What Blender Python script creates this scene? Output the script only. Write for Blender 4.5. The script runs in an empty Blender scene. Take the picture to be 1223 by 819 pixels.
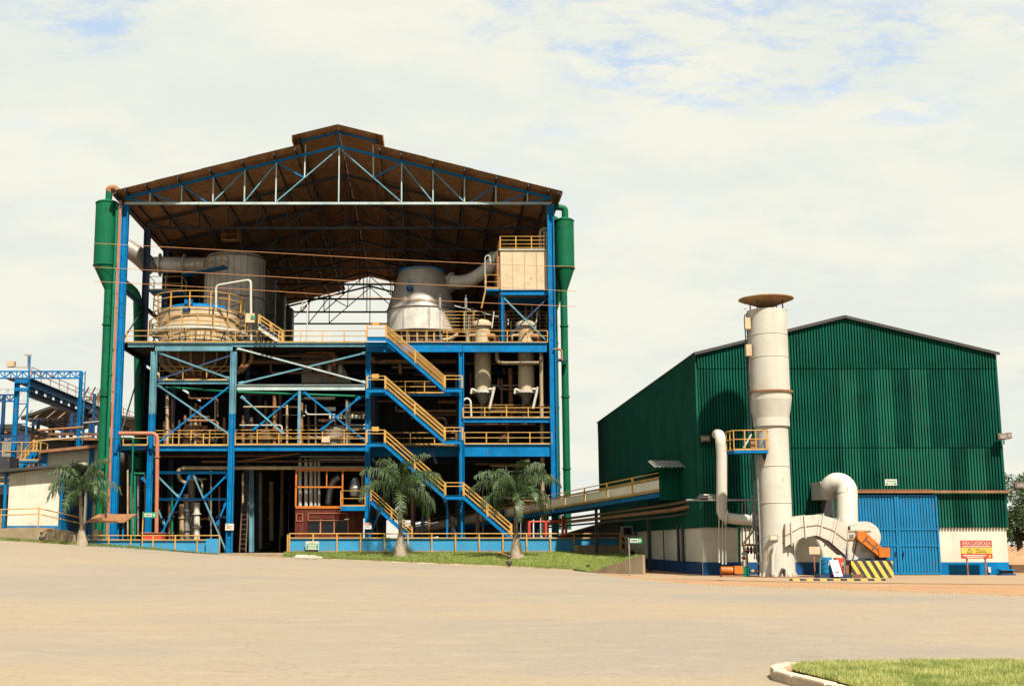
import bpy, math, random
from mathutils import Vector, Matrix
random.seed(7)
sc = bpy.context.scene
COL = sc.collection

# ------------------------------------------------------------------ camera
F, CX, CY, H = 1509.0, 510.0, 409.5, 1.65      # focal length and principal point in photo pixels, eye height in metres
TH = math.atan(240.5 / F)
cam_d = bpy.data.cameras.new("camera")
cam_d.sensor_width = 36.0
cam_d.lens = 36.0 * F / 1223.0
cam_d.shift_x = (611.5 - CX) / 1223.0
cam_d.clip_start, cam_d.clip_end = 0.1, 4000.0
cam = bpy.data.objects.new("camera", cam_d)
cam.location = (0, 0, H)
cam.rotation_euler = (math.pi / 2 + TH, 0, 0)
COL.objects.link(cam)
sc.camera = cam

# ------------------------------------------------------------------ sky, sun, exposure
SUN_EL, SUN_AZ = math.radians(54), math.radians(21)
SUN = Vector((math.sin(SUN_AZ) * math.cos(SUN_EL), -math.cos(SUN_AZ) * math.cos(SUN_EL), math.sin(SUN_EL)))
world = bpy.data.worlds.new("World")
sc.world = world
world.use_nodes = True
wn, wl = world.node_tree.nodes, world.node_tree.links
for n in list(wn): wn.remove(n)
def wnode(t, **kw):
    n = wn.new(t)
    for k, v in kw.items(): setattr(n, k, v)
    return n
out = wnode("ShaderNodeOutputWorld")
bg = wnode("ShaderNodeBackground"); bg.inputs[1].default_value = 0.1
sky = wnode("ShaderNodeTexSky", sky_type='NISHITA', sun_disc=False)
sky.sun_elevation = SUN_EL
sky.sun_rotation = math.atan2(SUN.x, SUN.y)
tc = wnode("ShaderNodeTexCoord")
sep = wnode("ShaderNodeSeparateXYZ"); wl.new(tc.outputs["Generated"], sep.inputs[0])
zc = wnode("ShaderNodeMath", operation='ADD'); wl.new(sep.outputs[2], zc.inputs[0]); zc.inputs[1].default_value = 0.22
zm = wnode("ShaderNodeMath", operation='MAXIMUM'); wl.new(zc.outputs[0], zm.inputs[0]); zm.inputs[1].default_value = 0.05
dv = wnode("ShaderNodeVectorMath", operation='DIVIDE'); wl.new(tc.outputs["Generated"], dv.inputs[0])
cb = wnode("ShaderNodeCombineXYZ")
for i in range(3): wl.new(zm.outputs[0], cb.inputs[i])
wl.new(cb.outputs[0], dv.inputs[1])
def cnoise(scale, detail, rough, loc, sx=1.0, sy=1.0, dist=0.0):
    mp = wnode("ShaderNodeMapping"); mp.inputs["Location"].default_value = loc
    mp.inputs["Scale"].default_value = (sx, sy, 0.0)
    wl.new(dv.outputs[0], mp.inputs[0])
    n = wnode("ShaderNodeTexNoise")
    n.inputs["Scale"].default_value = scale; n.inputs["Detail"].default_value = detail
    n.inputs["Roughness"].default_value = rough; n.inputs["Distortion"].default_value = dist
    wl.new(mp.outputs[0], n.inputs["Vector"])
    return n.outputs["Fac"]
def mr(src, a, b, c, d):
    m = wnode("ShaderNodeMapRange"); wl.new(src, m.inputs[0])
    for i, v in zip((1, 2, 3, 4), (a, b, c, d)): m.inputs[i].default_value = v
    m.interpolation_type = 'SMOOTHSTEP'
    return m.outputs[0]
CLOUD_LOC = (1.3, 3.9, 0)
big = mr(cnoise(1.7, 2.0, 0.5, CLOUD_LOC), 0.45, 0.60, 0.0, 1.0)               # where the cloud sheet is thin
fine = mr(cnoise(9.0, 9.0, 0.66, (1.7, 0.4, 0), 1.0, 1.7, 0.25), 0.43, 0.68, 0.0, 0.62)   # torn holes in it
high = mr(sep.outputs[2], 0.21, 0.33, 0.0, 1.0)                                # towards the horizon the sheet is seen edge-on and closes
mul0 = wnode("ShaderNodeMath", operation='MULTIPLY'); wl.new(big, mul0.inputs[0]); wl.new(fine, mul0.inputs[1])
mul = wnode("ShaderNodeMath", operation='MULTIPLY'); wl.new(mul0.outputs[0], mul.inputs[0]); wl.new(high, mul.inputs[1])
tone = mr(cnoise(2.2, 8.0, 0.6, (7.1, 2.2, 0), 1.0, 1.3), 0.40, 0.60, 0.0, 1.0)
cl = wnode("ShaderNodeMix", data_type='RGBA'); wl.new(tone, cl.inputs[0])
CL_A, CL_B = (3.62, 3.6, 3.12, 1), (3.2, 3.34, 3.08, 1)
cl.inputs[6].default_value = CL_A; cl.inputs[7].default_value = CL_B
sk = wnode("ShaderNodeMix", data_type='RGBA'); sk.blend_type = 'MIX'
wl.new(mul.outputs[0], sk.inputs[0]); wl.new(cl.outputs[2], sk.inputs[6]); wl.new(sky.outputs[0], sk.inputs[7])
wl.new(sk.outputs[2], bg.inputs[0]); wl.new(bg.outputs[0], out.inputs[0])

sun_d = bpy.data.lights.new("sun", 'SUN')
sun_d.energy = 5.0; sun_d.angle = math.radians(2.0); sun_d.color = (1.0, 0.92, 0.78)
sun = bpy.data.objects.new("sun", sun_d)
sun.rotation_euler = SUN.to_track_quat('Z', 'Y').to_euler()
sun.location = (20, -20, 60)
COL.objects.link(sun)

vs = sc.view_settings
vs.view_transform = 'Standard'; vs.look = 'None'; vs.gamma = 1.0; vs.use_curve_mapping = False
vs.exposure = 1.35
sc.cycles.max_bounces = 6; sc.cycles.diffuse_bounces = 3; sc.cycles.glossy_bounces = 3
sc.cycles.transparent_max_bounces = 6; sc.cycles.caustics_reflective = False; sc.cycles.caustics_refractive = False
sc.cycles.use_denoising = True

# ------------------------------------------------------------------ measuring: photo pixel -> point on the plane y = Y, or on the plane z
def _dir(px, py):
    xc, yc = (px - CX) / F, (CY - py) / F
    return Vector((xc, math.cos(TH) - yc * math.sin(TH), math.sin(TH) + yc * math.cos(TH)))
def W(px, py, Y):
    d = _dir(px, py); return Vector((0, 0, H)) + d * (Y / d.y)
def wx(px, py, Y): return W(px, py, Y).x
def wz(py, Y): return W(CX, py, Y).z
def atz(px, py, z):
    d = _dir(px, py); return Vector((0, 0, H)) + d * ((z - H) / d.z)
def lerp(a, b, t): return a + (b - a) * t
def sstep(a, b, x):
    t = min(1, max(0, (x - a) / (b - a))); return t * t * (3 - 2 * t)
def pw(pts, x):
    if x <= pts[0][0]: return pts[0][1]
    for (a, va), (b, vb) in zip(pts, pts[1:]):
        if x <= b: return va + (vb - va) * (x - a) / (b - a)
    return pts[-1][1]

# ------------------------------------------------------------------ mesh builder
class MB:
    def __init__(s): s.v, s.f, s.sm = [], [], []
    def add(s, vs, fs, smooth=False):
        o = len(s.v); s.v += [tuple(v) for v in vs]
        for i, f in enumerate(fs):
            s.f.append([o + k for k in f]); s.sm.append(smooth if isinstance(smooth, bool) else smooth[i])
        return s
    def box(s, x0, x1, y0, y1, z0, z1):
        v = [(x, y, z) for z in (z0, z1) for y in (y0, y1) for x in (x0, x1)]
        return s.add(v, [(0, 2, 3, 1), (4, 5, 7, 6), (0, 1, 5, 4), (2, 6, 7, 3), (0, 4, 6, 2), (1, 3, 7, 5)])
    def prof(s, p0, p1, pts, up=(0, 0, 1)):
        """extrude a closed 2-D profile (u across, v along up) from p0 to p1"""
        p0, p1 = Vector(p0), Vector(p1); d = (p1 - p0).normalized(); up = Vector(up)
        if abs(d.dot(up)) > 0.99: up = Vector((1, 0, 0)) if abs(d.x) < 0.9 else Vector((0, 1, 0))
        u = d.cross(up).normalized(); w = u.cross(d).normalized(); n = len(pts)
        v = [p + u * a + w * b for p in (p0, p1) for a, b in pts]
        fs = [(i, (i + 1) % n, n + (i + 1) % n, n + i) for i in range(n)] + [tuple(range(n - 1, -1, -1)), tuple(range(n, 2 * n))]
        return s.add(v, fs)
    def bar(s, p0, p1, w, h, up=(0, 0, 1)):
        a, b = w / 2, h / 2
        return s.prof(p0, p1, [(-a, -b), (a, -b), (a, b), (-a, b)], up)
    def ibeam(s, p0, p1, h, w, t=None, up=(0, 0, 1)):
        t = t or min(h, w) * 0.13; a, b, c = w / 2, h / 2, t / 2
        P = [(-a, -b), (a, -b), (a, -b + t), (c, -b + t), (c, b - t), (a, b - t), (a, b), (-a, b), (-a, b - t), (-c, b - t), (-c, -b + t), (-a, -b + t)]
        return s.prof(p0, p1, P, up)
    def tube(s, pts, r, n=8, caps=True, smooth=True):
        pts = [Vector(p) for p in pts]; rs = r if isinstance(r, (list, tuple)) else [r] * len(pts)
        rings, u = [], None
        for i, p in enumerate(pts):
            if i == 0: d = pts[1] - p
            elif i == len(pts) - 1: d = p - pts[i - 1]
            else: d = (pts[i + 1] - p).normalized() + (p - pts[i - 1]).normalized()
            d = d.normalized() if d.length > 1e-6 else Vector((0, 0, 1))
            if u is None:
                a = Vector((0, 0, 1)) if abs(d.z) < 0.9 else Vector((1, 0, 0)); u = d.cross(a).normalized()
            else:
                u = (u - d * u.dot(d))
                u = u.normalized() if u.length > 1e-6 else d.orthogonal().normalized()
            w = d.cross(u)
            rings.append([p + (u * math.cos(2 * math.pi * k / n) + w * math.sin(2 * math.pi * k / n)) * rs[i] for k in range(n)])
        v = [q for R in rings for q in R]; fs, sm = [], []
        for i in range(len(pts) - 1):
            for k in range(n):
                k2 = (k + 1) % n; fs.append((i * n + k, i * n + k2, (i + 1) * n + k2, (i + 1) * n + k)); sm.append(smooth)
        s.add(v, fs, sm)
        if caps: s.add(rings[0][::-1], [tuple(range(n))]); s.add(rings[-1], [tuple(range(n))])
        return s
    def loft(s, rings, n=28, smooth=True, caps=True, a0=0.0, a1=2 * math.pi):
        """rings: (cx, cy, z, r); sharp corners come from repeated rings"""
        full = abs(a1 - a0 - 2 * math.pi) < 1e-6; m = n if full else n + 1
        v = [(cx + r * math.cos(a0 + (a1 - a0) * k / n), cy + r * math.sin(a0 + (a1 - a0) * k / n), z) for cx, cy, z, r in rings for k in range(m)]
        fs, sm = [], []
        for i in range(len(rings) - 1):
            if rings[i] == rings[i + 1]: continue
            for k in range(n):
                k2 = (k + 1) % m; fs.append((i * m + k, i * m + k2, (i + 1) * m + k2, (i + 1) * m + k)); sm.append(smooth)
        s.add(v, fs, sm)
        if caps and full: s.add(v[:m][::-1], [tuple(range(m))]); s.add(v[-m:], [tuple(range(m))])
        return s
    def lathe(s, c, prof, n=28, **k):
        """prof: (r, z) list relative to c; every corner sharper than 30 degrees is doubled"""
        P = []
        for i, q in enumerate(prof):
            P.append(q)
            if 0 < i < len(prof) - 1:
                a = Vector((q[0] - prof[i - 1][0], q[1] - prof[i - 1][1])); b = Vector((prof[i + 1][0] - q[0], prof[i + 1][1] - q[1]))
                if a.length > 1e-6 and b.length > 1e-6 and a.angle(b) > 0.16: P.append(q)
        return s.loft([(c[0], c[1], c[2] + z, r) for r, z in P], n, **k)
    def poly(s, outline, y0, y1):
        """prism of an x-z outline between y0 and y1"""
        n = len(outline); v = [(x, y, z) for y in (y0, y1) for x, z in outline]
        return s.add(v, [tuple(range(n)), tuple(range(2 * n - 1, n - 1, -1))] + [(i, n + i, n + (i + 1) % n, (i + 1) % n) for i in range(n)])
    def corr(s, O, U, V, N, L, Hh, period=0.2, depth=0.04, top=None, bot=None, th=0.006, shape=((0, 0), (0.42, 0), (0.54, 1), (0.88, 1))):
        """trapezoidal sheet: O corner, U along the width, V along the ribs"""
        O, U, V, N = Vector(O), Vector(U), Vector(V), Vector(N); xs = []
        k = 0
        while k * period < L - 1e-6:
            for a, d in shape:
                x = (k + a) * period
                if x < L: xs.append((x, d))
            k += 1
        xs.append((L, 0))
        v, fs = [], []
        for x, d in xs:
            t = top(x) if top else Hh; b = bot(x) if bot else 0
            for off in (0, -th):
                v += [O + U * x + V * b + N * (d * depth + off), O + U * x + V * t + N * (d * depth + off)]
        for i in range(len(xs) - 1):
            a = i * 4; c = a + 4
            fs += [(a, c, c + 1, a + 1), (a + 2, a + 3, c + 3, c + 2), (a, a + 2, c + 2, c), (a + 1, c + 1, c + 3, a + 3)]
        return s.add(v, fs)
    def mesh(s, name, mat, off=(0, 0, 0)):
        m = bpy.data.meshes.new(name); o = Vector(off)
        m.from_pydata([tuple(Vector(v) - o) for v in s.v], [], s.f)
        m.polygons.foreach_set("use_smooth", s.sm)
        for k in (mat if isinstance(mat, (list, tuple)) else [mat]): m.materials.append(M[k])
        m.update(); return m
    def build(s, name, mat, parent=None):
        """one mesh object; a part keeps its thing's origin, a top-level mesh stands on its own base"""
        if parent is None:
            a = [min(v[i] for v in s.v) for i in range(3)]; b = [max(v[i] for v in s.v) for i in range(3)]
            org = Vector(((a[0] + b[0]) / 2, (a[1] + b[1]) / 2, a[2]))
        else: org = ROOT_LOC[parent.name]
        o = bpy.data.objects.new(name, s.mesh(name, mat, org)); COL.objects.link(o)
        if parent is None: o.location = org
        else: o.parent = parent
        ROOT_LOC[o.name] = org
        return o
SLOT = ((0, 0), (0.30, 0), (0.38, 1), (0.94, 1))               # narrow deep valleys between broad crests
ORD = 'first second third fourth fifth sixth seventh eighth ninth tenth eleventh twelfth thirteenth fourteenth fifteenth sixteenth seventeenth eighteenth nineteenth twentieth'.split()
ROOT_LOC = {}
def tag(o, label, cat, group=None):
    o["label"] = label; o["category"] = cat
    if group: o["group"] = group
    return o
def thing(name, label, cat, loc, group=None):
    o = bpy.data.objects.new(name, None); COL.objects.link(o); o.location = loc; o.empty_display_size = 0.3
    ROOT_LOC[o.name] = Vector(loc); return tag(o, label, cat, group)
def struct(o, kind="structure"): o["kind"] = kind; return o
def place(mesh, name, parent, loc, rot=(0, 0, 0)):
    """a piece that shares its mesh with its likes; loc in world space"""
    o = bpy.data.objects.new(name, mesh); COL.objects.link(o); o.rotation_euler = rot
    if parent is not None: o.parent = parent; o.location = Vector(loc) - ROOT_LOC[parent.name]; ROOT_LOC[o.name] = ROOT_LOC[parent.name]
    else: o.location = loc; ROOT_LOC[o.name] = Vector(loc)
    return o
def bend(pts, r=0.4, n=4):
    """round the corners of a polyline"""
    pts = [Vector(p) for p in pts]; o = [pts[0]]
    for a, b, c in zip(pts, pts[1:], pts[2:]):
        k = min(r, (a - b).length * 0.48, (c - b).length * 0.48); p, q = b + (a - b).normalized() * k, b + (c - b).normalized() * k
        o += [p * (1 - t) ** 2 + b * 2 * t * (1 - t) + q * t * t for t in [i / n for i in range(n + 1)]]
    return o + [pts[-1]]
_post = {}
def handrail(parent, pts, h=1.0, gap=1.75, mat="yellow", rails=(1.0, 0.55), kick=0.12, r=0.035, w=0.08, name="handrail", ends=True):
    """rails as one part, every post its sub-part"""
    mb = MB(); pts = [Vector(p) for p in pts]
    for k in rails: mb.tube([p + Vector((0, 0, h * k)) for p in pts], r, 6)
    if kick:
        for a, b in zip(pts, pts[1:]): mb.bar(a + Vector((0, 0, kick / 2)), b + Vector((0, 0, kick / 2)), 0.012, kick)
    o = mb.build(name, mat, parent)
    key = (round(h, 2), mat, w)
    if key not in _post: _post[key] = MB().box(-w / 2, w / 2, -w / 3, w / 3, 0, h).mesh("post", mat)
    for i, (a, b) in enumerate(zip(pts, pts[1:])):
        n = max(1, round((b - a).length / gap))
        for k in range(n + 1):
            if k == n and i < len(pts) - 2: continue
            place(_post[key], "post", o, a.lerp(b, k / n))
    return o
def pipe(label, pts, r, mat, rad=0.5, n=10, flanges=(), name="pipe", cat="pipe", group=None):
    """a pipe run with round bends; flange rings are its parts"""
    P = bend(pts, rad) if len(pts) > 2 else [Vector(p) for p in pts]
    low = min(P, key=lambda p: p.z); t = MB().tube(P, r, n)
    o = t.build(name, mat); tag(o, label, cat, group)
    for i, f in flanges:
        a, b = Vector(pts[i]), Vector(pts[i + 1]); c = a.lerp(b, f); d = (b - a).normalized() * 0.05
        MB().tube([c - d, c + d], r * 1.45, n).build("flange", mat, o)
    return o
def text_mb(body, size, extrude=0.004):
    c = bpy.data.curves.new("lettering", 'FONT'); c.body = body; c.size = size; c.extrude = extrude; c.align_x = 'CENTER'; c.align_y = 'CENTER'; c.resolution_u = 2
    o = bpy.data.objects.new("lettering", c); COL.objects.link(o)
    me = o.to_mesh(); v = [tuple(q.co) for q in me.vertices]; f = [tuple(p.vertices) for p in me.polygons]
    o.to_mesh_clear(); bpy.data.objects.remove(o); bpy.data.curves.remove(c)
    return v, f

# ------------------------------------------------------------------ materials
M = {}
def mk(name, base, var=0.18, scale=1.2, rough=0.5, metal=0.0, dirt=None, streak=0.0, rust=0.0, bump=0.0, bscale=30.0, spec=0.4, tint=None):
    """painted or bare surface: base colour with soft blotches, grime, run-down streaks and rust spots"""
    m = bpy.data.materials.new(name); m.use_nodes = True; M[name] = m
    N, L = m.node_tree.nodes, m.node_tree.links; b = N["Principled BSDF"]
    b.inputs["Roughness"].default_value = rough; b.inputs["Metallic"].default_value = metal
    b.inputs["Specular IOR Level"].default_value = spec
    g = N.new("ShaderNodeNewGeometry")
    def noise(sc_, det=5.0, rg=0.6, st=(1, 1, 1), loc=(0, 0, 0)):
        mp = N.new("ShaderNodeMapping"); mp.inputs["Scale"].default_value = st; mp.inputs["Location"].default_value = loc
        L.new(g.outputs["Position"], mp.inputs[0]); n = N.new("ShaderNodeTexNoise")
        n.inputs["Scale"].default_value = sc_; n.inputs["Detail"].default_value = det; n.inputs["Roughness"].default_value = rg
        L.new(mp.outputs[0], n.inputs["Vector"]); return n.outputs["Fac"]
    def ramp(src, a, c, lo=0.0, hi=1.0):
        r = N.new("ShaderNodeMapRange"); L.new(src, r.inputs[0])
        for i, v in zip((1, 2, 3, 4), (a, c, lo, hi)): r.inputs[i].default_value = v
        return r.outputs[0]
    def mix(fac, A, B):
        x = N.new("ShaderNodeMix"); x.data_type = 'RGBA'; L.new(fac, x.inputs[0])
        for i, q in ((6, A), (7, B)):
            if isinstance(q, tuple): x.inputs[i].default_value = (*q, 1)
            else: L.new(q, x.inputs[i])
        return x.outputs[2]
    lo = tuple(max(0, c * (1 - var)) for c in base); hi = tuple(min(1, c * (1 + var)) for c in base)
    if tint: hi = tint
    c = mix(ramp(noise(scale), 0.3, 0.7), lo, hi)
    if streak: c = mix(ramp(noise(1.0, 4, 0.6, (3.2, 3.2, 0.22), (3, 7, 1)), 0.5, 0.78, 0.0, streak), c, dirt or (0.12, 0.09, 0.06))
    if dirt: c = mix(ramp(noise(0.9, 7, 0.65, (1, 1, 1), (11, 2, 5)), 0.5, 0.75, 0.0, 0.55), c, dirt)
    if rust: c = mix(ramp(noise(2.6, 8, 0.7, (1, 1, 0.5), (5, 5, 9)), 0.64 - rust * 0.12, 0.70, 0.0, 0.85), c, (0.11, 0.045, 0.018))
    L.new(c, b.inputs["Base Color"])
    L.new(ramp(noise(4.0, 4), 0.3, 0.7, max(0, rough - 0.12), min(1, rough + 0.12)), b.inputs["Roughness"])
    if bump:
        bn = N.new("ShaderNodeBump"); bn.inputs["Strength"].default_value = bump; bn.inputs["Distance"].default_value = 0.02
        L.new(noise(bscale, 4), bn.inputs["Height"]); L.new(bn.outputs[0], b.inputs["Normal"])
    return m
mk("blue", (0.0006, 0.102, 0.255), 0.2, 0.9, 0.45, streak=0.3, dirt=(0.001, 0.04, 0.11), rust=0.2, spec=0.1)
mk("blue_muted", (0.07, 0.165, 0.205), 0.3, 0.7, 0.5, streak=0.5, dirt=(0.012, 0.085, 0.16), rust=0.34, spec=0.2)
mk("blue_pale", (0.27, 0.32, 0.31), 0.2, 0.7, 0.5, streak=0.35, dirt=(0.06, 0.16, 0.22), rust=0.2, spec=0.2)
mk("blue_door", (0.004, 0.115, 0.245), 0.14, 0.7, 0.5, streak=0.35, dirt=(0.015, 0.06, 0.12), spec=0.2, rust=0.1)
mk("blue_wall", (0.020, 0.165, 0.31), 0.14, 1.0, 0.65, streak=0.45, dirt=(0.07, 0.12, 0.15), bump=0.2, spec=0.2)
mk("blue_band", (0.003, 0.04, 0.12), 0.15, 1.0, 0.6, streak=0.25, dirt=(0.03, 0.045, 0.06), spec=0.2)
mk("yellow", (0.33, 0.185, 0.045), 0.2, 1.2, 0.55, streak=0.35, dirt=(0.13, 0.07, 0.03), rust=0.36, spec=0.2)
mk("green_tank", (0.001, 0.072, 0.032), 0.18, 0.6, 0.6, streak=0.4, dirt=(0.002, 0.04, 0.02), spec=0.12)
mk("green_pipe", (0.002, 0.095, 0.05), 0.15, 0.7, 0.55, rust=0.2, spec=0.15)
mk("green_sheet", (0.0008, 0.050, 0.033), 0.25, 0.5, 0.6, streak=0.6, dirt=(0.001, 0.020, 0.014), spec=0.08)
mk("green_sheet_dark", (0.0006, 0.041, 0.028), 0.25, 0.5, 0.6, streak=0.6, dirt=(0.001, 0.018, 0.012), spec=0.08)
mk("green_sheet_pale", (0.005, 0.070, 0.046), 0.25, 0.5, 0.6, streak=0.6, dirt=(0.014, 0.045, 0.030), spec=0.08)
mk("roof_sheet", (0.25, 0.135, 0.068), 0.3, 1.6, 0.8, streak=0.3, dirt=(0.15, 0.08, 0.042), spec=0.1)
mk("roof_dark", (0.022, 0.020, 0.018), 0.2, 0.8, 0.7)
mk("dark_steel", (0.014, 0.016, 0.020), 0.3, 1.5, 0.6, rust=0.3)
mk("navy_steel", (0.006, 0.022, 0.06), 0.3, 1.5, 0.5, rust=0.2)  # a darker blue; on the inner frame it stands in for shade
mk("plate", (0.03, 0.022, 0.016), 0.3, 1.5, 0.75)
mk("brown_steel", (0.085, 0.042, 0.02), 0.3, 1.2, 0.6, rust=0.5)
mk("rust", (0.17, 0.075, 0.03), 0.35, 2.0, 0.75, rust=0.4)
mk("maroon", (0.062, 0.013, 0.009), 0.2, 1.2, 0.7, streak=0.3, spec=0.1)
mk("orange", (0.33, 0.095, 0.012), 0.15, 1.5, 0.5, streak=0.3, dirt=(0.15, 0.05, 0.015), spec=0.2)
mk("red", (0.38, 0.035, 0.015), 0.12, 1.5, 0.5)
mk("salmon", (0.27, 0.10, 0.055), 0.15, 1.0, 0.5, rust=0.25, spec=0.2)
mk("cream", (0.355, 0.285, 0.19), 0.12, 0.8, 0.6, streak=0.45, dirt=(0.25, 0.16, 0.085), rust=0.16, spec=0.15)
mk("cream_pipe", (0.26, 0.19, 0.11), 0.2, 1.4, 0.55, rust=0.3, streak=0.4)
mk("white", (0.345, 0.332, 0.292), 0.08, 0.6, 0.6, streak=0.35, dirt=(0.275, 0.235, 0.175), rust=0.10, bump=0.05, spec=0.15)
mk("panel_white", (0.55, 0.52, 0.44), 0.1, 0.8, 0.6, streak=0.4, dirt=(0.38, 0.33, 0.25), rust=0.2, spec=0.15)
mk("white_wall", (0.40, 0.375, 0.31), 0.10, 0.7, 0.8, streak=0.5, dirt=(0.28, 0.245, 0.18), bump=0.25, spec=0.1)
mk("steel", (0.27, 0.245, 0.215), 0.2, 0.9, 0.45, metal=0.3, streak=0.55, dirt=(0.15, 0.115, 0.085))
mk("steel_bright", (0.50, 0.475, 0.43), 0.14, 0.9, 0.4, metal=0.35, streak=0.45, dirt=(0.20, 0.165, 0.125))
mk("steel_dull", (0.17, 0.15, 0.13), 0.25, 0.9, 0.5, metal=0.3, streak=0.5, dirt=(0.07, 0.055, 0.04))
mk("zinc", (0.22, 0.215, 0.20), 0.2, 2.0, 0.45, metal=0.6)
mk("black", (0.012, 0.012, 0.012), 0.3, 2.0, 0.6)
mk("glass_dark", (0.006, 0.008, 0.010), 0.2, 2.0, 0.25, spec=0.25)
mk("steel_pale", (0.44, 0.415, 0.37), 0.18, 0.9, 0.5, metal=0.15, streak=0.5, dirt=(0.27, 0.22, 0.17))
mk("concrete", (0.20, 0.155, 0.10), 0.2, 0.9, 0.9, streak=0.4, dirt=(0.12, 0.08, 0.045), bump=0.4, spec=0.1)
mk("kerb", (0.40, 0.31, 0.23), 0.22, 1.8, 0.9, dirt=(0.27, 0.11, 0.05), bump=0.6, spec=0.1)
mk("cap_tan", (0.25, 0.155, 0.08), 0.3, 1.5, 0.75, rust=0.45, streak=0.3, spec=0.1)
mk("sign_white", (0.34, 0.335, 0.30), 0.05, 2.0, 0.5)
mk("sign_green", (0.006, 0.17, 0.07), 0.1, 2.0, 0.5)
mk("sign_red", (0.30, 0.025, 0.010), 0.08, 2.0, 0.5)
mk("sign_yellow", (0.36, 0.26, 0.045), 0.08, 2.0, 0.5)
mk("cable", (0.30, 0.13, 0.045), 0.1, 2.0, 0.6)
mk("trunk", (0.085, 0.062, 0.042), 0.3, 6.0, 0.9, streak=0.4, dirt=(0.05, 0.036, 0.024), bump=0.8, spec=0.1)
mk("trunk_foot", (0.215, 0.175, 0.13), 0.25, 6.0, 0.9, streak=0.4, dirt=(0.10, 0.075, 0.05), bump=0.8, spec=0.1)
mk("dead_leaf", (0.16, 0.10, 0.045), 0.3, 3.0, 0.8)
mk("bark", (0.07, 0.05, 0.03), 0.3, 5.0, 0.9, bump=0.6)
mk("stone", (0.27, 0.24, 0.20), 0.2, 3.0, 0.9, bump=0.5)

def leaf_mat(name, a, b, trans=0.35):
    m = bpy.data.materials.new(name); m.use_nodes = True; M[name] = m
    N, L = m.node_tree.nodes, m.node_tree.links; p = N["Principled BSDF"]; p.inputs["Roughness"].default_value = 0.5
    g = N.new("ShaderNodeNewGeometry"); n = N.new("ShaderNodeTexNoise"); n.inputs["Scale"].default_value = 2.2; n.inputs["Detail"].default_value = 6
    L.new(g.outputs["Position"], n.inputs["Vector"])
    r = N.new("ShaderNodeMapRange"); r.inputs[1].default_value = 0.32; r.inputs[2].default_value = 0.68; L.new(n.outputs["Fac"], r.inputs[0])
    x = N.new("ShaderNodeMix"); x.data_type = 'RGBA'; x.inputs[6].default_value = (*a, 1); x.inputs[7].default_value = (*b, 1); L.new(r.outputs[0], x.inputs[0])
    L.new(x.outputs[2], p.inputs["Base Color"])
    t = N.new("ShaderNodeBsdfTranslucent"); L.new(x.outputs[2], t.inputs[0])
    ms = N.new("ShaderNodeMixShader"); ms.inputs[0].default_value = trans
    L.new(p.outputs[0], ms.inputs[1]); L.new(t.outputs[0], ms.inputs[2]); L.new(ms.outputs[0], N["Material Output"].inputs[0])
leaf_mat("palm_leaf", (0.007, 0.024, 0.005), (0.062, 0.098, 0.030), 0.15)
leaf_mat("tree_leaf", (0.018, 0.045, 0.012), (0.05, 0.085, 0.02))
leaf_mat("grass_blade", (0.085, 0.125, 0.02), (0.20, 0.23, 0.055), 0.45)
leaf_mat("grass_pale", (0.17, 0.225, 0.045), (0.44, 0.43, 0.15), 0.45)  # paler, yellower blades for the island

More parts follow.
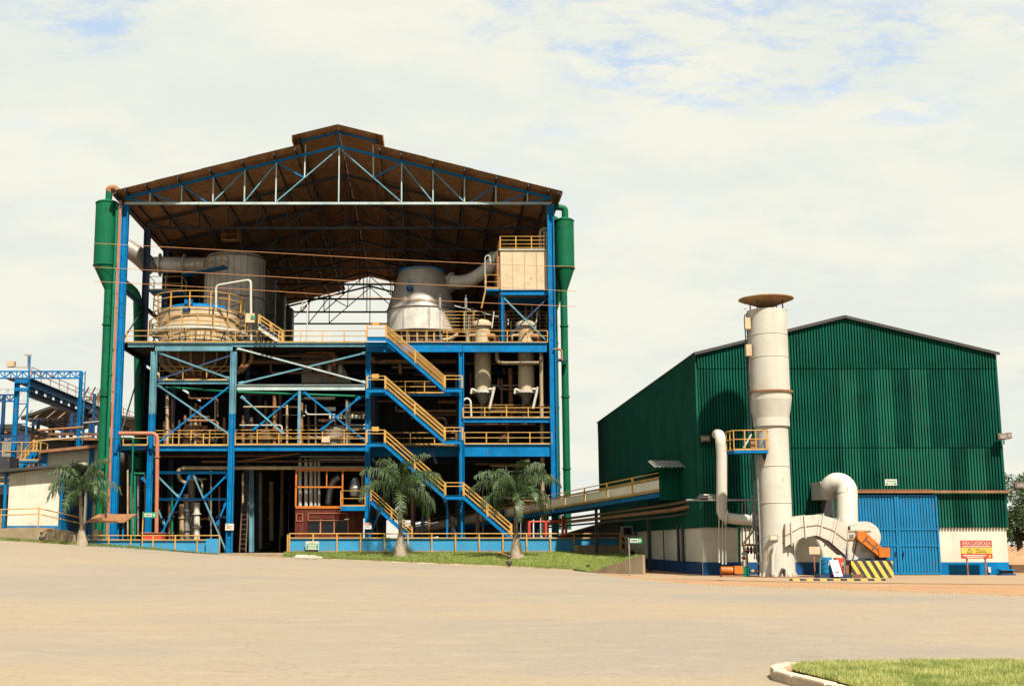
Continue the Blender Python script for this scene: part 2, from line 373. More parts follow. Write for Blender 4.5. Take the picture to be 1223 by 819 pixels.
def ground_mat(name, cols, patches, bump=0.35, cracks=False):
    """dusty ground: broad tone drift, stretched wheel dust, speckle"""
    m = bpy.data.materials.new(name); m.use_nodes = True; M[name] = m
    N, L = m.node_tree.nodes, m.node_tree.links; p = N["Principled BSDF"]; p.inputs["Roughness"].default_value = 0.92; p.inputs["Specular IOR Level"].default_value = 0.15
    g = N.new("ShaderNodeNewGeometry"); c = None
    for i, (st, s, lo, hi, amt) in enumerate(patches):
        mp = N.new("ShaderNodeMapping"); mp.inputs["Scale"].default_value = st; mp.inputs["Location"].default_value = (i * 13.7, i * 5.1, 0); mp.inputs["Rotation"].default_value = (0, 0, 0.06)
        L.new(g.outputs["Position"], mp.inputs[0]); n = N.new("ShaderNodeTexNoise"); n.inputs["Scale"].default_value = s; n.inputs["Detail"].default_value = 7; n.inputs["Roughness"].default_value = 0.62
        L.new(mp.outputs[0], n.inputs["Vector"]); r = N.new("ShaderNodeMapRange"); L.new(n.outputs["Fac"], r.inputs[0])
        for k, v in zip((1, 2, 3, 4), (lo, hi, 0, amt)): r.inputs[k].default_value = v
        x = N.new("ShaderNodeMix"); x.data_type = 'RGBA'; L.new(r.outputs[0], x.inputs[0])
        if c is None: x.inputs[6].default_value = (*cols[0], 1)
        else: L.new(c, x.inputs[6])
        x.inputs[7].default_value = (*cols[i + 1], 1); c = x.outputs[2]
    if cracks:                                                  # hairline cracks and patch joints
        nz = N.new("ShaderNodeTexNoise"); nz.inputs["Scale"].default_value = 0.5; nz.inputs["Detail"].default_value = 5; L.new(g.outputs["Position"], nz.inputs["Vector"])
        ad = N.new("ShaderNodeVectorMath"); ad.operation = 'MULTIPLY_ADD'; L.new(nz.outputs["Color"], ad.inputs[0]); ad.inputs[1].default_value = (2.2, 2.2, 0); L.new(g.outputs["Position"], ad.inputs[2])
        vo = N.new("ShaderNodeTexVoronoi"); vo.feature = 'DISTANCE_TO_EDGE'; vo.inputs["Scale"].default_value = 0.17; L.new(ad.outputs[0], vo.inputs["Vector"])
        r = N.new("ShaderNodeMapRange"); L.new(vo.outputs["Distance"], r.inputs[0])
        for k, v in zip((1, 2, 3, 4), (0.0, 0.005, 0.2, 0.0)): r.inputs[k].default_value = v
        x = N.new("ShaderNodeMix"); x.data_type = 'RGBA'; L.new(r.outputs[0], x.inputs[0]); L.new(c, x.inputs[6]); x.inputs[7].default_value = (0.085, 0.07, 0.05, 1); c = x.outputs[2]
    L.new(c, p.inputs["Base Color"])
    n = N.new("ShaderNodeTexNoise"); n.inputs["Scale"].default_value = 9; n.inputs["Detail"].default_value = 8; L.new(g.outputs["Position"], n.inputs["Vector"])
    b = N.new("ShaderNodeBump"); b.inputs["Strength"].default_value = bump; b.inputs["Distance"].default_value = 0.04
    L.new(n.outputs["Fac"], b.inputs["Height"]); L.new(b.outputs[0], p.inputs["Normal"])
ground_mat("road", [(0.195, 0.160, 0.120), (0.165, 0.145, 0.120), (0.215, 0.165, 0.108), (0.21, 0.175, 0.10), (0.115, 0.092, 0.07), (0.245, 0.20, 0.145), (0.12, 0.10, 0.08)],
           [((0.045, 0.07, 1), 1.0, 0.40, 0.58, 0.95), ((0.06, 0.16, 1), 1.0, 0.44, 0.68, 0.7), ((0.25, 0.9, 1), 1.0, 0.58, 0.70, 0.5), ((0.6, 1.0, 1), 2.5, 0.58, 0.74, 0.55), ((0.5, 0.7, 1), 1.6, 0.52, 0.75, 0.5), ((1, 1, 1), 7.0, 0.54, 0.70, 0.6)], 0.7, cracks=True)
ground_mat("red_dirt", [(0.21, 0.12, 0.065), (0.25, 0.16, 0.09), (0.16, 0.085, 0.045), (0.11, 0.065, 0.04)],
           [((0.2, 0.5, 1), 1.0, 0.35, 0.65, 0.9), ((1, 1, 1), 1.3, 0.5, 0.7, 0.7), ((1, 1, 1), 6.0, 0.58, 0.75, 0.6)])
ground_mat("yard", [(0.22, 0.15, 0.09), (0.19, 0.14, 0.095), (0.26, 0.175, 0.105), (0.11, 0.075, 0.05)],
           [((0.2, 0.5, 1), 1.0, 0.35, 0.65, 0.9), ((1, 1, 1), 1.3, 0.5, 0.7, 0.7), ((1, 1, 1), 6.0, 0.6, 0.75, 0.6)])
ground_mat("lawn", [(0.095, 0.125, 0.022), (0.14, 0.165, 0.04), (0.06, 0.085, 0.014), (0.16, 0.135, 0.05)],
           [((0.6, 0.6, 1), 1.0, 0.35, 0.65, 0.9), ((1, 1, 1), 3.0, 0.5, 0.7, 0.7), ((1, 1, 1), 1.1, 0.6, 0.75, 0.5)], 0.8)

def stripes_mat(name, a, b, direction, period):
    m = bpy.data.materials.new(name); m.use_nodes = True; M[name] = m
    N, L = m.node_tree.nodes, m.node_tree.links; p = N["Principled BSDF"]; p.inputs["Roughness"].default_value = 0.6
    g = N.new("ShaderNodeNewGeometry"); d = N.new("ShaderNodeVectorMath"); d.operation = 'DOT_PRODUCT'; d.inputs[1].default_value = direction
    L.new(g.outputs["Position"], d.inputs[0]); q = N.new("ShaderNodeMath"); q.operation = 'MULTIPLY'; q.inputs[1].default_value = 1 / period; L.new(d.outputs["Value"], q.inputs[0])
    fr = N.new("ShaderNodeMath"); fr.operation = 'FRACT'; L.new(q.outputs[0], fr.inputs[0]); gt = N.new("ShaderNodeMath"); gt.operation = 'GREATER_THAN'; gt.inputs[1].default_value = 0.5; L.new(fr.outputs[0], gt.inputs[0])
    x = N.new("ShaderNodeMix"); x.data_type = 'RGBA'; x.inputs[6].default_value = (*a, 1); x.inputs[7].default_value = (*b, 1); L.new(gt.outputs[0], x.inputs[0])
    n = N.new("ShaderNodeTexNoise"); n.inputs["Scale"].default_value = 3; n.inputs["Detail"].default_value = 6; L.new(g.outputs["Position"], n.inputs["Vector"])
    r = N.new("ShaderNodeMapRange"); r.inputs[1].default_value = 0.5; r.inputs[2].default_value = 0.75; r.inputs[4].default_value = 0.5; L.new(n.outputs["Fac"], r.inputs[0])
    y = N.new("ShaderNodeMix"); y.data_type = 'RGBA'; L.new(r.outputs[0], y.inputs[0]); L.new(x.outputs[2], y.inputs[6]); y.inputs[7].default_value = (0.16, 0.10, 0.05, 1)
    L.new(y.outputs[2], p.inputs["Base Color"])
stripes_mat("hazard", (0.46, 0.30, 0.04), (0.012, 0.012, 0.012), (0.87, 0, 0.5), 0.36)
stripes_mat("hazard_kerb", (0.46, 0.27, 0.05), (0.012, 0.012, 0.012), (1, 0, 0.4), 0.62)

# ================================================================== ground
E_PTS = [(-70, 3.2), (-32, 1.95), (-15.3, 0.9), (-9.8, 0.70), (5.9, 0.2), (9.6, 0.03), (11, 0.0)]
EDGE = [(-120, 120), (-60, 100), (-32.4, 96), (-22.7, 95.3), (-15.3, 94), (-9.8, 90), (5.9, 82), (9.6, 78), (9.9, 62), (11.2, 53), (16.4, 45.2), (19.4, 41), (40, 30), (90, 10)]
def gz(X, Y):
    b = pw(E_PTS, X) * sstep(25, 78, Y)
    if Y > 96 and X > -27: b = lerp(b, min(b, 0.88), sstep(96, 99, Y))
    return b
def grid(xs, ys, zf):
    mb = MB(); n = len(xs)
    mb.add([(x, y, zf(x, y)) for y in ys for x in xs], [(j * n + i, j * n + i + 1, (j + 1) * n + i + 1, (j + 1) * n + i) for j in range(len(ys) - 1) for i in range(n - 1)], True)
    return mb
xs = [-1800, -600, -250, -120] + [-110 + 4 * i for i in range(48)] + [90, 120, 250, 600, 1800]
ys = [-60, -20] + [2.5 * i for i in range(50)] + [130, 150, 180, 250, 450, 900, 2600]
o = grid(xs, ys, lambda x, y: gz(x, y) - (0.25 if y < pw(EDGE, x) - 2.5 else 0.0) - (0.05 if -27 < x < 12 and y > 90 else 0)).build("ground", "red_dirt"); struct(o)
rx = sorted(set([-120 + 5 * i for i in range(25)] + [9.6, 9.7, 9.8, 9.9, 10.2, 10.7, 11.2] + [5.9 - 1.0 * i for i in range(8)] + [12 + i for i in range(10)] + [25, 30, 40, 60, 90]))
mb = MB(); rows = 60
def jag(x): return 0.35 * math.sin(x * 2.3) + 0.25 * math.sin(x * 5.9 + 1) + 0.2 * math.sin(x * 11.3)
rx2 = []
for a, b in zip(rx, rx[1:]): rx2 += [a + (b - a) * k / 4 for k in range(4)]
rx2.append(rx[-1])
vv = []
for x in rx2:
    e = pw(EDGE, x) + jag(x) * (1 if x < 9 or x > 10.5 else 0.2)
    vv += [(x, lerp(-20, e, k / rows), gz(x, lerp(-20, e, k / rows)) + 0.012) for k in range(rows + 1)]
mb.add(vv, [(i * (rows + 1) + k, (i + 1) * (rows + 1) + k, (i + 1) * (rows + 1) + k + 1, i * (rows + 1) + k + 1) for i in range(len(rx2) - 1) for k in range(rows)], True)
struct(mb.build("road", "road"))
mb = MB().add([(10.4, 63, 0.016), (17, 56.5, 0.016), (24, 53.5, 0.016), (48, 50, 0.016), (48, 72, 0.016), (10.6, 72, 0.016)], [(0, 1, 2, 3, 4, 5)])
struct(mb.build("yard_pavement", "yard"))
struct(MB().box(-26.5, 10.9, 98.4, 168, 0.2, 0.95).build("plant_floor_slab", "concrete"))

# ================================================================== the open factory building
Y0 = 104.0
ZG = 0.95
def q(px, py, Y=Y0): return W(px, py, Y)
ZD = wz(408, Y0); Z3 = wz(456, Y0); Z2 = wz(531, Y0)
XL, X2, X3, X4, X5, XR = wx(150.3, 247, Y0), wx(181.5, 510, Y0), wx(279.5, 420, Y0), wx(440, 430, Y0), wx(551, 430, Y0), wx(657, 247, Y0)
ZC, ZE, ZA = wz(243, Y0), wz(236.5, Y0), wz(175, Y0)       # truss bottom chord, top chord at the eave and at the ridge
XM = (XL + XR) / 2
ROWS = [Y0 + 8.45 * i for i in range(8)]; YB = ROWS[-1]
plant = thing("factory_building", "tall open-sided factory of blue steel frames under a brown gabled roof", "building", (XM, Y0, ZG))

def column(x, y, z0, z1, w, mat="blue", d=None):
    return MB().ibeam((x, y, z0), (x, y, z1), w, d or w, w * 0.16, up=(1, 0, 0)).build("column", mat, plant)
ZT = ZC - 0.15
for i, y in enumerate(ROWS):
    for x in (XL, XR): column(x, y, ZG, ZT, 0.55, "blue" if i == 0 else "navy_steel")  # rear columns darker: the interior's shade put into the colour
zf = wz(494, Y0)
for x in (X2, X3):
    column(x, Y0, zf, wz(420, Y0), 0.5, "blue_muted"); column(x, Y0, ZG, zf, 0.5)  # upper lengths in a paler, greyer blue than the lower
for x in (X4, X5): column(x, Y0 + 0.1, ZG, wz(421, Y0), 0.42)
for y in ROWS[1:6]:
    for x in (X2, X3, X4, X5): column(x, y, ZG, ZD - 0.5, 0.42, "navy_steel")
# floors
MB().box(XL, XR, Y0 + 0.25, YB, ZD - 0.12, ZD).build("deck_floor", "plate", plant)
MB().box(XL + 0.4, XR - 0.3, Y0 + 0.25, YB - 8, Z2 - 0.1, Z2).build("middle_floor", "plate", plant)
MB().box(X5 + 0.3, XR - 0.3, Y0 + 0.2, Y0 + 3.0, wz(499, Y0) - 0.1, wz(499, Y0)).build("platform_floor", "plate", plant)
def beam(px0, px1, py0, py1, mat="blue", Y=Y0, w=0.28, ends=0.0):
    z0, z1 = wz(py1, Y), wz(py0, Y); zc = (z0 + z1) / 2
    return MB().ibeam((wx(px0, py0, Y), Y, zc), (wx(px1, py0, Y), Y, zc), z1 - z0, w).build("beam", mat, plant)
# main deck edge, front
beam(153, 184, 410, 414.5, "blue_muted"); beam(185.5, 278, 409.6, 419.3, "blue_muted", Y0 - 0.05, 0.36)
beam(279, 436, 409.6, 414.3, "blue_muted"); beam(437, 552, 409, 420.5, "blue", Y0 - 0.02); beam(552.5, 653, 409.5, 420.5, "blue", Y0 - 0.02)
# half floor
beam(189, 275.5, 454, 458.6, "blue_muted"); beam(283, 436, 459.3, 466, "blue_pale"); beam(443.5, 547, 469.5, 472.5, "blue", Y0 + 1.6)
# middle floor
beam(142, 174, 532.5, 537.5); beam(184, 272.5, 532.5, 538.5); beam(280, 436, 531.5, 538.3); beam(443.5, 548, 531, 545, "blue", Y0 + 1.4, 0.3); beam(555, 659.5, 530.5, 545, "blue", Y0, 0.3)
beam(553.5, 657, 499, 504.5)
# ground storey tie beams
beam(183, 271, 563, 565.5); beam(183, 270, 595, 597); beam(181, 196, 618, 620, "navy_steel"); beam(258, 270, 616, 618.5, "navy_steel")
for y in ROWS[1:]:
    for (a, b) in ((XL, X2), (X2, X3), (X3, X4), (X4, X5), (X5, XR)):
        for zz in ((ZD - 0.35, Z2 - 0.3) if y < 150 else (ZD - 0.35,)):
            MB().ibeam((a + 0.25, y, zz), (b - 0.25, y, zz), 0.42, 0.25).build("beam", "navy_steel", plant)  # inner beams darker too, shade put into their colour
for x in (XL, XR):
    for zz, mat in ((ZD - 0.3, "navy_steel"), (Z2 - 0.3, "navy_steel"), (wz(345, Y0), "navy_steel")):
        for a, b in zip(ROWS, ROWS[1:]):
            MB().ibeam((x, a + 0.3, zz), (x, b - 0.3, zz), 0.36, 0.2).build("beam", mat, plant)
    for a, b in zip(ROWS, ROWS[1:]):
        MB().bar((x, a + 0.3, ZD), (x, b - 0.3, wz(345, Y0)), 0.1, 0.1).build("brace", "dark_steel", plant)
        MB().bar((x, a + 0.3, Z2), (x, b - 0.3, ZD - 0.6), 0.1, 0.1).build("brace", "dark_steel", plant)
def brace(a, b, mat="blue", Y=Y0, w=0.15, dy=0.0):
    p, s = q(*a, Y), q(*b, Y); p.y += dy; s.y += dy
    o = MB().bar(p, s, 0.07, w).build("brace", mat, plant); d = (s - p).normalized()
    for e in (p + d * .12, s - d * .12): MB().bar(e - d * .22 + Vector((0, .05, 0)), e + d * .22 + Vector((0, .05, 0)), .02, .27).build("gusset_plate", mat, o)
    return o
for a, b, m, dy in (((189, 421), (276, 452.5), "blue_muted", -.06), ((189, 453), (276, 424), "navy_steel", .06), ((189, 460), (275, 519), "blue_muted", -.06), ((188, 529), (275.5, 460), "blue", .06),
                 ((284, 416), (437, 457), "blue_pale", -.06), ((286, 457.5), (437, 421), "blue_muted", .06), ((289, 474), (338, 517), "blue_muted", -.06), ((303, 513), (357, 468), "blue", .06),
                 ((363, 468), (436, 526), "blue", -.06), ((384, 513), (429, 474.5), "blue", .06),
                 ((186, 566), (214, 594), "blue_muted", 0), ((227, 567), (193, 638), "blue", -.06), ((231, 567), (270, 657), "blue_muted", .0), ((271, 567), (244, 594), "blue", .06),
                 ((185, 598), (196, 626), "blue_muted", 0), ((270, 600), (259, 626), "blue", 0), ((170, 571), (176, 578), "blue", 0),
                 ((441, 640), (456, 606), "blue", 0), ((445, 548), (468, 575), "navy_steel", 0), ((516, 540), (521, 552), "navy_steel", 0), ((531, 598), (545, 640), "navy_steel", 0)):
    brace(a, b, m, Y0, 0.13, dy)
MB().box(wx(355.8, 490, Y0), wx(359.2, 490, Y0), Y0 - 0.1, Y0 + 0.1, wz(531, Y0), wz(466.5, Y0)).build("post", "blue_muted", plant)
# ------ roof trusses
NODES = [wx(404.5, 243, Y0) + (XR - wx(404.5, 243, Y0)) * k / 6.72 for k in range(-6, 7)]
def ztop(x): return ZA + (ZE - ZA) * min(1, abs(x - XM) / (XR - XM))
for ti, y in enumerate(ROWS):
    fr = ti == 0; cm = "blue_pale" if fr else "dark_steel"; tm = "blue" if fr else cm  # sun glare put into the front truss colour, roof shade into the rear ones
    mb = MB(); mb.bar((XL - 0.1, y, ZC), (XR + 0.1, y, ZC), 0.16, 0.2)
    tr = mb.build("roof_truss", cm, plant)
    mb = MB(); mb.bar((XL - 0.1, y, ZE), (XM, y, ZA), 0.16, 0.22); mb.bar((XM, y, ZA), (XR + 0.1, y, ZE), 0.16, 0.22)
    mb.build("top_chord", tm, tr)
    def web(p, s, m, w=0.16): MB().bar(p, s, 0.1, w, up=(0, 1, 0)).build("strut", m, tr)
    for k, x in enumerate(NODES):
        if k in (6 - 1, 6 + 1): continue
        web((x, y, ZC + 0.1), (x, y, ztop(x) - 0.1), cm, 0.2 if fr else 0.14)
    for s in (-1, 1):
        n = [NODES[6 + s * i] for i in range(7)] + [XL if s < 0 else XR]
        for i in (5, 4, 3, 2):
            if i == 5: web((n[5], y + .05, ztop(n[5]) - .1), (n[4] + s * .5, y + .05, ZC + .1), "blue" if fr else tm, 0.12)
            if i < 5: web((n[i + 0], y - .02, ZC + .1), (n[i - 1] if i > 2 else n[0], y - .02, ztop(n[i - 1] if i > 2 else n[0]) - .15), ("blue_muted" if fr else tm), 0.15)
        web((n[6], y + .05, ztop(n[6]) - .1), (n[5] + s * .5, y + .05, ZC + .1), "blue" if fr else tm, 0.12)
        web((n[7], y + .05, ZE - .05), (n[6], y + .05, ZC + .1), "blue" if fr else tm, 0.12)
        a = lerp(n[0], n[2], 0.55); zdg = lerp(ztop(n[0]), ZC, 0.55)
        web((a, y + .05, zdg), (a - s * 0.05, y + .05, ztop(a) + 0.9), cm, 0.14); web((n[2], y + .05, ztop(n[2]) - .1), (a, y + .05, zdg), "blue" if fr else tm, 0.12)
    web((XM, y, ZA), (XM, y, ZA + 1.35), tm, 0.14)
# ------ roof sheets: two slopes of corrugated brown sheets, each bay a row of sheets, and the raised ridge monitor
slope = (ZA - ZE) / (XR - XM); RL = math.hypot(1, slope)
MW = wx(455, 176, Y0 - 1.5) - XM                        # half width of the monitor
for s in (-1, 1):
    U = Vector((s / RL, 0, -slope / RL)); Nn = Vector((s * slope / RL, 0, 1 / RL))
    start = MW - 0.5; total = (XR - XM + 0.75 - start) * RL
    cuts = [0, 0.27, 0.52, 0.77, 1.0]
    yy = [Y0 - 1.55] + [r for r in ROWS[1:-1]] + [YB + 0.8]
    for bi, (ya, yb) in enumerate(zip(yy, yy[1:])):
        for ci, (ca, cbb) in enumerate(zip(cuts, cuts[1:])):
            O = Vector((XM + s * start, ya, ZA - slope * start + 0.33)) + U * (ca * total) + Nn * (0.03 * (len(cuts) - ci))
            MB().corr(O, Vector((0, 1, 0)), U, Nn, yb - ya + 0.02, (cbb - ca) * total + 0.15, 0.33, 0.06).build("roof_sheet", "roof_sheet", plant)
    O = Vector((XM, Y0 - 1.5, ZA + 1.55))
    for ya, yb in zip(yy, yy[1:]):
        O = Vector((XM, ya, ZA + 1.45))
        MB().corr(O, Vector((0, 1, 0)), U, Nn, yb - ya + 0.02, (MW + 0.15) * RL, 0.33, 0.06).build("monitor_sheet", "roof_sheet", plant)
    # eave and verge closures
    xe = XM + s * (MW + 0.15); ze = ZA + 1.45 - slope * (MW + 0.15)
    MB().box(min(xe, xe + s * 0.05), max(xe, xe + s * 0.05), Y0 - 1.5, YB + 0.8, ze - 0.42, ze + 0.06).build("monitor_fascia", "roof_sheet", plant)
    MB().bar((XM + s * 0.03, Y0 - 0.1, ZA + 1.22), (XM + s * (MW - 0.3), Y0 - 0.1, ZA + 1.22 - slope * (MW - 0.3)), 0.12, 0.16).build("rafter", "blue", plant)
    for k in range(1, 9):
        x = XM + s * (XR - XM) * k / 6.72 if k < 7 else XM + s * (XR - XM + (0.55 if k == 7 else -0.25))
        if k == 1: x = XM + s * (MW - 0.1)
        z = ZA - slope * abs(x - XM) + 0.2
        MB().bar((x, Y0 - 1.5, z), (x, YB + 0.7, z), 0.1, 0.22).build("purlin", "dark_steel", plant)
    MB().bar((XM + s * (MW - 0.4), Y0 - 1.4, ZA + 1.30 - slope * (MW - 0.4)), (XM + s * (MW - 0.4), YB + 0.7, ZA + 1.30 - slope * (MW - 0.4)), 0.1, 0.16).build("purlin", "dark_steel", plant)
    xg = XM + s * (XR - XM + 0.8); zg_ = ZA - slope * (XR - XM + 0.8) + 0.25
    MB().tube([(xg, Y0 - 1.4, zg_), (xg, YB + 0.7, zg_)], 0.16, 8).build("gutter", "brown_steel", plant)
# ------ cladding: right flank; back and left flank added to darken the interior
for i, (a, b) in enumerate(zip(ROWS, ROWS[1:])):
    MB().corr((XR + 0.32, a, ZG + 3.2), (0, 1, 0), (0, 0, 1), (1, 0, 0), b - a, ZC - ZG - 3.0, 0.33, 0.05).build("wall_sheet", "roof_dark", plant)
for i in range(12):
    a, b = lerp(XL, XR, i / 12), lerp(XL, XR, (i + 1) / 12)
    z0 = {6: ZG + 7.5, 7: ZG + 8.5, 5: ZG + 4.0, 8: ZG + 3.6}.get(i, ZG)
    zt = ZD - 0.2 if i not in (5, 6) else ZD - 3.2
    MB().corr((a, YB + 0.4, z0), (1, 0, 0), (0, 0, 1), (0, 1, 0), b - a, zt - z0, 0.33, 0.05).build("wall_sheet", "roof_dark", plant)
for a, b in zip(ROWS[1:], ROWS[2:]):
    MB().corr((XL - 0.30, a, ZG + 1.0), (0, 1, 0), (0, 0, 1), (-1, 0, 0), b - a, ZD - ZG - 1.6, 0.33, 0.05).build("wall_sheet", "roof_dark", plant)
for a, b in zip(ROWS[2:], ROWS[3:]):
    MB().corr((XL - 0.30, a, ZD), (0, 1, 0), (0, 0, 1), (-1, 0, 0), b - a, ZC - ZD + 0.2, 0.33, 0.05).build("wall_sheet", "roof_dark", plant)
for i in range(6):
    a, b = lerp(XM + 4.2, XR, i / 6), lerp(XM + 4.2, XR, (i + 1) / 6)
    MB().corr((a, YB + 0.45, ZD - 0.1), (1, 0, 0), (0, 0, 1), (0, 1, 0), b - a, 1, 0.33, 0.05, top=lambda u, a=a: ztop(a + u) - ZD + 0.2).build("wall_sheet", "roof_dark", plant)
# inner partitions added to keep the lower storeys dark
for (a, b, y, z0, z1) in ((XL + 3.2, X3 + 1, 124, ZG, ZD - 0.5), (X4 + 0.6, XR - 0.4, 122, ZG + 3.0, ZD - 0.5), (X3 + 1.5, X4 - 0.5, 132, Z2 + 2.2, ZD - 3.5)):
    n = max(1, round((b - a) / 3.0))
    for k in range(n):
        MB().corr((lerp(a, b, k / n), y, z0), (1, 0, 0), (0, 0, 1), (0, -1, 0), (b - a) / n, z1 - z0, 0.33, 0.05).build("shade_partition", "roof_dark", plant)
# ------ handrails along the front edges
def fr(px0, px1, pyb, Y=Y0 - 0.12, h=None, **k):
    z = wz(pyb, Y); return handrail(plant, [(wx(px0, pyb, Y), Y, z), (wx(px1, pyb, Y), Y, z)], h or 0.98, **k)
fr(151, 437, 408.8, kick=0.1); fr(462, 654, 408.8, kick=0.08)
fr(147, 176, 531.8, h=1.1); fr(184, 272, 531.8, h=0.95, rails=(1.0, 0.0)); fr(281, 437, 531.2, h=0.95); fr(461, 548, 531, Y0 + 0.9, h=1.0); fr(555, 659, 530.5, h=0.98)
fr(190, 275, 454, Y0 + 0.9, h=1.15, rails=(1.0, 0.7)); fr(461, 530, 469.5, Y0 + 1.4, h=1.0); fr(553, 657, 499, h=0.85)
fr(281, 437, 531.2, Y0 + 1.6, h=1.25, kick=0); fr(184, 272, 531.8, Y0 + 1.6, h=1.25, kick=0); fr(553, 657, 499, Y0 + 2.6, h=1.1, mat="yellow")
fr(530, 653, 398, Y0 + 3.5, h=1.9, rails=(1.0, .84, .68, .52, .36, .2, .04), kick=0, gap=1.9)

# ================================================================== outside steel staircase
st = thing("steel_staircase", "zigzag blue steel staircase with yellow handrails on the factory front", "staircase", (wx(500, 640, Y0 - 1), Y0 - 0.9, ZG))
YS0, YS1 = Y0 - 1.5, Y0 - 0.35
tread = MB().box(-0.15, 0.15, YS0 + 0.04, YS1 - 0.04, -0.03, 0.0).mesh("tread", "blue")
def flight(px0, py0, px1, py1, parent=st, ya=YS0, yb=YS1, h=1.0, sm="blue"):
    a, b = W(px0, py0, ya), W(px1, py1, ya); d = (b - a).normalized()
    for y in (ya, yb):
        MB().ibeam((a.x, y, a.z - 0.14), (b.x, y, b.z - 0.14), 0.30, 0.1).build("stringer", sm, parent)
        r = MB()
        up = Vector((0, 0, 1))
        A, B = Vector((a.x, y, a.z)), Vector((b.x, y, b.z))
        r.tube([A + up * h, B + up * h], 0.045, 6); r.tube([A + up * h * .66, B + up * h * .66], 0.045, 6); r.bar(A + up * h * 0.3, B + up * h * 0.3, 0.03, 0.06)
        hr = r.build("handrail", "yellow", parent)
        for k in (0, 0.5, 1): 
            c = A.lerp(B, k); MB().box(c.x - .07, c.x + .07, y - .03, y + .03, c.z - .05, c.z + h + .03).build("post", "yellow", hr)
    n = max(4, round(abs(b.z - a.z) / 0.21))
    for k in range(1, n):
        c = a.lerp(b, k / n); place(tread, "tread", parent, (c.x, 0, c.z))
    return a, b
def landing(px0, px1, py, parent=st, ya=YS0, yb=YS1, side=None):
    z = wz(py, ya); x0, x1 = wx(px0, py, ya), wx(px1, py, ya)
    L = MB().box(x0, x1, ya + 0.05, yb, z - 0.06, z).build("landing", "plate", parent)
    MB().ibeam((x0, ya, z - 0.15), (x1, ya, z - 0.15), 0.34, 0.14).build("landing_beam", "blue", L)
    pts = [(x0, ya, z), (x1, ya, z)]
    handrail(parent, pts, 1.02, 1.5, rails=(1.0, 0.72), kick=0.0, r=0.045, w=0.13)
    return z
landing(438.5, 461, 402.5); flight(461, 402.5, 531, 463.5); landing(531.5, 552, 463.5)
landing(438.5, 460, 464); flight(460, 464, 531, 525.5); landing(531.5, 552.5, 525.5)
landing(438, 459.5, 528.5); flight(459.5, 528.5, 531.5, 591.5); landing(532, 554, 591.5)
flight(554, 591.5, 611, 641); 
for px in (441, 551):
    for a, b in ((403, 463), (464, 525), (529, 591)): pass
for px in (534, 551.5): MB().bar(W(px, 596, YS1 - .1), Vector((wx(px, 596, YS1 - .1), YS1 - .1, ZG)), 0.14, 0.14, up=(1, 0, 0)).build("support_post", "blue", st)
# yellow plates hung on the three upper landings, boxes of the stair signs
for px0, px1, py0, py1 in ((444.5, 453, 385, 388.5), (444, 452.5, 446.5, 451.5), (444, 452.5, 509.5, 514.8)):
    p, s = W(px0, py1, YS0 - .05), W(px1, py0, YS0 - .05); tag(MB().box(p.x, s.x, YS0 - .07, YS0 - .05, p.z, s.z).build("plate_sign", "yellow"), "small yellow plate on the %s left stair landing rail" % {385: "uppermost", 446.5: "second-highest", 509.5: "third-highest"}[py0], "sign")
st2 = thing("small_stair", "short steel stair with yellow rails running down from the orange-framed cabin", "staircase", (wx(468, 630, Y0 + .4), Y0 + .5, ZG))
flight(443, 597, 492, 642, st2, Y0 + 0.5, Y0 + 1.3, 0.85)

# ================================================================== things on the main deck
def ring(c, r, z, r2, mb, a0=0, a1=2 * math.pi, n=40):
    mb.tube([(c[0] + r * math.cos(a0 + (a1 - a0) * k / n), c[1] + r * math.sin(a0 + (a1 - a0) * k / n), z) for k in range(n + 1)], r2, 6)
# --- cream clarifier
c = W(237, 400, 110.0); c.z = ZD; r1, r2 = 3.42, 3.50
v = thing("clarifier", "round cream clarifier vessel with blue top and ringed yellow-railed walkway", "tank", c)
zw, zt = wz(389, 105.4), wz(367, 106.6)
MB().lathe(c, [(r1 - .2, 0), (r1, 0.02), (r1, zw - ZD - .25), (r2, zw - ZD - .05), (r2, zt - ZD), (r2 - .15, zt - ZD + .05), (0.3, zt - ZD + .25)], 44).build("shell", "cream", v)
for zz in (zt - 0.12, zw + .35, ZD + .7):
    mb = MB(); ring(c, (r2 if zz > zw - .2 else r1) + .02, zz, 0.05, mb); mb.build("band", "cream", v)
MB().lathe((c.x, c.y, zt + .02), [(3.0, 0.0), (2.95, 0.35), (2.6, 0.5), (0.4, 0.75)], 40).build("lid", "blue", v)
MB().box(c.x - .65, c.x - .0, c.y - 3.5, c.y - 2.9, zt + .15, zt + .75).build("drive_box", "blue", v)
MB().box(c.x - .75, c.x - .1, c.y - 3.65, c.y - 3.45, zt - .35, zt - .1).build("plate", "blue_band", v)
mb = MB(); mb.lathe((c.x, c.y, zw), [(4.23, -.1), (4.3, -.1), (4.3, 0.12), (4.23, 0.12)], 48, caps=False); wk = mb.build("walkway", "white", v)
mb = MB()
for k in range(80):
    a = 2 * math.pi * k / 80; d = Vector((math.cos(a), math.sin(a), 0)); mb.bar(Vector((c.x, c.y, zw - .03)) + d * r2, Vector((c.x, c.y, zw - .03)) + d * 4.25, .03, .04)
mb.build("grating", "steel_dull", wk)
mb = MB()
for k in range(14):
    a = 2 * math.pi * k / 14 + .1; d = Vector((math.cos(a), math.sin(a), 0)); mb = MB().bar(Vector((c.x, c.y, zw - .1)) + d * 4.1, Vector((c.x, c.y, zw - 1.0)) + d * (r1), 0.07, 0.09); mb.build("bracket", "dark_steel", v)
mb = MB()
for zz in (1.0, 0.55): ring(c, 4.26, zw + zz, 0.045, mb)
hr = mb.build("handrail", "yellow", v)
pm = MB().box(-.05, .05, -.05, .05, 0, 1.0).mesh("post", "yellow")
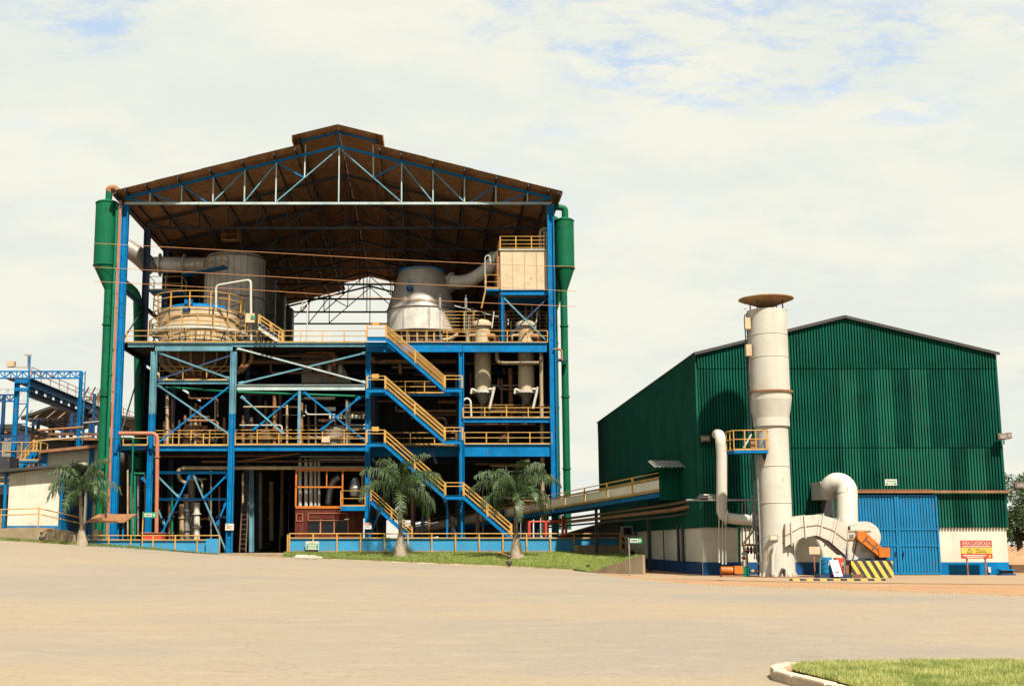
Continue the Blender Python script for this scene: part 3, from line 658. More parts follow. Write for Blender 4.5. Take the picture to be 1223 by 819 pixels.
for k in range(20): a = 2 * math.pi * k / 20 + .16; place(pm, "post", hr, (c.x + 4.26 * math.cos(a), c.y + 4.26 * math.sin(a), zw), (0, 0, a))
mb = MB()
for zz in (1.45, 0.95): ring(c, 3.95, zt + zz - .1, 0.045, mb)
mb.lathe((c.x, c.y, zt - .1), [(3.88, 0), (4.0, 0), (4.0, 0.08), (3.88, 0.08)], 40, caps=False)
hr = mb.build("handrail", "yellow", v); pm = MB().box(-.05, .05, -.05, .05, 0, 1.4).mesh("post", "yellow")
for k in range(14): a = 2 * math.pi * k / 14 + .2; place(pm, "post", hr, (c.x + 3.95 * math.cos(a), c.y + 3.95 * math.sin(a), zt - .1), (0, 0, a))
zb = wz(452, 107)
MB().lathe((c.x, c.y, 0), [(0.5, zb - .2), (0.9, zb), (3.0, ZD - 1.0), (3.0, ZD - .15)], 32).build("hopper", "brown_steel", v)
for k in range(9):
    a = math.pi + math.pi * (k + .5) / 9; d = Vector((math.cos(a), math.sin(a), 0)); b = Vector((c.x, c.y, 0))
    MB().tube(bend([b + d * 3.25 + Vector((0, 0, ZD - .2)), b + d * 3.25 + Vector((0, 0, ZD - 1.2)), b + d * 1.6 + Vector((0, 0, zb + .5))], 0.5), 0.09, 6).build("drain_pipe", "cream_pipe", v)
# blue platform stair to the right of the clarifier
st3 = thing("deck_stair", "small cream-railed stair leading down from the clarifier walkway", "staircase", (wx(322, 400, 105.2), 105.4, ZD))
flight(309, 389, 337, 407.5, st3, 104.9, 105.7, 0.95, "white")
# --- pipe arch over the clarifier
pipe("white pipe arch rising over the clarifier walkway rail", [W(258, 368, 106), W(258, 341, 106), W(299.5, 334, 105.6), W(300, 407, 105.6)], 0.10, "white", 0.35)
bx_ = thing("exit_sign", "green sign on a cream box beside the clarifier's right side", "sign", W(302, 386, 105))
a, b = W(293, 385, 104.9), W(304, 374, 104.9); MB().box(a.x, b.x, 104.9, 105.4, a.z, b.z).build("box", "cream", bx_)
a, b = W(299.5, 380.5, 104.8), W(304, 376.5, 104.8); MB().box(a.x, b.x, 104.82, 104.87, a.z, b.z).build("panel", "sign_green", bx_)
# --- four steel tanks in a row going back
for i in range(4):
    Y = 120 + 9 * i; cx_ = wx(279, 400, 120); cc = Vector((cx_, Y, ZD)); R = 2.9; ht = wz(303, 117.2) - ZD
    t = thing("steel_tank", ["foremost upright steel tank behind the cream clarifier", "second upright steel tank in the receding row behind the clarifier", "third upright steel tank in the receding row behind the clarifier", "hindmost upright steel tank of the row behind the clarifier"][i], "tank", cc, "upright steel tanks in a row")
    MB().lathe(cc, [(R, 0), (R, ht), (R * .93, ht + .28), (R * .7, ht + .55), (R * .1, ht + .75)], 40).build("shell", "steel_pale" if i == 0 else "steel", t)
    for zz in (ht * .28, ht * .62, ht - .05):
        mb = MB(); ring(cc, R + .02, ZD + zz, 0.06, mb); mb.build("band", "steel_dull", t)
    for dx in (2.0, 2.7):
        a = math.atan2(-math.sqrt(max(0, R * R - dx * dx)), dx) if dx < R else 0
        x, y = cc.x + (R + .12) * math.cos(a), cc.y + (R + .12) * math.sin(a); MB().tube(bend([(x, y, ZD), (x, y, ZD + ht * (.62 if dx < 2.5 else .45)), (x - .4, y + .4, ZD + ht * (.62 if dx < 2.5 else .45) + .2)], .2), 0.10, 8).build("pipe", "zinc", t)
    if i == 0:
        k = 14
        for j in range(k):
            a = -math.pi * (j + .5) / k; MB().bar((cc.x + (R + .01) * math.cos(a), cc.y + (R + .01) * math.sin(a), ZD + .2), (cc.x + (R + .01) * math.cos(a), cc.y + (R + .01) * math.sin(a), ZD + ht - .1), .03, .05, up=(1, 0, 0)).build("seam", "steel", t)
# --- silver horizontal duct and the dark chute left of the tanks
pipe("fat silver duct running level into the foremost steel tank", [W(184, 316, 117), W(244, 317, 117)], 0.75, "steel_bright", n=18, flanges=((0, .12), (0, .6)), name="duct", cat="duct")
pipe("dark sloping duct beside the left corner column", [W(150, 295, 116), W(164, 304, 116), W(183, 322, 117)], 0.85, "steel_dull", 1.0, 16, name="duct", cat="duct")
pipe("dark green pipe dropping behind the left corner column", [W(148, 338, 112), W(164, 350, 112), W(165, 420, 112), W(166, 560, 112)], 0.38, "green_tank", 1.0, 14)
def deck(name, label, pts4, rail, thick=0.14, mat="blue", h=1.0, legs=(), group=None):
    """railed platform from 4 plan corners at one level"""
    z = pts4[0][2]; cx_ = sum(p[0] for p in pts4) / 4; cy_ = sum(p[1] for p in pts4) / 4
    t = thing(name, label, "platform", (cx_, cy_, z), group); n = 4
    MB().add([(p[0], p[1], z - thick) for p in pts4] + [(p[0], p[1], z) for p in pts4], [(3, 2, 1, 0), (4, 5, 6, 7)] + [(i, (i + 1) % 4, 4 + (i + 1) % 4, 4 + i) for i in range(4)]).build("floor", mat, t)
    handrail(t, [pts4[i] for i in rail], h, 1.6, rails=(1.0, 0.5))
    for (x, y) in legs: MB().bar((x, y, ZD), (x, y, z - thick), .14, .14, up=(1, 0, 0)).build("leg", mat, t)
    return t
z = wz(321, 113); zA_ = wz(322, 115)
deck("service_platform", "blue platform with yellow rail reaching from the silver duct to the steel tank", [(wx(217, 321, 115), 115, z), (wx(267, 328, 112.5), 111.5, z), (wx(267, 328, 112.5) + .4, 112.6, z), (wx(217, 321, 115), 116.2, z)], (0, 1, 2))
z = wz(346.5, 111)
deck("service_platform", "low blue platform with yellow rail behind the clarifier's left side", [(wx(178, 346, 111), 111, z), (wx(217, 346, 111), 111, z), (wx(217, 346, 111), 113, z), (wx(178, 346, 111), 113, z)], (3, 0, 1, 2), h=1.25)
z = wz(293, 121)
deck("service_platform", "tiny yellow-railed perch on top of the foremost steel tank", [(wx(265, 293, 119), 119, z), (wx(284, 293, 119), 119, z), (wx(284, 293, 119), 120.5, z), (wx(265, 293, 119), 120.5, z)], (3, 0, 1, 2), h=1.25, mat="brown_steel")
# --- steel cone vessel
c = W(503.5, 400, 112.0); c.z = ZD
v = thing("cone_vessel", "big dented steel vessel with tapering top and blue lid on the deck", "tank", c)
zb, zm_, ztp = wz(393, 109), wz(365, 109), wz(318, 110); R, RT = 3.12, 2.08
MB().lathe((c.x, c.y, 0), [(R - .15, zb), (R, zb + .02), (R, zm_), ], 44, caps=False).build("drum", "steel_bright", v)  # brighter steel than the cone: sun on the drum put into the colour
MB().lathe((c.x, c.y, 0), [(R + .03, zm_), (RT, ztp - .25), (RT - .25, ztp), (RT - .6, ztp + .05)], 44).build("cone", "steel", v)
mb = MB(); ring(c, R + .03, zm_, 0.07, mb); ring(c, R + .0, zb + .05, 0.07, mb); mb.build("seam_ring", "steel_dull", v)
mb = MB(); ring(c, lerp(R, RT, .55), lerp(zm_, ztp - .25, .55), 0.02, mb); mb.build("seam_ring", "steel_dull", v)
MB().lathe((c.x, c.y + .3, ztp - .15), [(RT + .05, 0), (RT + .05, .22), (RT - .5, .3), (.2, .42)], 40).build("lid", "blue", v)
MB().lathe((c.x, c.y, ZD), [(R - .5, 0), (R - .5, zb - ZD)], 32).build("skirt", "brown_steel", v)
for k in range(12):
    a = math.pi + math.pi * (k + .5) / 12; x, y = c.x + (R - .25) * math.cos(a), c.y + (R - .25) * math.sin(a); MB().tube([(x, y, ZD), (x, y, zb - .05)], .1, 8).build("leg", "cream_pipe" if k % 2 else "steel_dull", v)
for px, w in ((481.5, .04), (511.5, .05), (513.5, .05)):
    x = wx(px, 380, 109); y = c.y - math.sqrt(R * R - (x - c.x) ** 2) - .04; MB().bar((x, y, zb), (x, y, zm_), w, .04, up=(1, 0, 0)).build("seam", "steel_dull", v)
p = W(488, 344, 109.3); vb = MB().tube([p + Vector((0, .6, 0)), p, p + Vector((.25, -.3, -.15))], .22, 10).build("inlet_valve", "blue_band", v)
MB().tube([p + Vector((.05, -.1, .1)), p + Vector((.05, -.1, .75))], .1, 8).build("valve_stem", "blue_muted", vb)
pipe("fat steel duct bending up from the cone vessel to the white box", [W(532, 337, 112), W(556, 337.5, 111), W(575, 328, 109.5), W(599, 305, 107.5)], 0.62, "steel_pale", 1.2, 18, flanges=((0, .3), (2, .75)), name="duct", cat="duct")
# --- two slim rods with pods, gooseneck lamps
for i, (px, py0, py1, lab) in enumerate(((525.5, 352, 393, "slim sensor rod with pale pod in front of the cone vessel"), (556.5, 352, 393, "slim sensor rod with pale pod right of the cone vessel"))):
    a = W(px, py1, 106.5); t = thing("sensor_rod", lab, "rod", a, "sensor rods"); z1 = wz(py0, 106.5); MB().tube([(a.x, a.y, ZD), (a.x, a.y, z1)], .035, 6).build("rod", "blue_muted", t)
    zz = wz(py0 + 18, 106.5); MB().lathe((a.x, a.y, zz), [(.05, 0), (.13, .1), (.13, .95), (.05, 1.05)], 12).build("pod", "zinc", t)
for lab, px, pyb, pyt, Y, s in (("gooseneck lamp post on the deck in the bright gap before the back gable", 366.5, 408, 361, 106, -1), ("gooseneck lamp beside the upper left of the white box", 579.5, 345, 306, 105.5, 1)):
    a = W(px, pyb, Y); t = thing("lamp_post", lab, "lamp", a); z1 = wz(pyt, Y)
    MB().tube([(a.x, Y, a.z), (a.x, Y, z1 - .2), (a.x + s * .08, Y, z1), (a.x + s * .25, Y, z1 + .1), (a.x + s * .42, Y, z1), (a.x + s * .45, Y, z1 - .3)], .045, 8).build("pole", "white", t)
    MB().lathe((a.x + s * .45, Y, z1 - .75), [(.05, 0), (.14, .08), (.14, .35), (.06, .48)], 12).build("lamp_head", "zinc", t)
# --- white control box on its blue frame
a, b = W(598, 346, 104.4), W(655, 299, 104.4)
v = thing("white_tank_box", "rust-streaked white tank box on a blue frame at the right corner", "tank", ((a.x + b.x) / 2, 106, ZD))
MB().box(a.x, b.x, 104.4, 108.4, a.z, b.z).build("body", "cream", v)
MB().box(a.x - .12, b.x + .05, 104.3, 108.5, b.z, b.z + .1).build("roof", "white", v)
for k in range(1, 4): MB().box(lerp(a.x, b.x, k / 4) - .02, lerp(a.x, b.x, k / 4) + .02, 104.37, 104.4, a.z, b.z).build("seam", "cream_pipe", v)
MB().box(a.x - .30, a.x - .02, 104.6, 108.2, a.z + .1, b.z - .1).build("side_frame", "rust", v)
MB().ibeam((a.x, 104.5, a.z - .23), (b.x, 104.5, a.z - .23), .44, .25).build("beam", "blue", v); MB().ibeam((a.x, 108.2, a.z - .23), (b.x, 108.2, a.z - .23), .44, .25).build("beam", "blue", v)
xp = wx(600.5, 380, 104.5)
for y in (104.5, 108.2): MB().ibeam((xp, y, ZD), (xp, y, a.z - .45), .26, .24, up=(1, 0, 0)).build("post", "blue", v)
MB().bar(W(602, 356, 104.5), W(654, 408, 104.5), .07, .13).build("brace", "blue_muted", v); MB().bar(W(654, 356, 104.6), W(603, 406, 104.6), .07, .13).build("brace", "navy_steel", v)
handrail(v, [(a.x, 108.3, b.z + .1), (a.x, 104.4, b.z + .1), (b.x - .1, 104.4, b.z + .1)], 1.1, 1.35, rails=(1, .7, .4, .12), kick=0)
z = wz(345, 104.6)
deck("service_platform", "small blue platform with yellow rail left of the white tank box", [(wx(580.5, 345, 104.6), 104.6, z), (wx(596.5, 345, 104.6), 104.6, z), (wx(596.5, 345, 104.6), 106.5, z), (wx(580.5, 345, 104.6), 106.5, z)], (3, 0, 1), h=1.2)
pipe("cream pipe hooped over the rail on the white tank box", [W(645.5, 297, 105.6), W(645.5, 274, 105.6), W(655, 273, 105.6)], 0.15, "cream_pipe", .35)
for px in (650, 653): pipe(("left" if px == 650 else "right") + " thin white pipe standing on the white tank box roof", [W(px, 297, 105.2), W(px, 276, 105.2)], 0.07, "white", group="thin pipes on the white tank box")
pipe("yellow leg pipe leaning from the small platform to the deck", [W(580, 346, 104.7), W(575, 368, 104.7)], .07, "yellow", name="support_pipe")
# --- two upright heat exchangers through the deck
for i, px in enumerate((576.5, 628.5)):
    Y = 106.3; b = W(px, 440, Y); zb, zt_ = wz(468, Y), wz(388, Y); R = .70
    v = thing("heat_exchanger", ("left" if i == 0 else "right") + " upright cream heat exchanger passing through the right end of the deck", "heat exchanger", (b.x, Y, zb), "heat exchangers")
    MB().lathe((b.x, Y, 0), [(R, zb), (R, zt_)], 24).build("shell", "cream", v)
    fl = MB().lathe((b.x, Y, 0), [(R, zb - .12), (R + .22, zb - .12), (R + .22, zb + .12), (R, zb + .12)], 24).build("bottom_flange", "white", v)
    f2 = MB().lathe((b.x, Y, 0), [(R, zt_ - .15), (R + .2, zt_ - .15), (R + .2, zt_ + .1), (R * .8, zt_ + .35), (.1, zt_ + .5)], 24).build("top_head", "cream", v)
    bolt = MB().tube([(0, 0, -.22), (0, 0, .2)], .05, 6).mesh("bolt", "steel_dull")
    for ff, zz in ((fl, zb), (f2, zt_)):
        for k in range(16): t_ = 2 * math.pi * k / 16; place(bolt, "bolt", ff, (b.x + (R + .13) * math.cos(t_), Y + (R + .13) * math.sin(t_), zz))
    MB().tube(bend([(b.x + .4, Y - .4, ZD + .75), (b.x + 1.15, Y - .5, ZD + .75), (b.x + 1.15, Y - .5, ZD - .1)], .45), .27, 12).build("outlet_elbow", "rust", v)
    MB().tube(bend([(b.x - .6, Y - .3, ZD + .9), (b.x - 1.2, Y - .3, ZD + .9), (b.x - 1.2, Y - .3, ZD)], .2), .09, 8).build("side_pipe", "cream_pipe", v)
    MB().tube([W(px + 11, 392, Y - .6), W(px + 13.5, 372, Y - .6)], .06, 6).build("gauge_pipe", "white", v)
    MB().tube([W(px + 14, 462, Y - .9), W(px + 8, 488, Y - .9)], .12, 8).build("sight_tube", "white", v)
    MB().tube(bend([W(px + 7, 465, Y - .8), W(px + 12, 464, Y - .8), W(px + 12.5, 470, Y - .8)], .15), .10, 8).build("nozzle", "white", v)
    MB().tube(bend([W(px - 8, 467, Y - .8), W(px - 13, 464, Y - .8), W(px - 14, 470, Y - .8)], .15), .10, 8).build("nozzle", "white", v)
    MB().lathe((b.x, Y, 0), [(.25, wz(482, Y)), (.55, wz(473, Y)), (R, zb - .1)], 20).build("bottom_cone", "steel_dull", v)
pipe("cream pipe dropping from the deck and running level behind the right exchanger", [W(593.5, 420, 105.3), W(594, 432, 105.3), W(602, 433.5, 105.3), W(646, 433, 105.3)], .17, "cream_pipe", .5)
pipe("upright cream pipe near the right corner column", [W(646.5, 419, 105.1), W(649, 640, 105.1)], .19, "cream_pipe", flanges=((0, .3), (0, .52)))
pipe("rusty upright pipe between the two heat exchangers", [W(609.5, 440, 107.6), W(610.5, 505, 107.6)], .20, "rust", flanges=((0, .3), (0, .6)))
pipe("grey hooped hose pipe beside the fifth column", [W(563, 500, 105), W(562, 478, 105), W(557, 475, 105), W(553, 479, 105)], .09, "white", .3)
pipe("yellow pipe stub lying on the deck before the cone vessel", [W(529, 406, 105), W(538, 405, 105), W(547, 399, 105)], .17, "cream_pipe", .3)

# ================================================================== lower storeys of the factory
# --- cabin with orange window frame above a maroon sheet-metal office
YC = 105.2
a, b = W(353, 607, YC), W(436, 561, YC)
v = thing("control_cabin", "raised cabin with orange window frame above a maroon sheet-metal office", "cabin", ((a.x + b.x) / 2, YC + 2, ZG))
zm_ = wz(606.5, YC)
for nm, px0, px1, py0, py1 in (("frame_bar", 353, 436, 559.5, 562.5), ("frame_bar", 353, 409, 580.5, 582.3), ("frame_bar", 353, 436, 604, 607), ("frame_bar", 352.3, 355, 562.5, 604), ("frame_bar", 408, 410.3, 562.5, 604), ("frame_bar", 389.5, 391, 562.5, 580.5), ("frame_bar", 431.5, 434, 562.5, 604)):
    p, s = W(px0, py1, YC), W(px1, py0, YC); MB().box(p.x, s.x, YC - .08, YC + .08, p.z, s.z).build(nm, "orange", v)
p, s = W(355, 604, YC), W(408, 562.5, YC)
for k, (x0, x1, z0, z1) in enumerate(((p.x, s.x, p.z, wz(582.3, YC)), (p.x, wx(389.5, 571, YC), wz(580.5, YC), s.z), (wx(391, 571, YC), s.x, wz(580.5, YC), s.z))): pass
MB().box(a.x, b.x, YC + .1, YC + 4, zm_ - .12, zm_).build("floor", "maroon", v)
p, s = W(352, 641, YC), W(434, 608, YC)
mb = MB(); 
for x0, x1, z0, z1 in ((352, 368, 641, 608), (368, 416, 619.5, 608), (416, 434, 641, 608), (368, 416, 641, 637)):
    pa, pb = W(x0, z0, YC), W(x1, z1, YC); MB().corr((pa.x, YC, ZG if z0 > 640 else pa.z), (1, 0, 0), (0, 0, 1), (0, -1, 0), pb.x - pa.x, pb.z - (ZG if z0 > 640 else pa.z), .22, .03).build("wall_sheet", "maroon", v)
for x0, x1 in ((368, 383), (383.5, 399.5), (400, 416)):
    pa, pb = W(x0, 637, YC), W(x1, 620, YC); w_ = MB().box(pa.x, pb.x, YC + .06, YC + .09, pa.z, pb.z).build("window", "glass_dark", v)
    MB().box(pb.x - .06, pb.x + .04, YC - .03, YC + .05, pa.z, pb.z).build("mullion", "salmon", w_)
for x0, x1, y0, y1 in ((354, 361.5, 613, 622), (368, 414.5, 612.5, 621)):
    pa, pb = W(x0, y1, YC - .1), W(x1, y0, YC - .1); f = MB()
    for A, B in (((pa.x, pa.z), (pb.x, pa.z)), ((pb.x, pa.z), (pb.x, pb.z)), ((pb.x, pb.z), (pa.x, pb.z)), ((pa.x, pb.z), (pa.x, pa.z))): f.bar((A[0], YC - .08, A[1]), (B[0], YC - .08, B[1]), .04, .05)
    f.build("trim_frame", "salmon", v)
z = wz(604.5, Y0 + .2)
deck("service_platform", "blue balcony with yellow rail in front of the orange-framed cabin", [(wx(407, 604, Y0 - .2), Y0 - .2, z), (wx(436, 604, Y0 - .2), Y0 - .2, z), (wx(436, 604, Y0 - .2), YC, z), (wx(407, 604, Y0 - .2), YC, z)], (3, 0, 1), thick=.35, h=1.25)
# pale upright pipes seen through the cabin frame
for k, px in enumerate((358.5, 365.5, 371.5, 376.5, 381)):
    pipe("pale upright pipe behind the orange cabin frame, %s from the left" % ORD[k], [W(px, 606, YC + 1.6), W(px, 548, YC + 1.6)], .15 if k in (0, 1, 2) else .11, "white", group="pale pipes behind the cabin frame")
pipe("bent steel ducting behind the right cabin pane", [W(392, 602, YC + 2.6), W(394, 584, YC + 2.6), W(398, 574, YC + 2.6), W(405, 569, YC + 2.6)], .3, "zinc", .4)
tag(MB().lathe(W(424, 594, YC + 1), [(.1, 0), (.42, .15), (.5, .8), (.3, 1.5), (.1, 1.7)], 16).build("dust_collector", "zinc"), "small grey bell-shaped dust collector behind the cabin balcony", "machine")
# level pipes under the middle floor
pipe("long cream pipe running level under the middle floor", [W(223, 577, 105.6), W(214, 572, 105.6), W(213, 560, 105.6), W(220, 558.5, 105.6), W(436, 558.5, 105.6)], .16, "cream_pipe", .4, flanges=((3, .0), (3, .5)))
for lab, py, px0, px1, r, m, Y in (("brown pipe high under the middle floor above the wheel braces", 544.5, 187, 270, .08, "rust", 106.2), ("short brown pipe below the middle floor near the third column", 551, 241, 276, .1, "rust", 106.5),
        ("thin grey pipe topmost above the orange cabin frame", 545, 358, 436, .07, "zinc", 106), ("pale pipe just above the orange cabin frame", 548.5, 374, 436, .1, "white", 107), ("dark brown pipe over the open loading bay", 550.5, 282, 436, .09, "brown_steel", 106.6),
        ("thin rusty pipe over the open loading bay", 544, 282, 345, .07, "rust", 106.4), ("brown pipe crossing behind the half floor in the stair bay", 431.5, 443, 545, .22, "brown_steel", 107.5), ("brown pipe running level below the deck in the middle bay", 432, 300, 437, .22, "brown_steel", 108),
        ("rusty pipe running level behind the exchangers", 434, 556, 640, .1, "rust", 108.6), ("dark rusty pipe behind the right mid platform", 507, 556, 640, .12, "rust", 107.8)):
    pipe(lab, [W(px0, py, Y), W(px1, py, Y)], r, m)
for lab, p0, p1, r, m in (("green pipe slanting under the half floor in the left bay", (198, 462.5), (277, 467.5), .10, "green_pipe"), ("green pipe slanting under the half floor in the middle bay", (284, 468), (437, 473.5), .10, "green_pipe"),
        ("rusty pipe slanting upward over the loading bay", (285, 551), (358, 541), .07, "rust")):
    pipe(lab, [W(*p0, 105.5), W(*p1, 105.5)], r, m)
# steel hopper under the deck in the middle bay, with its row of louvres
a, b = W(360, 457, 110), W(420, 425, 110)
v = thing("feed_hopper", "grey tapering steel hopper hanging below the deck in the middle bay", "hopper", ((a.x + b.x) / 2, 111, a.z))
MB().poly([(a.x, a.z), (b.x, a.z), (wx(404, 425, 110), b.z), (a.x, b.z)], 110, 113).build("body", "steel_dull", v)
for k in range(6):
    p = W(372 + 6.5 * k, 446, 110); MB().box(p.x, p.x + .3, 109.9, 110.02, p.z, p.z + .9).build("louvre", "steel_bright" if k % 2 else "dark_steel", v)
MB().box(a.x, wx(418, 433, 110), 109.93, 109.99, wz(434, 110), wz(430, 110)).build("strip", "brown_steel", v)
# diagonal brown pipes from the deck beside the third column
for k, (p0, p1, p2) in enumerate((((291, 418), (292, 432), (284, 446)), ((300, 416), (301, 430), (288, 444)))):
    pipe("%s brown pipe elbowing down beside the third column's top" % ("outer" if k else "inner"), [W(*p0, 105.5), W(*p1, 105.5), W(*p2, 105.5)], .17, "rust", .4)
# ladder in the loading bay
v = thing("ladder", "tall brown ladder leaning in the open loading bay", "ladder", W(288, 658, 107))
for dx in (0, 7.5): MB().bar(W(286 + dx, 659, 107), W(290.5 + dx, 575, 107.5), .06, .09).build("rail", "brown_steel", v)
for k in range(14): t_ = (k + .7) / 14.5; MB().bar(W(286 + 4.5 * t_, 659 - 84 * t_, 107 + .5 * t_), W(293.5 + 4.5 * t_, 659 - 84 * t_, 107 + .5 * t_), .04, .04).build("rung", "brown_steel", v)
tag(MB().ibeam(W(300.5, 659, 107.5), W(300.5, 560, 107.5), .38, .35, up=(1, 0, 0)).build("steel_post", "blue_muted"), "single muted blue post in the open loading bay behind the ladder", "post")
# assorted machinery of the ground storey seen between the braces
rnd = random.Random(3)
for lab, px, py0, py1, r, m, Y in (("rusty upright drum pipe behind the braced left bay, leftmost", 204, 600, 656, .2, "rust", 107), ("ochre upright pipe between the wheel braces", 217, 602, 656, .2, "cream_pipe", 107.5), ("pale upright pipe with insulated middle in the braced bay", 223, 590, 656, .28, "zinc", 108),
        ("grey upright duct in the middle of the braced bay", 229, 570, 656, .30, "steel_dull", 108.5), ("white lagged pipe right of centre in the braced bay", 235, 600, 645, .26, "white", 107.2), ("slim green upright pipe in the braced bay", 205.5, 575, 640, .09, "green_pipe", 106.5),
        ("thin grey pipe standing left of the third column", 252, 560, 650, .07, "zinc", 106.5), ("thin rusty pipe far right in the braced bay", 262, 580, 650, .07, "rust", 107), ("dim grey pipe just inside the loading bay", 311, 565, 655, .16, "steel_dull", 113),
        ("dim pale pipe deeper inside the loading bay", 324, 575, 645, .2, "cream_pipe", 117), ("dim brown pipe right inside the loading bay", 337, 560, 640, .14, "rust", 115), ("thin cream pipe bent in front of the ladder", 290, 565, 600, .08, "cream_pipe", 106.3)):
    pipe(lab, [W(px, py1, Y), W(px, py0, Y)], r, m, flanges=((0, .35), (0, .7)))
COLN = {"rust": "rusty", "steel_dull": "grey", "navy_steel": "dark blue", "brown_steel": "brown", "cream_pipe": "cream", "white": "white", "green_pipe": "green", "zinc": "pale grey", "blue_muted": "muted blue"}
def clutter(where, count, px_a, px_b, py_a, py_b, Ya, Yb, mats, upright, seed, rmax=.2, group=None):
    """pipes of one bay, each told apart by its colour and place in the row"""
    r = random.Random(seed); items = []
    for k in range(count):
        px, py, Y, m, rad = r.uniform(px_a, px_b), r.uniform(py_a, py_b), r.uniform(Ya, Yb), r.choice(mats), r.uniform(.06, rmax)
        if upright: items.append((px, m, [W(px, py_b, Y), W(px, lerp(py_a, py_b, r.uniform(0, .6)), Y)], rad, r))
        else:
            x2 = min(px_b, px + r.uniform(.25, .8) * (px_b - px_a)); P = [W(px, py, Y), W(x2, py, Y)]
            if r.random() < .5: P.append(W(x2, min(py_b, py + r.uniform(6, 22)), Y))
            if r.random() < .3: P.insert(0, W(px, max(py_a, py - r.uniform(5, 14)), Y))
            items.append((py, m, P, rad, r))
    items.sort(key=lambda t: t[0])
    for i, (_, m, P, rad, r) in enumerate(items):
        pipe("%s %s pipe %s, %s from the %s" % (COLN[m], "upright" if upright else "level", where, ORD[i], "left" if upright else "top"), P, rad, m, .35, 8, flanges=((0, .3), (0, .75)), group=group)
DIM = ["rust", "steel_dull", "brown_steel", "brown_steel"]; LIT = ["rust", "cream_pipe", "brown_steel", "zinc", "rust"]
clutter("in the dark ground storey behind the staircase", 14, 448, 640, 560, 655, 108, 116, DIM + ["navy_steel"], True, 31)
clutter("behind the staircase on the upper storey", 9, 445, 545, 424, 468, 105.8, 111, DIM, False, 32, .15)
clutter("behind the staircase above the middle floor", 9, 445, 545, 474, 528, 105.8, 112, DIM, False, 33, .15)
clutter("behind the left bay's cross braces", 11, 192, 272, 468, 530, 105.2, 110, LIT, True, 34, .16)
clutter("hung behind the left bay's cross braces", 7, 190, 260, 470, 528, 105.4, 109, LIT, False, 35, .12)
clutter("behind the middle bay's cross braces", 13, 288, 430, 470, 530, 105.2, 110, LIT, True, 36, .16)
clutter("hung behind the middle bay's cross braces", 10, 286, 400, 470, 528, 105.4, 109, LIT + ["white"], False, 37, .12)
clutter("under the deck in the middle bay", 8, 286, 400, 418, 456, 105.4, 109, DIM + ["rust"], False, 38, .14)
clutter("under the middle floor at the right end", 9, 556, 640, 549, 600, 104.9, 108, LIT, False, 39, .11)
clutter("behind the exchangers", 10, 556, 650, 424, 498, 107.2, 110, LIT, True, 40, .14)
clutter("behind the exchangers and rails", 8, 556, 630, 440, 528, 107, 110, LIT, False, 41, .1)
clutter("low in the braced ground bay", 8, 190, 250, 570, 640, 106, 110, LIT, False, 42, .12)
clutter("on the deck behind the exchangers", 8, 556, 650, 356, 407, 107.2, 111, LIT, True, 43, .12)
# row of small white valve stubs and pipes in the middle bay
for k in range(10): pipe("small white valve stub on the middle floor near the stair, %s from the left" % ORD[k], [W(394 + 4.4 * k, 500, 106), W(394.6 + 4.4 * k, 494.5 + (k * 7 % 3), 106)], .09 + .03 * (k % 3), "white", group="white valve stubs")
for k, py in enumerate((507.5, 511.5)): pipe(("upper" if k == 0 else "lower") + " white level pipe below the valve stubs near the stair", [W(409, py, 106.1), W(436, py, 106.1)], .07, "white")
for lab, px, Y, r, h, m in (("rusty round pump tank on the middle floor behind the left bay", 232, 109, 1.0, 2.2, "rust"), ("brown gearbox drum on the middle floor near the third column", 318, 108, .9, 1.6, "brown_steel"), ("dull steel drum on the middle floor near the stair bay", 400, 109, 1.1, 2.0, "steel_dull"), ("dull steel drum on the middle floor under the exchangers", 606, 109, .9, 1.5, "brown_steel")):
    p = W(px, 531, Y); p.z = Z2; v = thing("machine_drum", lab, "machine", p)
    MB().lathe(p, [(r * .9, 0), (r, .1), (r, h * .8), (r * .6, h), (.15, h + .1)], 20).build("shell", m, v); MB().lathe(p, [(r + .08, h * .4), (r + .08, h * .46)], 20).build("band", "dark_steel", v); MB().tube([p + Vector((0, 0, h)), p + Vector((0, 0, h + .8))], .12, 8).build("neck", m, v)
# white signs and boxes on the middle floor
for lab, px0, px1, py0, py1, m in (("yellow plate on the middle floor rail near the fourth column", 384, 394, 521.5, 528, "cream"), ("grey dark-lettered board hanging below the half floor", 388, 401, 486, 490.5, "zinc")):
    p, s = W(px0, py1, Y0 - .2 if py1 > 500 else Y0 + 1.0), W(px1, py0, Y0 - .2 if py1 > 500 else Y0 + 1.0); tag(MB().box(p.x, s.x, p.y - .02, p.y + .02, p.z, s.z).build("board", m), lab, "sign")

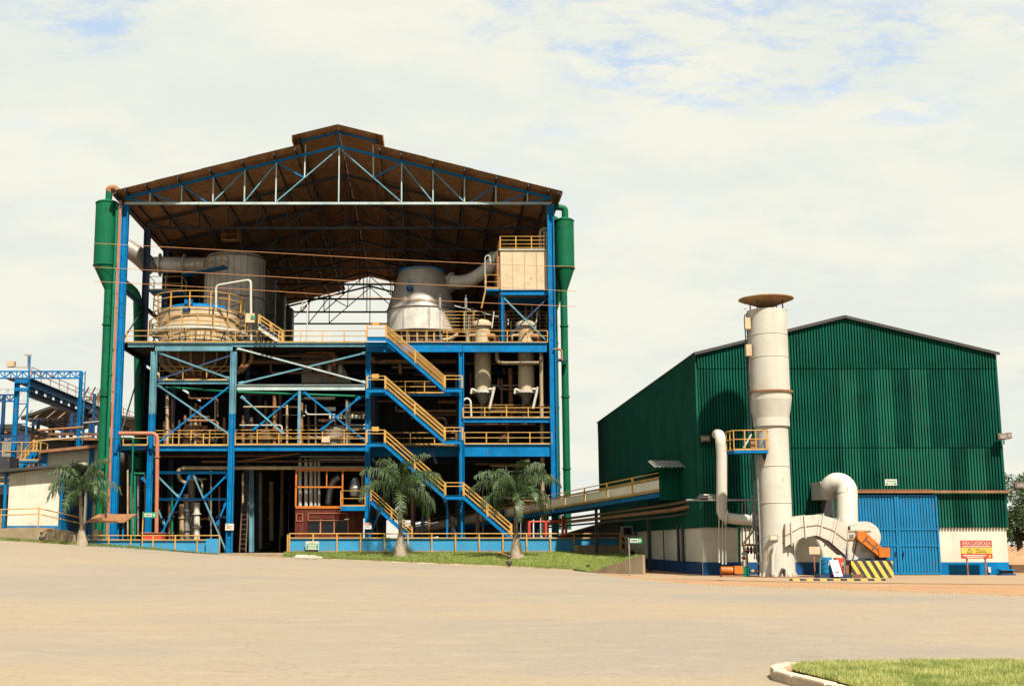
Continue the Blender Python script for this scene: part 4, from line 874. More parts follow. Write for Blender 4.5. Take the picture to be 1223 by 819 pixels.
# ================================================================== green cyclone tanks outside both corners
def green_tank(label, px, py_ref, Y, r, pyt, pyc, pyp, ppx, ppy, rp, pyb, top):
    t0 = W(px, py_ref, Y); x = t0.x; z1, z2, z3, z4 = wz(pyt, Y), wz(pyc, Y), wz(pyp, Y), wz(pyb, Y); xp = W(ppx, ppy, Y).x
    v = thing("cyclone_tank", label, "tank", (xp, Y, z4))
    MB().loft([(x, Y, z2, r), (x, Y, z1, r), (x, Y, z1, r), (x, Y, z1 + .12, r * .9), (x, Y, z1 + .3, r * .35)], 28).build("shell", "green_tank", v)
    mb = MB(); ring((x, Y), r + .02, z2, .04, mb); ring((x, Y), r + .02, z1 - .02, .04, mb); mb.build("rim", "green_tank", v)
    MB().loft([(xp, Y, z3, rp), (x, Y, z2, r)], 28, caps=False).build("cone", "green_tank", v)
    lg = MB().tube([(xp, Y, z4), (xp, Y, z3 + .1)], rp, 18).build("drop_pipe", "green_tank", v)
    for k in (.25, .55, .85): zz = lerp(z4, z3, k); MB().tube([(xp, Y, zz - .06), (xp, Y, zz + .06)], rp * 1.22, 18).build("flange", "green_tank", lg)
    nk = MB().tube([(x + .1, Y, z1 + .2), (x + .1, Y, z1 + 1.0)], .28, 14).build("neck", "green_tank", v)
    MB().tube(bend([Vector((x + .1, Y, z1 + .95))] + [Vector(p) for p in top[0]], .4), .26, 14).build("top_elbow", top[1], v)
    for k in (-.5 * r, .1 * r, .8 * r): MB().box(x + k - .03, x + k + .03, Y - math.sqrt(r * r - k * k) - .05, Y - math.sqrt(r * r - k * k) + .02, z1 - .75, z1 - .55).build("lug", "dark_steel", v)
    return x, z1
Yt = Y0 + .3
p = W(127.5, 247, Yt)
green_tank("green cyclone tank with rusty elbow outside the factory's left corner", 127.2, 270, Yt, .95, 243, 317.5, 346, 129.6, 359, .38, 632, ([(p.x + .1, Yt, wz(225, Yt)), (p.x + .75, Yt, wz(224, Yt)), (p.x + .95, Yt, wz(234, Yt))], "rust"))
p = W(674, 264, Yt)
green_tank("green cyclone tank with green elbow outside the factory's right corner", 674, 290, Y0 + 1, .83, 264, 321, 348, 674, 400, .30, 632, ([(p.x + .1, Y0 + 1, wz(249, Y0 + 1)), (p.x - .6, Y0 + 1, wz(247, Y0 + 1)), (p.x - 1.2, Y0 + 1, wz(250, Y0 + 1))], "green_tank"))
p = W(664, 300, Y0 + 4)
green_tank("half-hidden green cyclone tank behind the right corner column", 663, 330, Y0 + 4.5, .72, 277, 345, 371, 664, 420, .19, 632, ([(p.x + .1, Y0 + 4.5, wz(262, Y0 + 4.5)), (p.x - .5, Y0 + 4.5, wz(260, Y0 + 4.5))], "green_tank"))
pipe("slim green downpipe beside the left green cyclone tank", [W(140, 243, 103.6), W(126, 630, 103.6)][:1] + [Vector((wx(140, 243, 103.6), 103.6, ZG))], .13, "green_pipe", flanges=((0, .5), (0, .8)))
pipe("slim salmon downpipe against the left corner column", [W(144, 240, 103.55), Vector((wx(144, 240, 103.55), 103.55, ZG))], .11, "salmon", flanges=((0, .55),))
pipe("orange pipe arch in front of the left corner", [W(142, 517.5, 103), W(188, 517.5, 103), Vector((wx(190.5, 540, 103), 103, 1.0))], .17, "salmon", .5, flanges=((1, .2),))
pipe("thin green pipe arch below the orange arch", [W(138, 523, 103.1), W(159, 523, 103.1), Vector((wx(160, 540, 103.1), 103.1, 1.0))], .07, "green_pipe", .2)
for lab, px, pyt, r, m in (("slim bright green upright pipe behind the shelter", 157, 565, .09, "green_pipe"), ("slim cream upright pipe behind the shelter", 152.5, 561, .07, "cream_pipe"), ("pale green upright pipe beside the shelter's right post", 161, 566, .1, "green_pipe")):
    pipe(lab, [W(px, 645, 102.6), W(px, pyt, 102.6)], r, m)
pipe("short green pipe with valve by the second column", [W(160, 565, 102.5), W(173, 565.5, 102.5)], .07, "green_pipe", flanges=((0, .9),))
for px, py, lab in ((131, 418, "dark bracket tying the left cyclone pipe to the corner column"), (668, 430, "blue bracket tying the right cyclone pipe to the corner column")):
    p = W(px, py, Y0 + .2); tag(MB().box(p.x - .6, p.x + .7, Y0, Y0 + .5, p.z - .1, p.z + .1).build("bracket", "navy_steel"), lab, "bracket")
pipe("small rusty pipe loop beside the right corner column", [W(661, 417, Y0 - .2), W(671, 417, Y0 - .2), W(671, 430, Y0 - .2)], .09, "rust", .25)
# three thin orange cables strung across the front
for lab, pts in (("uppermost thin orange cable strung across the factory front", ((112, 290.5), (300, 300.5), (450, 309), (598, 316), (688, 318.5))), ("middle thin orange cable strung across the factory front", ((112, 319), (300, 329), (450, 337.5), (590, 343), (688, 348))), ("lowest thin orange cable strung across the factory front", ((112, 336), (300, 346), (423, 354), (560, 361), (688, 366)))):
    tag(MB().tube([W(x, y, 102.2) for x, y in pts], .022, 5).build("cable", "cable"), lab, "cable")

# ================================================================== blue front walls with rails, pavements
def front_wall(label, px0, px1, pyt, Y, zb, rail_py, group=None, ends=()):
    x0, x1 = wx(px0, pyt, Y), wx(px1, pyt, Y); z = wz(pyt, Y)
    v = thing("blue_wall", label, "wall", ((x0 + x1) / 2, Y, zb), group)
    n = max(1, round((x1 - x0) / 3.4))
    for k in range(n):
        MB().box(lerp(x0, x1, k / n) + .012, lerp(x0, x1, (k + 1) / n) - .012, Y, Y + .18, zb, z).build("wall_panel", "blue_wall", v)
    MB().box(x0, x1, Y - .1, Y + .28, zb - .4, zb + .14).build("footing", "concrete", v)
    h = wz(rail_py, Y - .12) - zb; mb = MB()
    for zz in (zb + h, zb + h - .33): mb.tube([(x0, Y - .1, zz), (x1, Y - .1, zz)], .05, 6)
    hr = mb.build("handrail", "yellow", v)
    pm = MB().box(-.055, .055, -.035, .035, 0, h).mesh("post", "yellow"); m_ = max(2, round((x1 - x0) / 1.75))
    for k in range(m_ + 1): place(pm, "post", hr, (lerp(x0, x1, k / m_), Y - .1, zb))
    return v
front_wall("blue panel wall with yellow rail left of the loading bay", 104, 262.5, 644, 98.0, .90, 639.3)
front_wall("long blue panel wall with yellow rail behind the lawn", 346, 742, 643, 97.0, 1.05, 637)
p = W(343.5, 655, 97); tag(MB().box(p.x - .06, p.x + .06, 96.95, 97.05, .95, wz(638, 97)).build("bollard_post", "yellow"), "lone yellow post at the loading-bay end of the long blue wall", "post")
p, s = W(246, 661, 97.7), W(262, 643, 97.7); tag(MB().box(p.x, s.x, 97.55, 97.75, .75, s.z).build("gate_panel", "blue_wall"), "narrow light blue panel standing at the right end of the left wall", "panel")
# green notice on the long wall
def sign(label, px0, px1, py0, py1, Y, mats, marks, post=None, name="notice_sign"):
    p, s = W(px0, py1, Y), W(px1, py0, Y); v = thing(name, label, "sign", ((p.x + s.x) / 2, Y, p.z if not post else post[2]))
    MB().box(p.x, s.x, Y - .02, Y + .02, p.z, s.z).build("board", mats, v)
    w, h = s.x - p.x, s.z - p.z
    for i, (u0, u1, v0, v1, m) in enumerate(marks): MB().box(p.x + u0 * w, p.x + u1 * w, Y - .027, Y - .022, p.z + v0 * h, p.z + v1 * h).build("print", m, v)
    if post:
        for x in post[0]: MB().tube([(x, Y + .06, post[2]), (x, Y + .06, post[3])], post[1], 8).build("post", post[4], v)
    return v, p, s
sign("green and white notice on the long blue wall", 365, 381, 646, 656, 96.7, "sign_white", [(.06, .94, .6, .66, "sign_green"), (.06, .2, .1, .55, "sign_green"), (.8, .94, .1, .55, "sign_green"), (.25, .75, .2, .26, "sign_green"), (.25, .75, .36, .42, "sign_green"), (.25, .75, .75, .79, "sign_green")])
sign("white notice on the foot of the third blue column", 269, 279.3, 625, 633, Y0 - .35, "sign_white", [(.1, .35, .75, .9, "sign_green"), (.3, .85, .6, .66, "zinc"), (.2, .45, .3, .5, "sign_red"), (.5, .8, .28, .5, "sign_yellow")])
sign("white notice with red top on the fourth blue column", 434, 443.8, 624, 631.5, Y0 - .35, "sign_white", [(.05, .95, .72, .92, "salmon"), (.25, .75, .3, .4, "zinc"), (.25, .75, .5, .58, "zinc")])
p = W(170, 655, 97.4)
v, a, b = sign("green arrow sign on a yellow post in front of the second blue column", 170.5, 187, 611.5, 618, 97.3, "sign_green", [(.12, .68, .22, .8, "sign_white"), (.2, .62, .45, .58, "sign_green")], ((wx(170.5, 620, 97.3),), .05, .9, wz(611, 97.3), "yellow"), "direction_sign")
MB().poly([(lerp(a.x, b.x, .78), lerp(a.z, b.z, .15)), (lerp(a.x, b.x, .94), lerp(a.z, b.z, .5)), (lerp(a.x, b.x, .78), lerp(a.z, b.z, .85))], 97.272, 97.278).build("arrow", "sign_white", v)
v, a, b = sign("green arrow sign on a grey post at the end of the retaining wall", 752, 766.5, 642.3, 648.2, 69.0, "sign_green", [(.05, .7, .15, .85, "sign_white"), (.12, .62, .38, .6, "sign_green")], ((wx(751.5, 650, 69),), .045, 0.0, wz(642, 69), "zinc"), "direction_sign")
MB().poly([(lerp(a.x, b.x, .78), lerp(a.z, b.z, .15)), (lerp(a.x, b.x, .96), lerp(a.z, b.z, .5)), (lerp(a.x, b.x, .78), lerp(a.z, b.z, .85))], 68.972, 68.978).build("arrow", "sign_white", v)

# ================================================================== lawn, retaining wall, steps
def wallx(t): return lerp(wx(703, 683, 74.5), wx(768, 691, 71.5), t), lerp(74.5, 71.5, t), lerp(.05, 1.08, t)
FRONT = [(x, pw(EDGE, x) + .35 + .15 * math.sin(x * 3), pw(E_PTS, x) + .03) for x in [-10.2 + i * .6 for i in range(34)]]
FRONT = [f for f in FRONT if f[0] < 9.4] + [(wallx(t)[0] + .16, wallx(t)[1] + .20, wallx(t)[2] - .06) for t in [i / 6 for i in range(7)]]
NR = 14; mb = MB(); vv = []
for i, f in enumerate(FRONT):
    s = i / (len(FRONT) - 1); bx, by, bz = lerp(-10.8, 14.2, s), 96.7, 1.08
    for k in range(NR + 1):
        t = k / NR; vv.append((lerp(f[0], bx, t), lerp(f[1], by, t), lerp(f[2], bz, sstep(-.25, 1.0, t) if f[2] < .95 else t) + .03 * math.sin(f[0] * 1.7 + t * 5)))
n = len(FRONT)
mb.add(vv, [(i * (NR + 1) + k, (i + 1) * (NR + 1) + k, (i + 1) * (NR + 1) + k + 1, i * (NR + 1) + k + 1) for i in range(n - 1) for k in range(NR)], True)
for idx in (list(range(0, n * (NR + 1), NR + 1)), list(range((n - 1) * (NR + 1), n * (NR + 1)))):
    sk_ = [vv[j] for j in idx] + [(vv[j][0], vv[j][1], vv[j][2] - .7) for j in idx]; m_ = len(idx)
    mb.add(sk_, [(j, m_ + j, m_ + j + 1, j + 1) for j in range(m_ - 1)])
LAWN_V = vv
struct(mb.build("lawn", "lawn"))
def lawn_pt(u, t):
    i = min(n - 2, int(u * (n - 1))); f = u * (n - 1) - i; k = min(NR - 1, int(t * NR)); g_ = t * NR - k
    A = Vector(vv[i * (NR + 1) + k]).lerp(Vector(vv[(i + 1) * (NR + 1) + k]), f); B = Vector(vv[i * (NR + 1) + k + 1]).lerp(Vector(vv[(i + 1) * (NR + 1) + k + 1]), f); return A.lerp(B, g_)
# grass strip along the left wall
mb = MB(); L2 = []
for i in range(40):
    x = lerp(-45, wx(262, 660, 96), i / 39); e = pw(EDGE, x); L2.append(((x, e + .5 + .2 * math.sin(x * 2), gz(x, e) + .05), (x, e + 1.6, gz(x, e) + .16 - (.25 if x > -22 else 0) * sstep(-22, -16, x))))
mb.add([p for ab in L2 for p in ab], [(2 * i, 2 * i + 2, 2 * i + 3, 2 * i + 1) for i in range(39)], True)
struct(mb.build("grass_verge", "lawn"))
def blades(name, sampler, count, hgt, wid, seed, mat="grass_blade"):
    r = random.Random(seed); v_, f_ = [], []
    for k in range(count):
        p = sampler(r); a = r.uniform(0, math.pi); h = hgt * r.uniform(.5, 1.2); d = Vector((math.cos(a), math.sin(a), 0)) * wid * r.uniform(.6, 1.3); l = Vector((r.gauss(0, .35), r.gauss(0, .35), 1)) * h
        v_ += [p - d, p + d, p + l]; f_.append((3 * k, 3 * k + 1, 3 * k + 2))
    return struct(MB().add(v_, f_).build(name, mat), "stuff")
tag(blades("lawn_grass", lambda r: lawn_pt(r.random(), r.random() ** 1.2), 26000, .09, .018, 1), "short green grass covering the lawn before the long blue wall", "grass")
tag(blades("verge_grass", lambda r: (lambda i, f, t: Vector(L2[i][0]).lerp(Vector(L2[i + 1][0]), f).lerp(Vector(L2[i][1]).lerp(Vector(L2[i + 1][1]), f), t))(r.randrange(39), r.random(), r.random()), 9000, .14, .02, 2), "thin strip of grass along the road edge below the left wall", "grass")
# kerb stones along the lawn edge
for k in range(len(FRONT) - 8):
    a, b = Vector(FRONT[k]), Vector(FRONT[k + 1])
    if k == 0: kb = thing("lawn_kerb", "low dusty kerb along the road edge of the lawn", "kerb", a)
    d = Vector((0, -.14, -.02)); MB().bar(a + d + (b - a) * .02, b + d - (b - a) * .02, .14, .12).build("kerb_stone", "kerb", kb)
# wedge-shaped retaining wall
A, B = wallx(0), wallx(1); d = (Vector((B[0], B[1], 0)) - Vector((A[0], A[1], 0))).normalized(); nn = Vector((-d.y, d.x, 0)) * .22
P = [Vector((A[0], A[1], -.5)), Vector((B[0], B[1], -.5)), Vector((B[0], B[1], B[2])), Vector((A[0], A[1], A[2]))]
tag(MB().add(P + [p + nn for p in P], [(0, 1, 2, 3), (7, 6, 5, 4), (0, 4, 5, 1), (1, 5, 6, 2), (2, 6, 7, 3), (3, 7, 4, 0)]).build("retaining_wall", "concrete"), "wedge-shaped tan concrete retaining wall at the lawn's right end", "wall")
p, s = W(692, 662, 93), W(741, 650.5, 93); tag(MB().box(p.x, s.x, 93, 96.5, .4, s.z).build("concrete_parapet", "concrete"), "low tan concrete block at the right end of the long blue wall", "wall")
p, s = W(688, 662, 92.8), W(692, 651, 92.8); tag(MB().box(p.x, s.x, 92.8, 93.2, .4, s.z).build("concrete_post", "concrete"), "short concrete stub post left of the low concrete block", "post")
v = thing("garden_steps", "short concrete steps with yellow handrails beside the retaining wall", "steps", W(748, 668, 90))
for k in range(5): p = W(742 + 2.6 * k, 655 + 2.6 * k, 91); MB().box(p.x, p.x + .5, 88.5, 91, .0, p.z).build("step", "concrete", v)
for Y in (88.6, 91): 
    mb = MB()
    for dz in (.9, .5): mb.tube([W(741, 652, Y) + Vector((0, 0, dz)), W(754, 665, Y) + Vector((0, 0, dz))], .04, 6)
    hr = mb.build("handrail", "yellow", v); 
    for px, py in ((741, 652), (754, 665)): p = W(px, py, Y); MB().box(p.x - .04, p.x + .04, Y - .03, Y + .03, p.z - .4, p.z + .95).build("post", "yellow", hr)
# hydrants
for lab, px, py, Y, s in (("rusty bent standpipe hydrant on the verge before the ramp", 49, 648.5, 94.6, 1.0), ("rusty bent standpipe hydrant at the lawn's road edge", 608, 679, 81.2, 1.0), ("tiny stub hydrant at the retaining wall's low end", 702.5, 681.5, 78.5, .45)):
    p = W(px, py, Y); v = thing("hydrant", lab, "hydrant", p)
    MB().tube([p + Vector((0, 0, -.1)), p + Vector((0, 0, .75 * s))], .08, 8).build("riser", "rust", v); MB().lathe(p, [(.16, .28 * s), (.2, .35 * s), (.16, .5 * s)], 10).build("valve_body", "dark_steel", v); MB().lathe(p, [(.13, .68 * s), (.15, .75 * s), (.1, .85 * s)], 10).build("joint", "dark_steel", v)
    if s == 1: MB().tube(bend([p + Vector((0, 0, .78)), p + (Vector((.5, -.1, 1.05)) if px < 100 else Vector((-.55, -.1, 1.02))), p + (Vector((.95, -.1, 1.12)) if px < 100 else Vector((-.75, -.1, 1.0)))], .2), .05, 8).build("spout", "rust", v)
# rubble on the lawn corner
r = random.Random(5)
for k in range(14):
    px, py = 366 + r.uniform(-12, 18), 667 + r.uniform(-2.5, 2.5); p = W(px, py, 89.3); s = r.uniform(.12, .33)
    bm = MB(); pts = []
    for j in range(3):
        for a in range(6): t_ = 2 * math.pi * a / 6; rr = s * (1, .95, .5)[j] * r.uniform(.75, 1.2); pts.append((p.x + rr * math.cos(t_) * 1.4, p.y + rr * math.sin(t_), gz(p.x, p.y) + .05 + s * (0, .45, .8)[j] * r.uniform(.8, 1.1)))
    bm.add(pts, [(5, 4, 3, 2, 1, 0), (12, 13, 14, 15, 16, 17)] + [(j * 6 + a, j * 6 + (a + 1) % 6, (j + 1) * 6 + (a + 1) % 6, (j + 1) * 6 + a) for j in range(2) for a in range(6)])
    tag(bm.build("rubble_stone", "stone"), "pale broken stones heaped at the lawn's left corner", "stone", "rubble at the lawn corner")

# ================================================================== palms
def palm(label, px, pyb, Y, pyc, spread, seed, zb=None, group="palms before the factory"):
    r = random.Random(seed); b = W(px, pyb, Y); 
    if zb is not None: b.z = zb
    ht = wz(pyc, Y) - b.z; v = thing("palm_tree", label, "palm tree", b, group)
    lean = Vector((r.uniform(-.15, .15), 0, 0))
    prof = [(.56, -.1), (.53, .1), (.42, .5), (.31, .95), (.22, 1.35), (.14, 1.6), (.15, ht * .62), (.13, ht * .85), (.11, ht)]
    prof = [(a, z) for a, z in prof]; mb = MB(); P = []
    for i in range(len(prof) - 1):
        (r0, z0), (r1, z1) = prof[i], prof[i + 1]; m_ = max(1, int((z1 - z0) / .16))
        for k in range(m_): P.append((lerp(r0, r1, k / m_) * (1.0 if k % 2 else 1.035), lerp(z0, z1, k / m_)))
    P.append(prof[-1]); ft = [(a, z) for a, z in P if z <= 1.35]; up_ = [ft[-1]] + [(a, z) for a, z in P if z > 1.35]
    tk = MB().loft([(b.x + lean.x * z, b.y, b.z + z, a) for a, z in up_], 12).build("trunk", "trunk", v); MB().loft([(b.x + lean.x * z, b.y, b.z + z, a) for a, z in ft], 14).build("trunk_foot", "trunk_foot", v)
    top = b + Vector((lean.x * ht, 0, ht)); cs = MB().tube([top - Vector((0, 0, .1)), top + Vector((0, 0, .6))], [.16, .07], 8).build("crownshaft", "palm_leaf", v)
    NF = 17
    for i in range(NF):
        az = i * 2.39996 + r.uniform(-.25, .25); el = lerp(1.42, -.15, (i / NF) ** 1.1) + r.uniform(-.15, .15); L = spread * 1.42 * r.uniform(.85, 1.08); n_ = 14
        pts = []; p = top + Vector((0, 0, .3)); d_ = el
        for k in range(n_ + 1):
            pts.append(p.copy()); p = p + Vector((math.cos(az) * math.cos(d_), math.sin(az) * math.cos(d_), math.sin(d_))) * (L / n_); d_ -= (.05 + .16 * (k / n_)) * (1.0 + .35 * r.random())
            d_ = max(d_, -1.45)
        mb = MB().tube(pts, [lerp(.05, .012, k / n_) for k in range(n_ + 1)], 4, caps=False)
        side = Vector((-math.sin(az), math.cos(az), 0)); vs_, fs_ = [], []
        for k in range(5, n_ * 3 + 1):
            t = k / (n_ * 3); j = min(n_ - 1, int(t * n_)); p = pts[j].lerp(pts[j + 1], t * n_ - j); tdir = (pts[j + 1] - pts[j]).normalized()
            ll = spread * r.uniform(.34, .42) * (math.sin(math.pi * min(1, t * .9 + .1)) ** .7) * r.uniform(.7, 1.15)
            for s in (-1, 1):
                dd = (side * s * r.uniform(.6, 1.0) + tdir * .7 + Vector((0, 0, r.uniform(-.5, .45)))).normalized(); dr = (dd * .25 + Vector((r.uniform(-.15, .15), 0, -.95))).normalized()
                w_ = tdir * .03; a1 = p + dd * ll * .5; a2 = a1 + dr * ll * .75; o_ = len(vs_)
                vs_ += [p - w_, p + w_, a1 + w_ * 1.1, a1 - w_ * 1.1, a2]; fs_ += [(o_, o_ + 1, o_ + 2, o_ + 3), (o_ + 3, o_ + 2, o_ + 4)]
        mb.add(vs_, fs_); mb.build("frond", "palm_leaf", v)
    return v
palm("palm tree with pale bulging foot before the staircase, left on the lawn", 478.5, 662, 91.5, 590, 2.9, 11, zb=lawn_pt(.5, .6).z - .05)
palm("palm tree with pale bulging foot on the lawn near the right corner", 617, 664.5, 89.0, 594, 2.75, 12, zb=lawn_pt(.72, .5).z - .05)
palm("palm tree with concrete-like foot beside the white shed", 98, 655, 96.2, 590, 2.5, 13)

# ================================================================== left background
# --- white shed by the ramp
YW = 101.0
a, b = W(8, 636, YW), W(72, 563, YW); x1 = b.x
v = thing("white_shed", "plain white shed with blue corner posts and dark sloping roof at far left", "shed", ((a.x + b.x) / 2, YW + 3, a.z - .5))
zl, zr = wz(566, YW), wz(557, YW)
MB().poly([(a.x, 1.2), (b.x, 1.2), (b.x, zr), (a.x, zl)], YW, YW + .2).build("front_wall", "white_wall", v)
MB().box(b.x - .18, b.x, YW + .2, YW + 7.5, 1.2, zr).build("side_wall", "blue_band", v)
MB().box(b.x - .02, b.x + .012, YW + 1.2, YW + 3.2, 1.4, zr - 1.2).build("door", "blue", v)
for px0, px1 in ((2.5, 9), (71, 76)): p, s = W(px0, 632, YW - .05), W(px1, 562, YW - .05); MB().box(p.x, s.x, YW - .12, YW + .1, 1.2, s.z).build("corner_post", "blue", v)
MB().box(a.x, b.x, YW - .03, YW + .02, 1.2, wz(627.5, YW)).build("base_band", "blue", v)
c0, c1 = W(-8, 561, YW - .8), W(90, 552.5, YW - .8)
MB().add([(c0.x, YW - .8, c0.z - .22), (c1.x, YW - .8, c1.z - .22), (c1.x, YW + 8, c1.z - .22), (c0.x, YW + 8, c0.z - .22), (c0.x, YW - .8, c0.z), (c1.x, YW - .8, c1.z), (c1.x, YW + 8, c1.z), (c0.x, YW + 8, c0.z)],
         [(0, 3, 2, 1), (4, 5, 6, 7), (0, 1, 5, 4), (1, 2, 6, 5), (2, 3, 7, 6), (3, 0, 4, 7)]).build("roof", "roof_dark", v)
MB().box(c0.x, c1.x, YW - .84, YW - .8, c0.z - .02, c0.z).build("roof_edge", "zinc", v) if False else None
# --- second shed behind
a, b = W(55, 575, 112), W(107, 540, 112)
v = thing("white_shed", "white shed with rusty roof edge half hidden behind the front shed", "shed", ((a.x + b.x) / 2, 114, 1.2))
MB().poly([(a.x, 1.2), (b.x + 2.0, 1.2), (b.x + 2.0, wz(534, 112)), (a.x, wz(539, 112))], 112, 118).build("walls", "white_wall", v)
for px in (50, 106): p = W(px, 560, 111.9); MB().box(p.x - .0, p.x + .4, 111.85, 112.1, 1.2, wz(538 if px < 80 else 534, 112)).build("corner_post", "blue", v)
c0, c1 = W(46, 537.5, 111.2), W(122, 530, 111.2)
MB().add([(c0.x, 111.2, c0.z - .25), (c1.x, 111.2, c1.z - .25), (c1.x, 119, c1.z - .25), (c0.x, 119, c0.z - .25), (c0.x, 111.2, c0.z), (c1.x, 111.2, c1.z), (c1.x, 119, c1.z), (c0.x, 119, c0.z)],
         [(0, 3, 2, 1), (4, 5, 6, 7), (0, 1, 5, 4), (1, 2, 6, 5), (2, 3, 7, 6), (3, 0, 4, 7)]).build("roof", "rust", v)
# --- ramp with rail
YR = 97.6
pts = [(-40, 631), (0, 631), (20, 629.5), (45, 629.5), (70, 633), (98, 641.5)]
top = [(W(x, y, YR).x, W(x, y, YR).z) for x, y in pts]
v = thing("concrete_ramp", "tan concrete ramp with yellow handrail rising to the white shed", "ramp", (top[2][0], YR, 1.3))
MB().poly([(top[0][0], .9), (top[-1][0], .9)] + top[::-1], YR, YR + 2.6).build("ramp_body", "concrete", v)
handrail(v, [(x, YR + .1, z) for x, z in (top[0], top[1], top[3], top[5])], 1.45, 3.4, rails=(1, .7), kick=0, r=.045)
# --- lean-to shelter with gear
p0, p1 = W(102, 624, 99), W(146, 614.5, 99.0)
v = thing("shelter", "small lean-to shelter with brown tiled roof on blue posts", "shelter", ((p0.x + p1.x) / 2, 100, 1.0))
x0, x1, z0, z1 = wx(101.5, 624, 98.8), wx(149, 617, 98.8), wz(624, 98.8), wz(616, 101)
for k in range(8):
    xa, xb = lerp(x0, x1, k / 8), lerp(x0, x1, (k + 1) / 8); s_ = .35
    MB().add([(xa, 98.8, z0), (xb - .02, 98.8, z0), (xb - .02 + s_, 101.4, z1 + .1), (xa + s_, 101.4, z1 + .1), (xa, 98.8, z0 + .07), (xb - .02, 98.8, z0 + .07), (xb - .02 + s_, 101.4, z1 + .17), (xa + s_, 101.4, z1 + .17)],
             [(0, 3, 2, 1), (4, 5, 6, 7), (0, 1, 5, 4), (1, 2, 6, 5), (2, 3, 7, 6), (3, 0, 4, 7)]).build("roof_sheet", "rust", v)
for px in (107, 141, 147): x = wx(px, 635, 99.2); MB().bar((x, 99.2, 1.0), (x, 99.2, z0 + .1), .12, .12, up=(1, 0, 0)).build("post", "blue", v)
# parked motorbike under the shelter
b = W(124, 640, 100); b.z = 1.0
v = thing("motorbike", "dark motorbike parked under the brown lean-to shelter", "motorbike", b)
for dx in (-.68, .68):
    w_ = MB(); pts = [(b.x + dx + .32 * math.cos(t), b.y, 1.34 + .32 * math.sin(t)) for t in [2 * math.pi * k / 18 for k in range(19)]]; w_.tube(pts, .06, 6); wh = w_.build("wheel", "black", v); MB().tube([(b.x + dx, b.y - .06, 1.34), (b.x + dx, b.y + .06, 1.34)], .1, 8).build("hub", "zinc", wh)
MB().tube([(b.x - .68, b.y, 1.34), (b.x - .2, b.y, 1.45), (b.x + .35, b.y, 1.55), (b.x + .5, b.y, 1.95)], .07, 6).build("frame", "dark_steel", v)
MB().tube([(b.x + .68, b.y, 1.34), (b.x + .48, b.y, 1.98)], .05, 6).build("fork", "zinc", v); MB().tube([(b.x + .42, b.y - .35, 2.02), (b.x + .48, b.y, 1.98), (b.x + .42, b.y + .35, 2.02)], .03, 6).build("handlebar", "zinc", v)
MB().tube([(b.x - .7, b.y, 1.8), (b.x - .2, b.y, 1.76), (b.x + .05, b.y, 1.8)], [.1, .13, .09], 8).build("seat", "black", v); MB().tube([(b.x + .02, b.y, 1.82), (b.x + .25, b.y, 1.88), (b.x + .45, b.y, 1.82)], [.1, .16, .08], 10).build("fuel_tank", "blue", v)
MB().lathe((b.x, b.y, 1.3), [(.1, 0), (.22, .05), (.22, .25), (.1, .32)], 10).build("engine", "steel_dull", v)
p, s = W(169, 644, 99.5), W(193, 636.5, 99.5)
v = thing("red_skid", "low red equipment skid behind the left blue wall", "machine", ((p.x + s.x) / 2, 100, 1.0)); MB().box(p.x, s.x, 99.5, 101, 1.0, s.z).build("body", "red", v); MB().box(p.x - .05, s.x + .05, 99.4, 101.1, s.z, s.z + .06).build("lid", "salmon", v)
p, s = W(205, 648, 101), W(262, 639, 101)
r = random.Random(8)
for k in range(6): x = lerp(p.x, s.x, k / 6); h = r.uniform(.5, 1.0); t = thing("pump_set", "small rusty pump behind the left blue wall, %s from the left" % ORD[k], "pump", (x + .3, 101, ZG), "rusty pumps behind the left wall"); MB().tube([(x, 101, ZG + h * .6), (x + .55, 101, ZG + h * .6)], .2, 10).build("casing", "rust", t); MB().box(x, x + .55, 100.8, 101.2, ZG, ZG + h * .45).build("base", "salmon", t); MB().tube([(x + .15, 101, ZG + h * .6), (x + .15, 101, ZG + h + .4)], .07, 8).build("outlet", "rust", t)
# --- blue gantry bridge going back
def lattice(label, px0, px1, py0, py1, Y, n, mat, w=.12, name="lattice_girder"):
    p, s = W(px0, py1, Y), W(px1, py0, Y); v = thing(name, label, "girder", ((p.x + s.x) / 2, Y, p.z))
    for z in (p.z, s.z): MB().bar((p.x, Y, z), (s.x, Y, z), w, w).build("chord", mat, v)
    for k in range(n):
        x0, x1 = lerp(p.x, s.x, k / n), lerp(p.x, s.x, (k + 1) / n)
        MB().bar((x0, Y, p.z if k % 2 else s.z), (x1, Y, s.z if k % 2 else p.z), w * .7, w * .7).build("lacing", mat, v); MB().bar((x1, Y, p.z), (x1, Y, s.z), w * .6, w * .6, up=(1, 0, 0)).build("upright", mat, v)
    return v
lattice("blue lattice girder crossing above the gantry bridge", -30, 98, 443.5, 451.5, 126, 18, "blue", .15)
lattice("lower blue lattice girder left of the gantry tower", -30, 18, 471.5, 479, 119, 8, "blue_band", .14)
lattice("pale distant lattice girder behind the gantry", -30, 126, 464.5, 478, 165, 16, "blue_pale", .14)
g_x0, g_x1 = wx(20, 470, 119), wx(34, 460, 119)
v = thing("gantry_tower", "braced blue tower carrying the gantry bridge at far left", "tower", ((g_x0 + g_x1) / 2, 119, 1.8))
MB().ibeam((g_x0, 119, 1.5), (g_x0, 119, wz(455, 119)), .42, .4, up=(1, 0, 0)).build("column", "blue", v); MB().tube([(g_x1, 119, 1.5), (g_x1, 119, wz(425, 119))], .1, 8).build("pole", "blue", v)
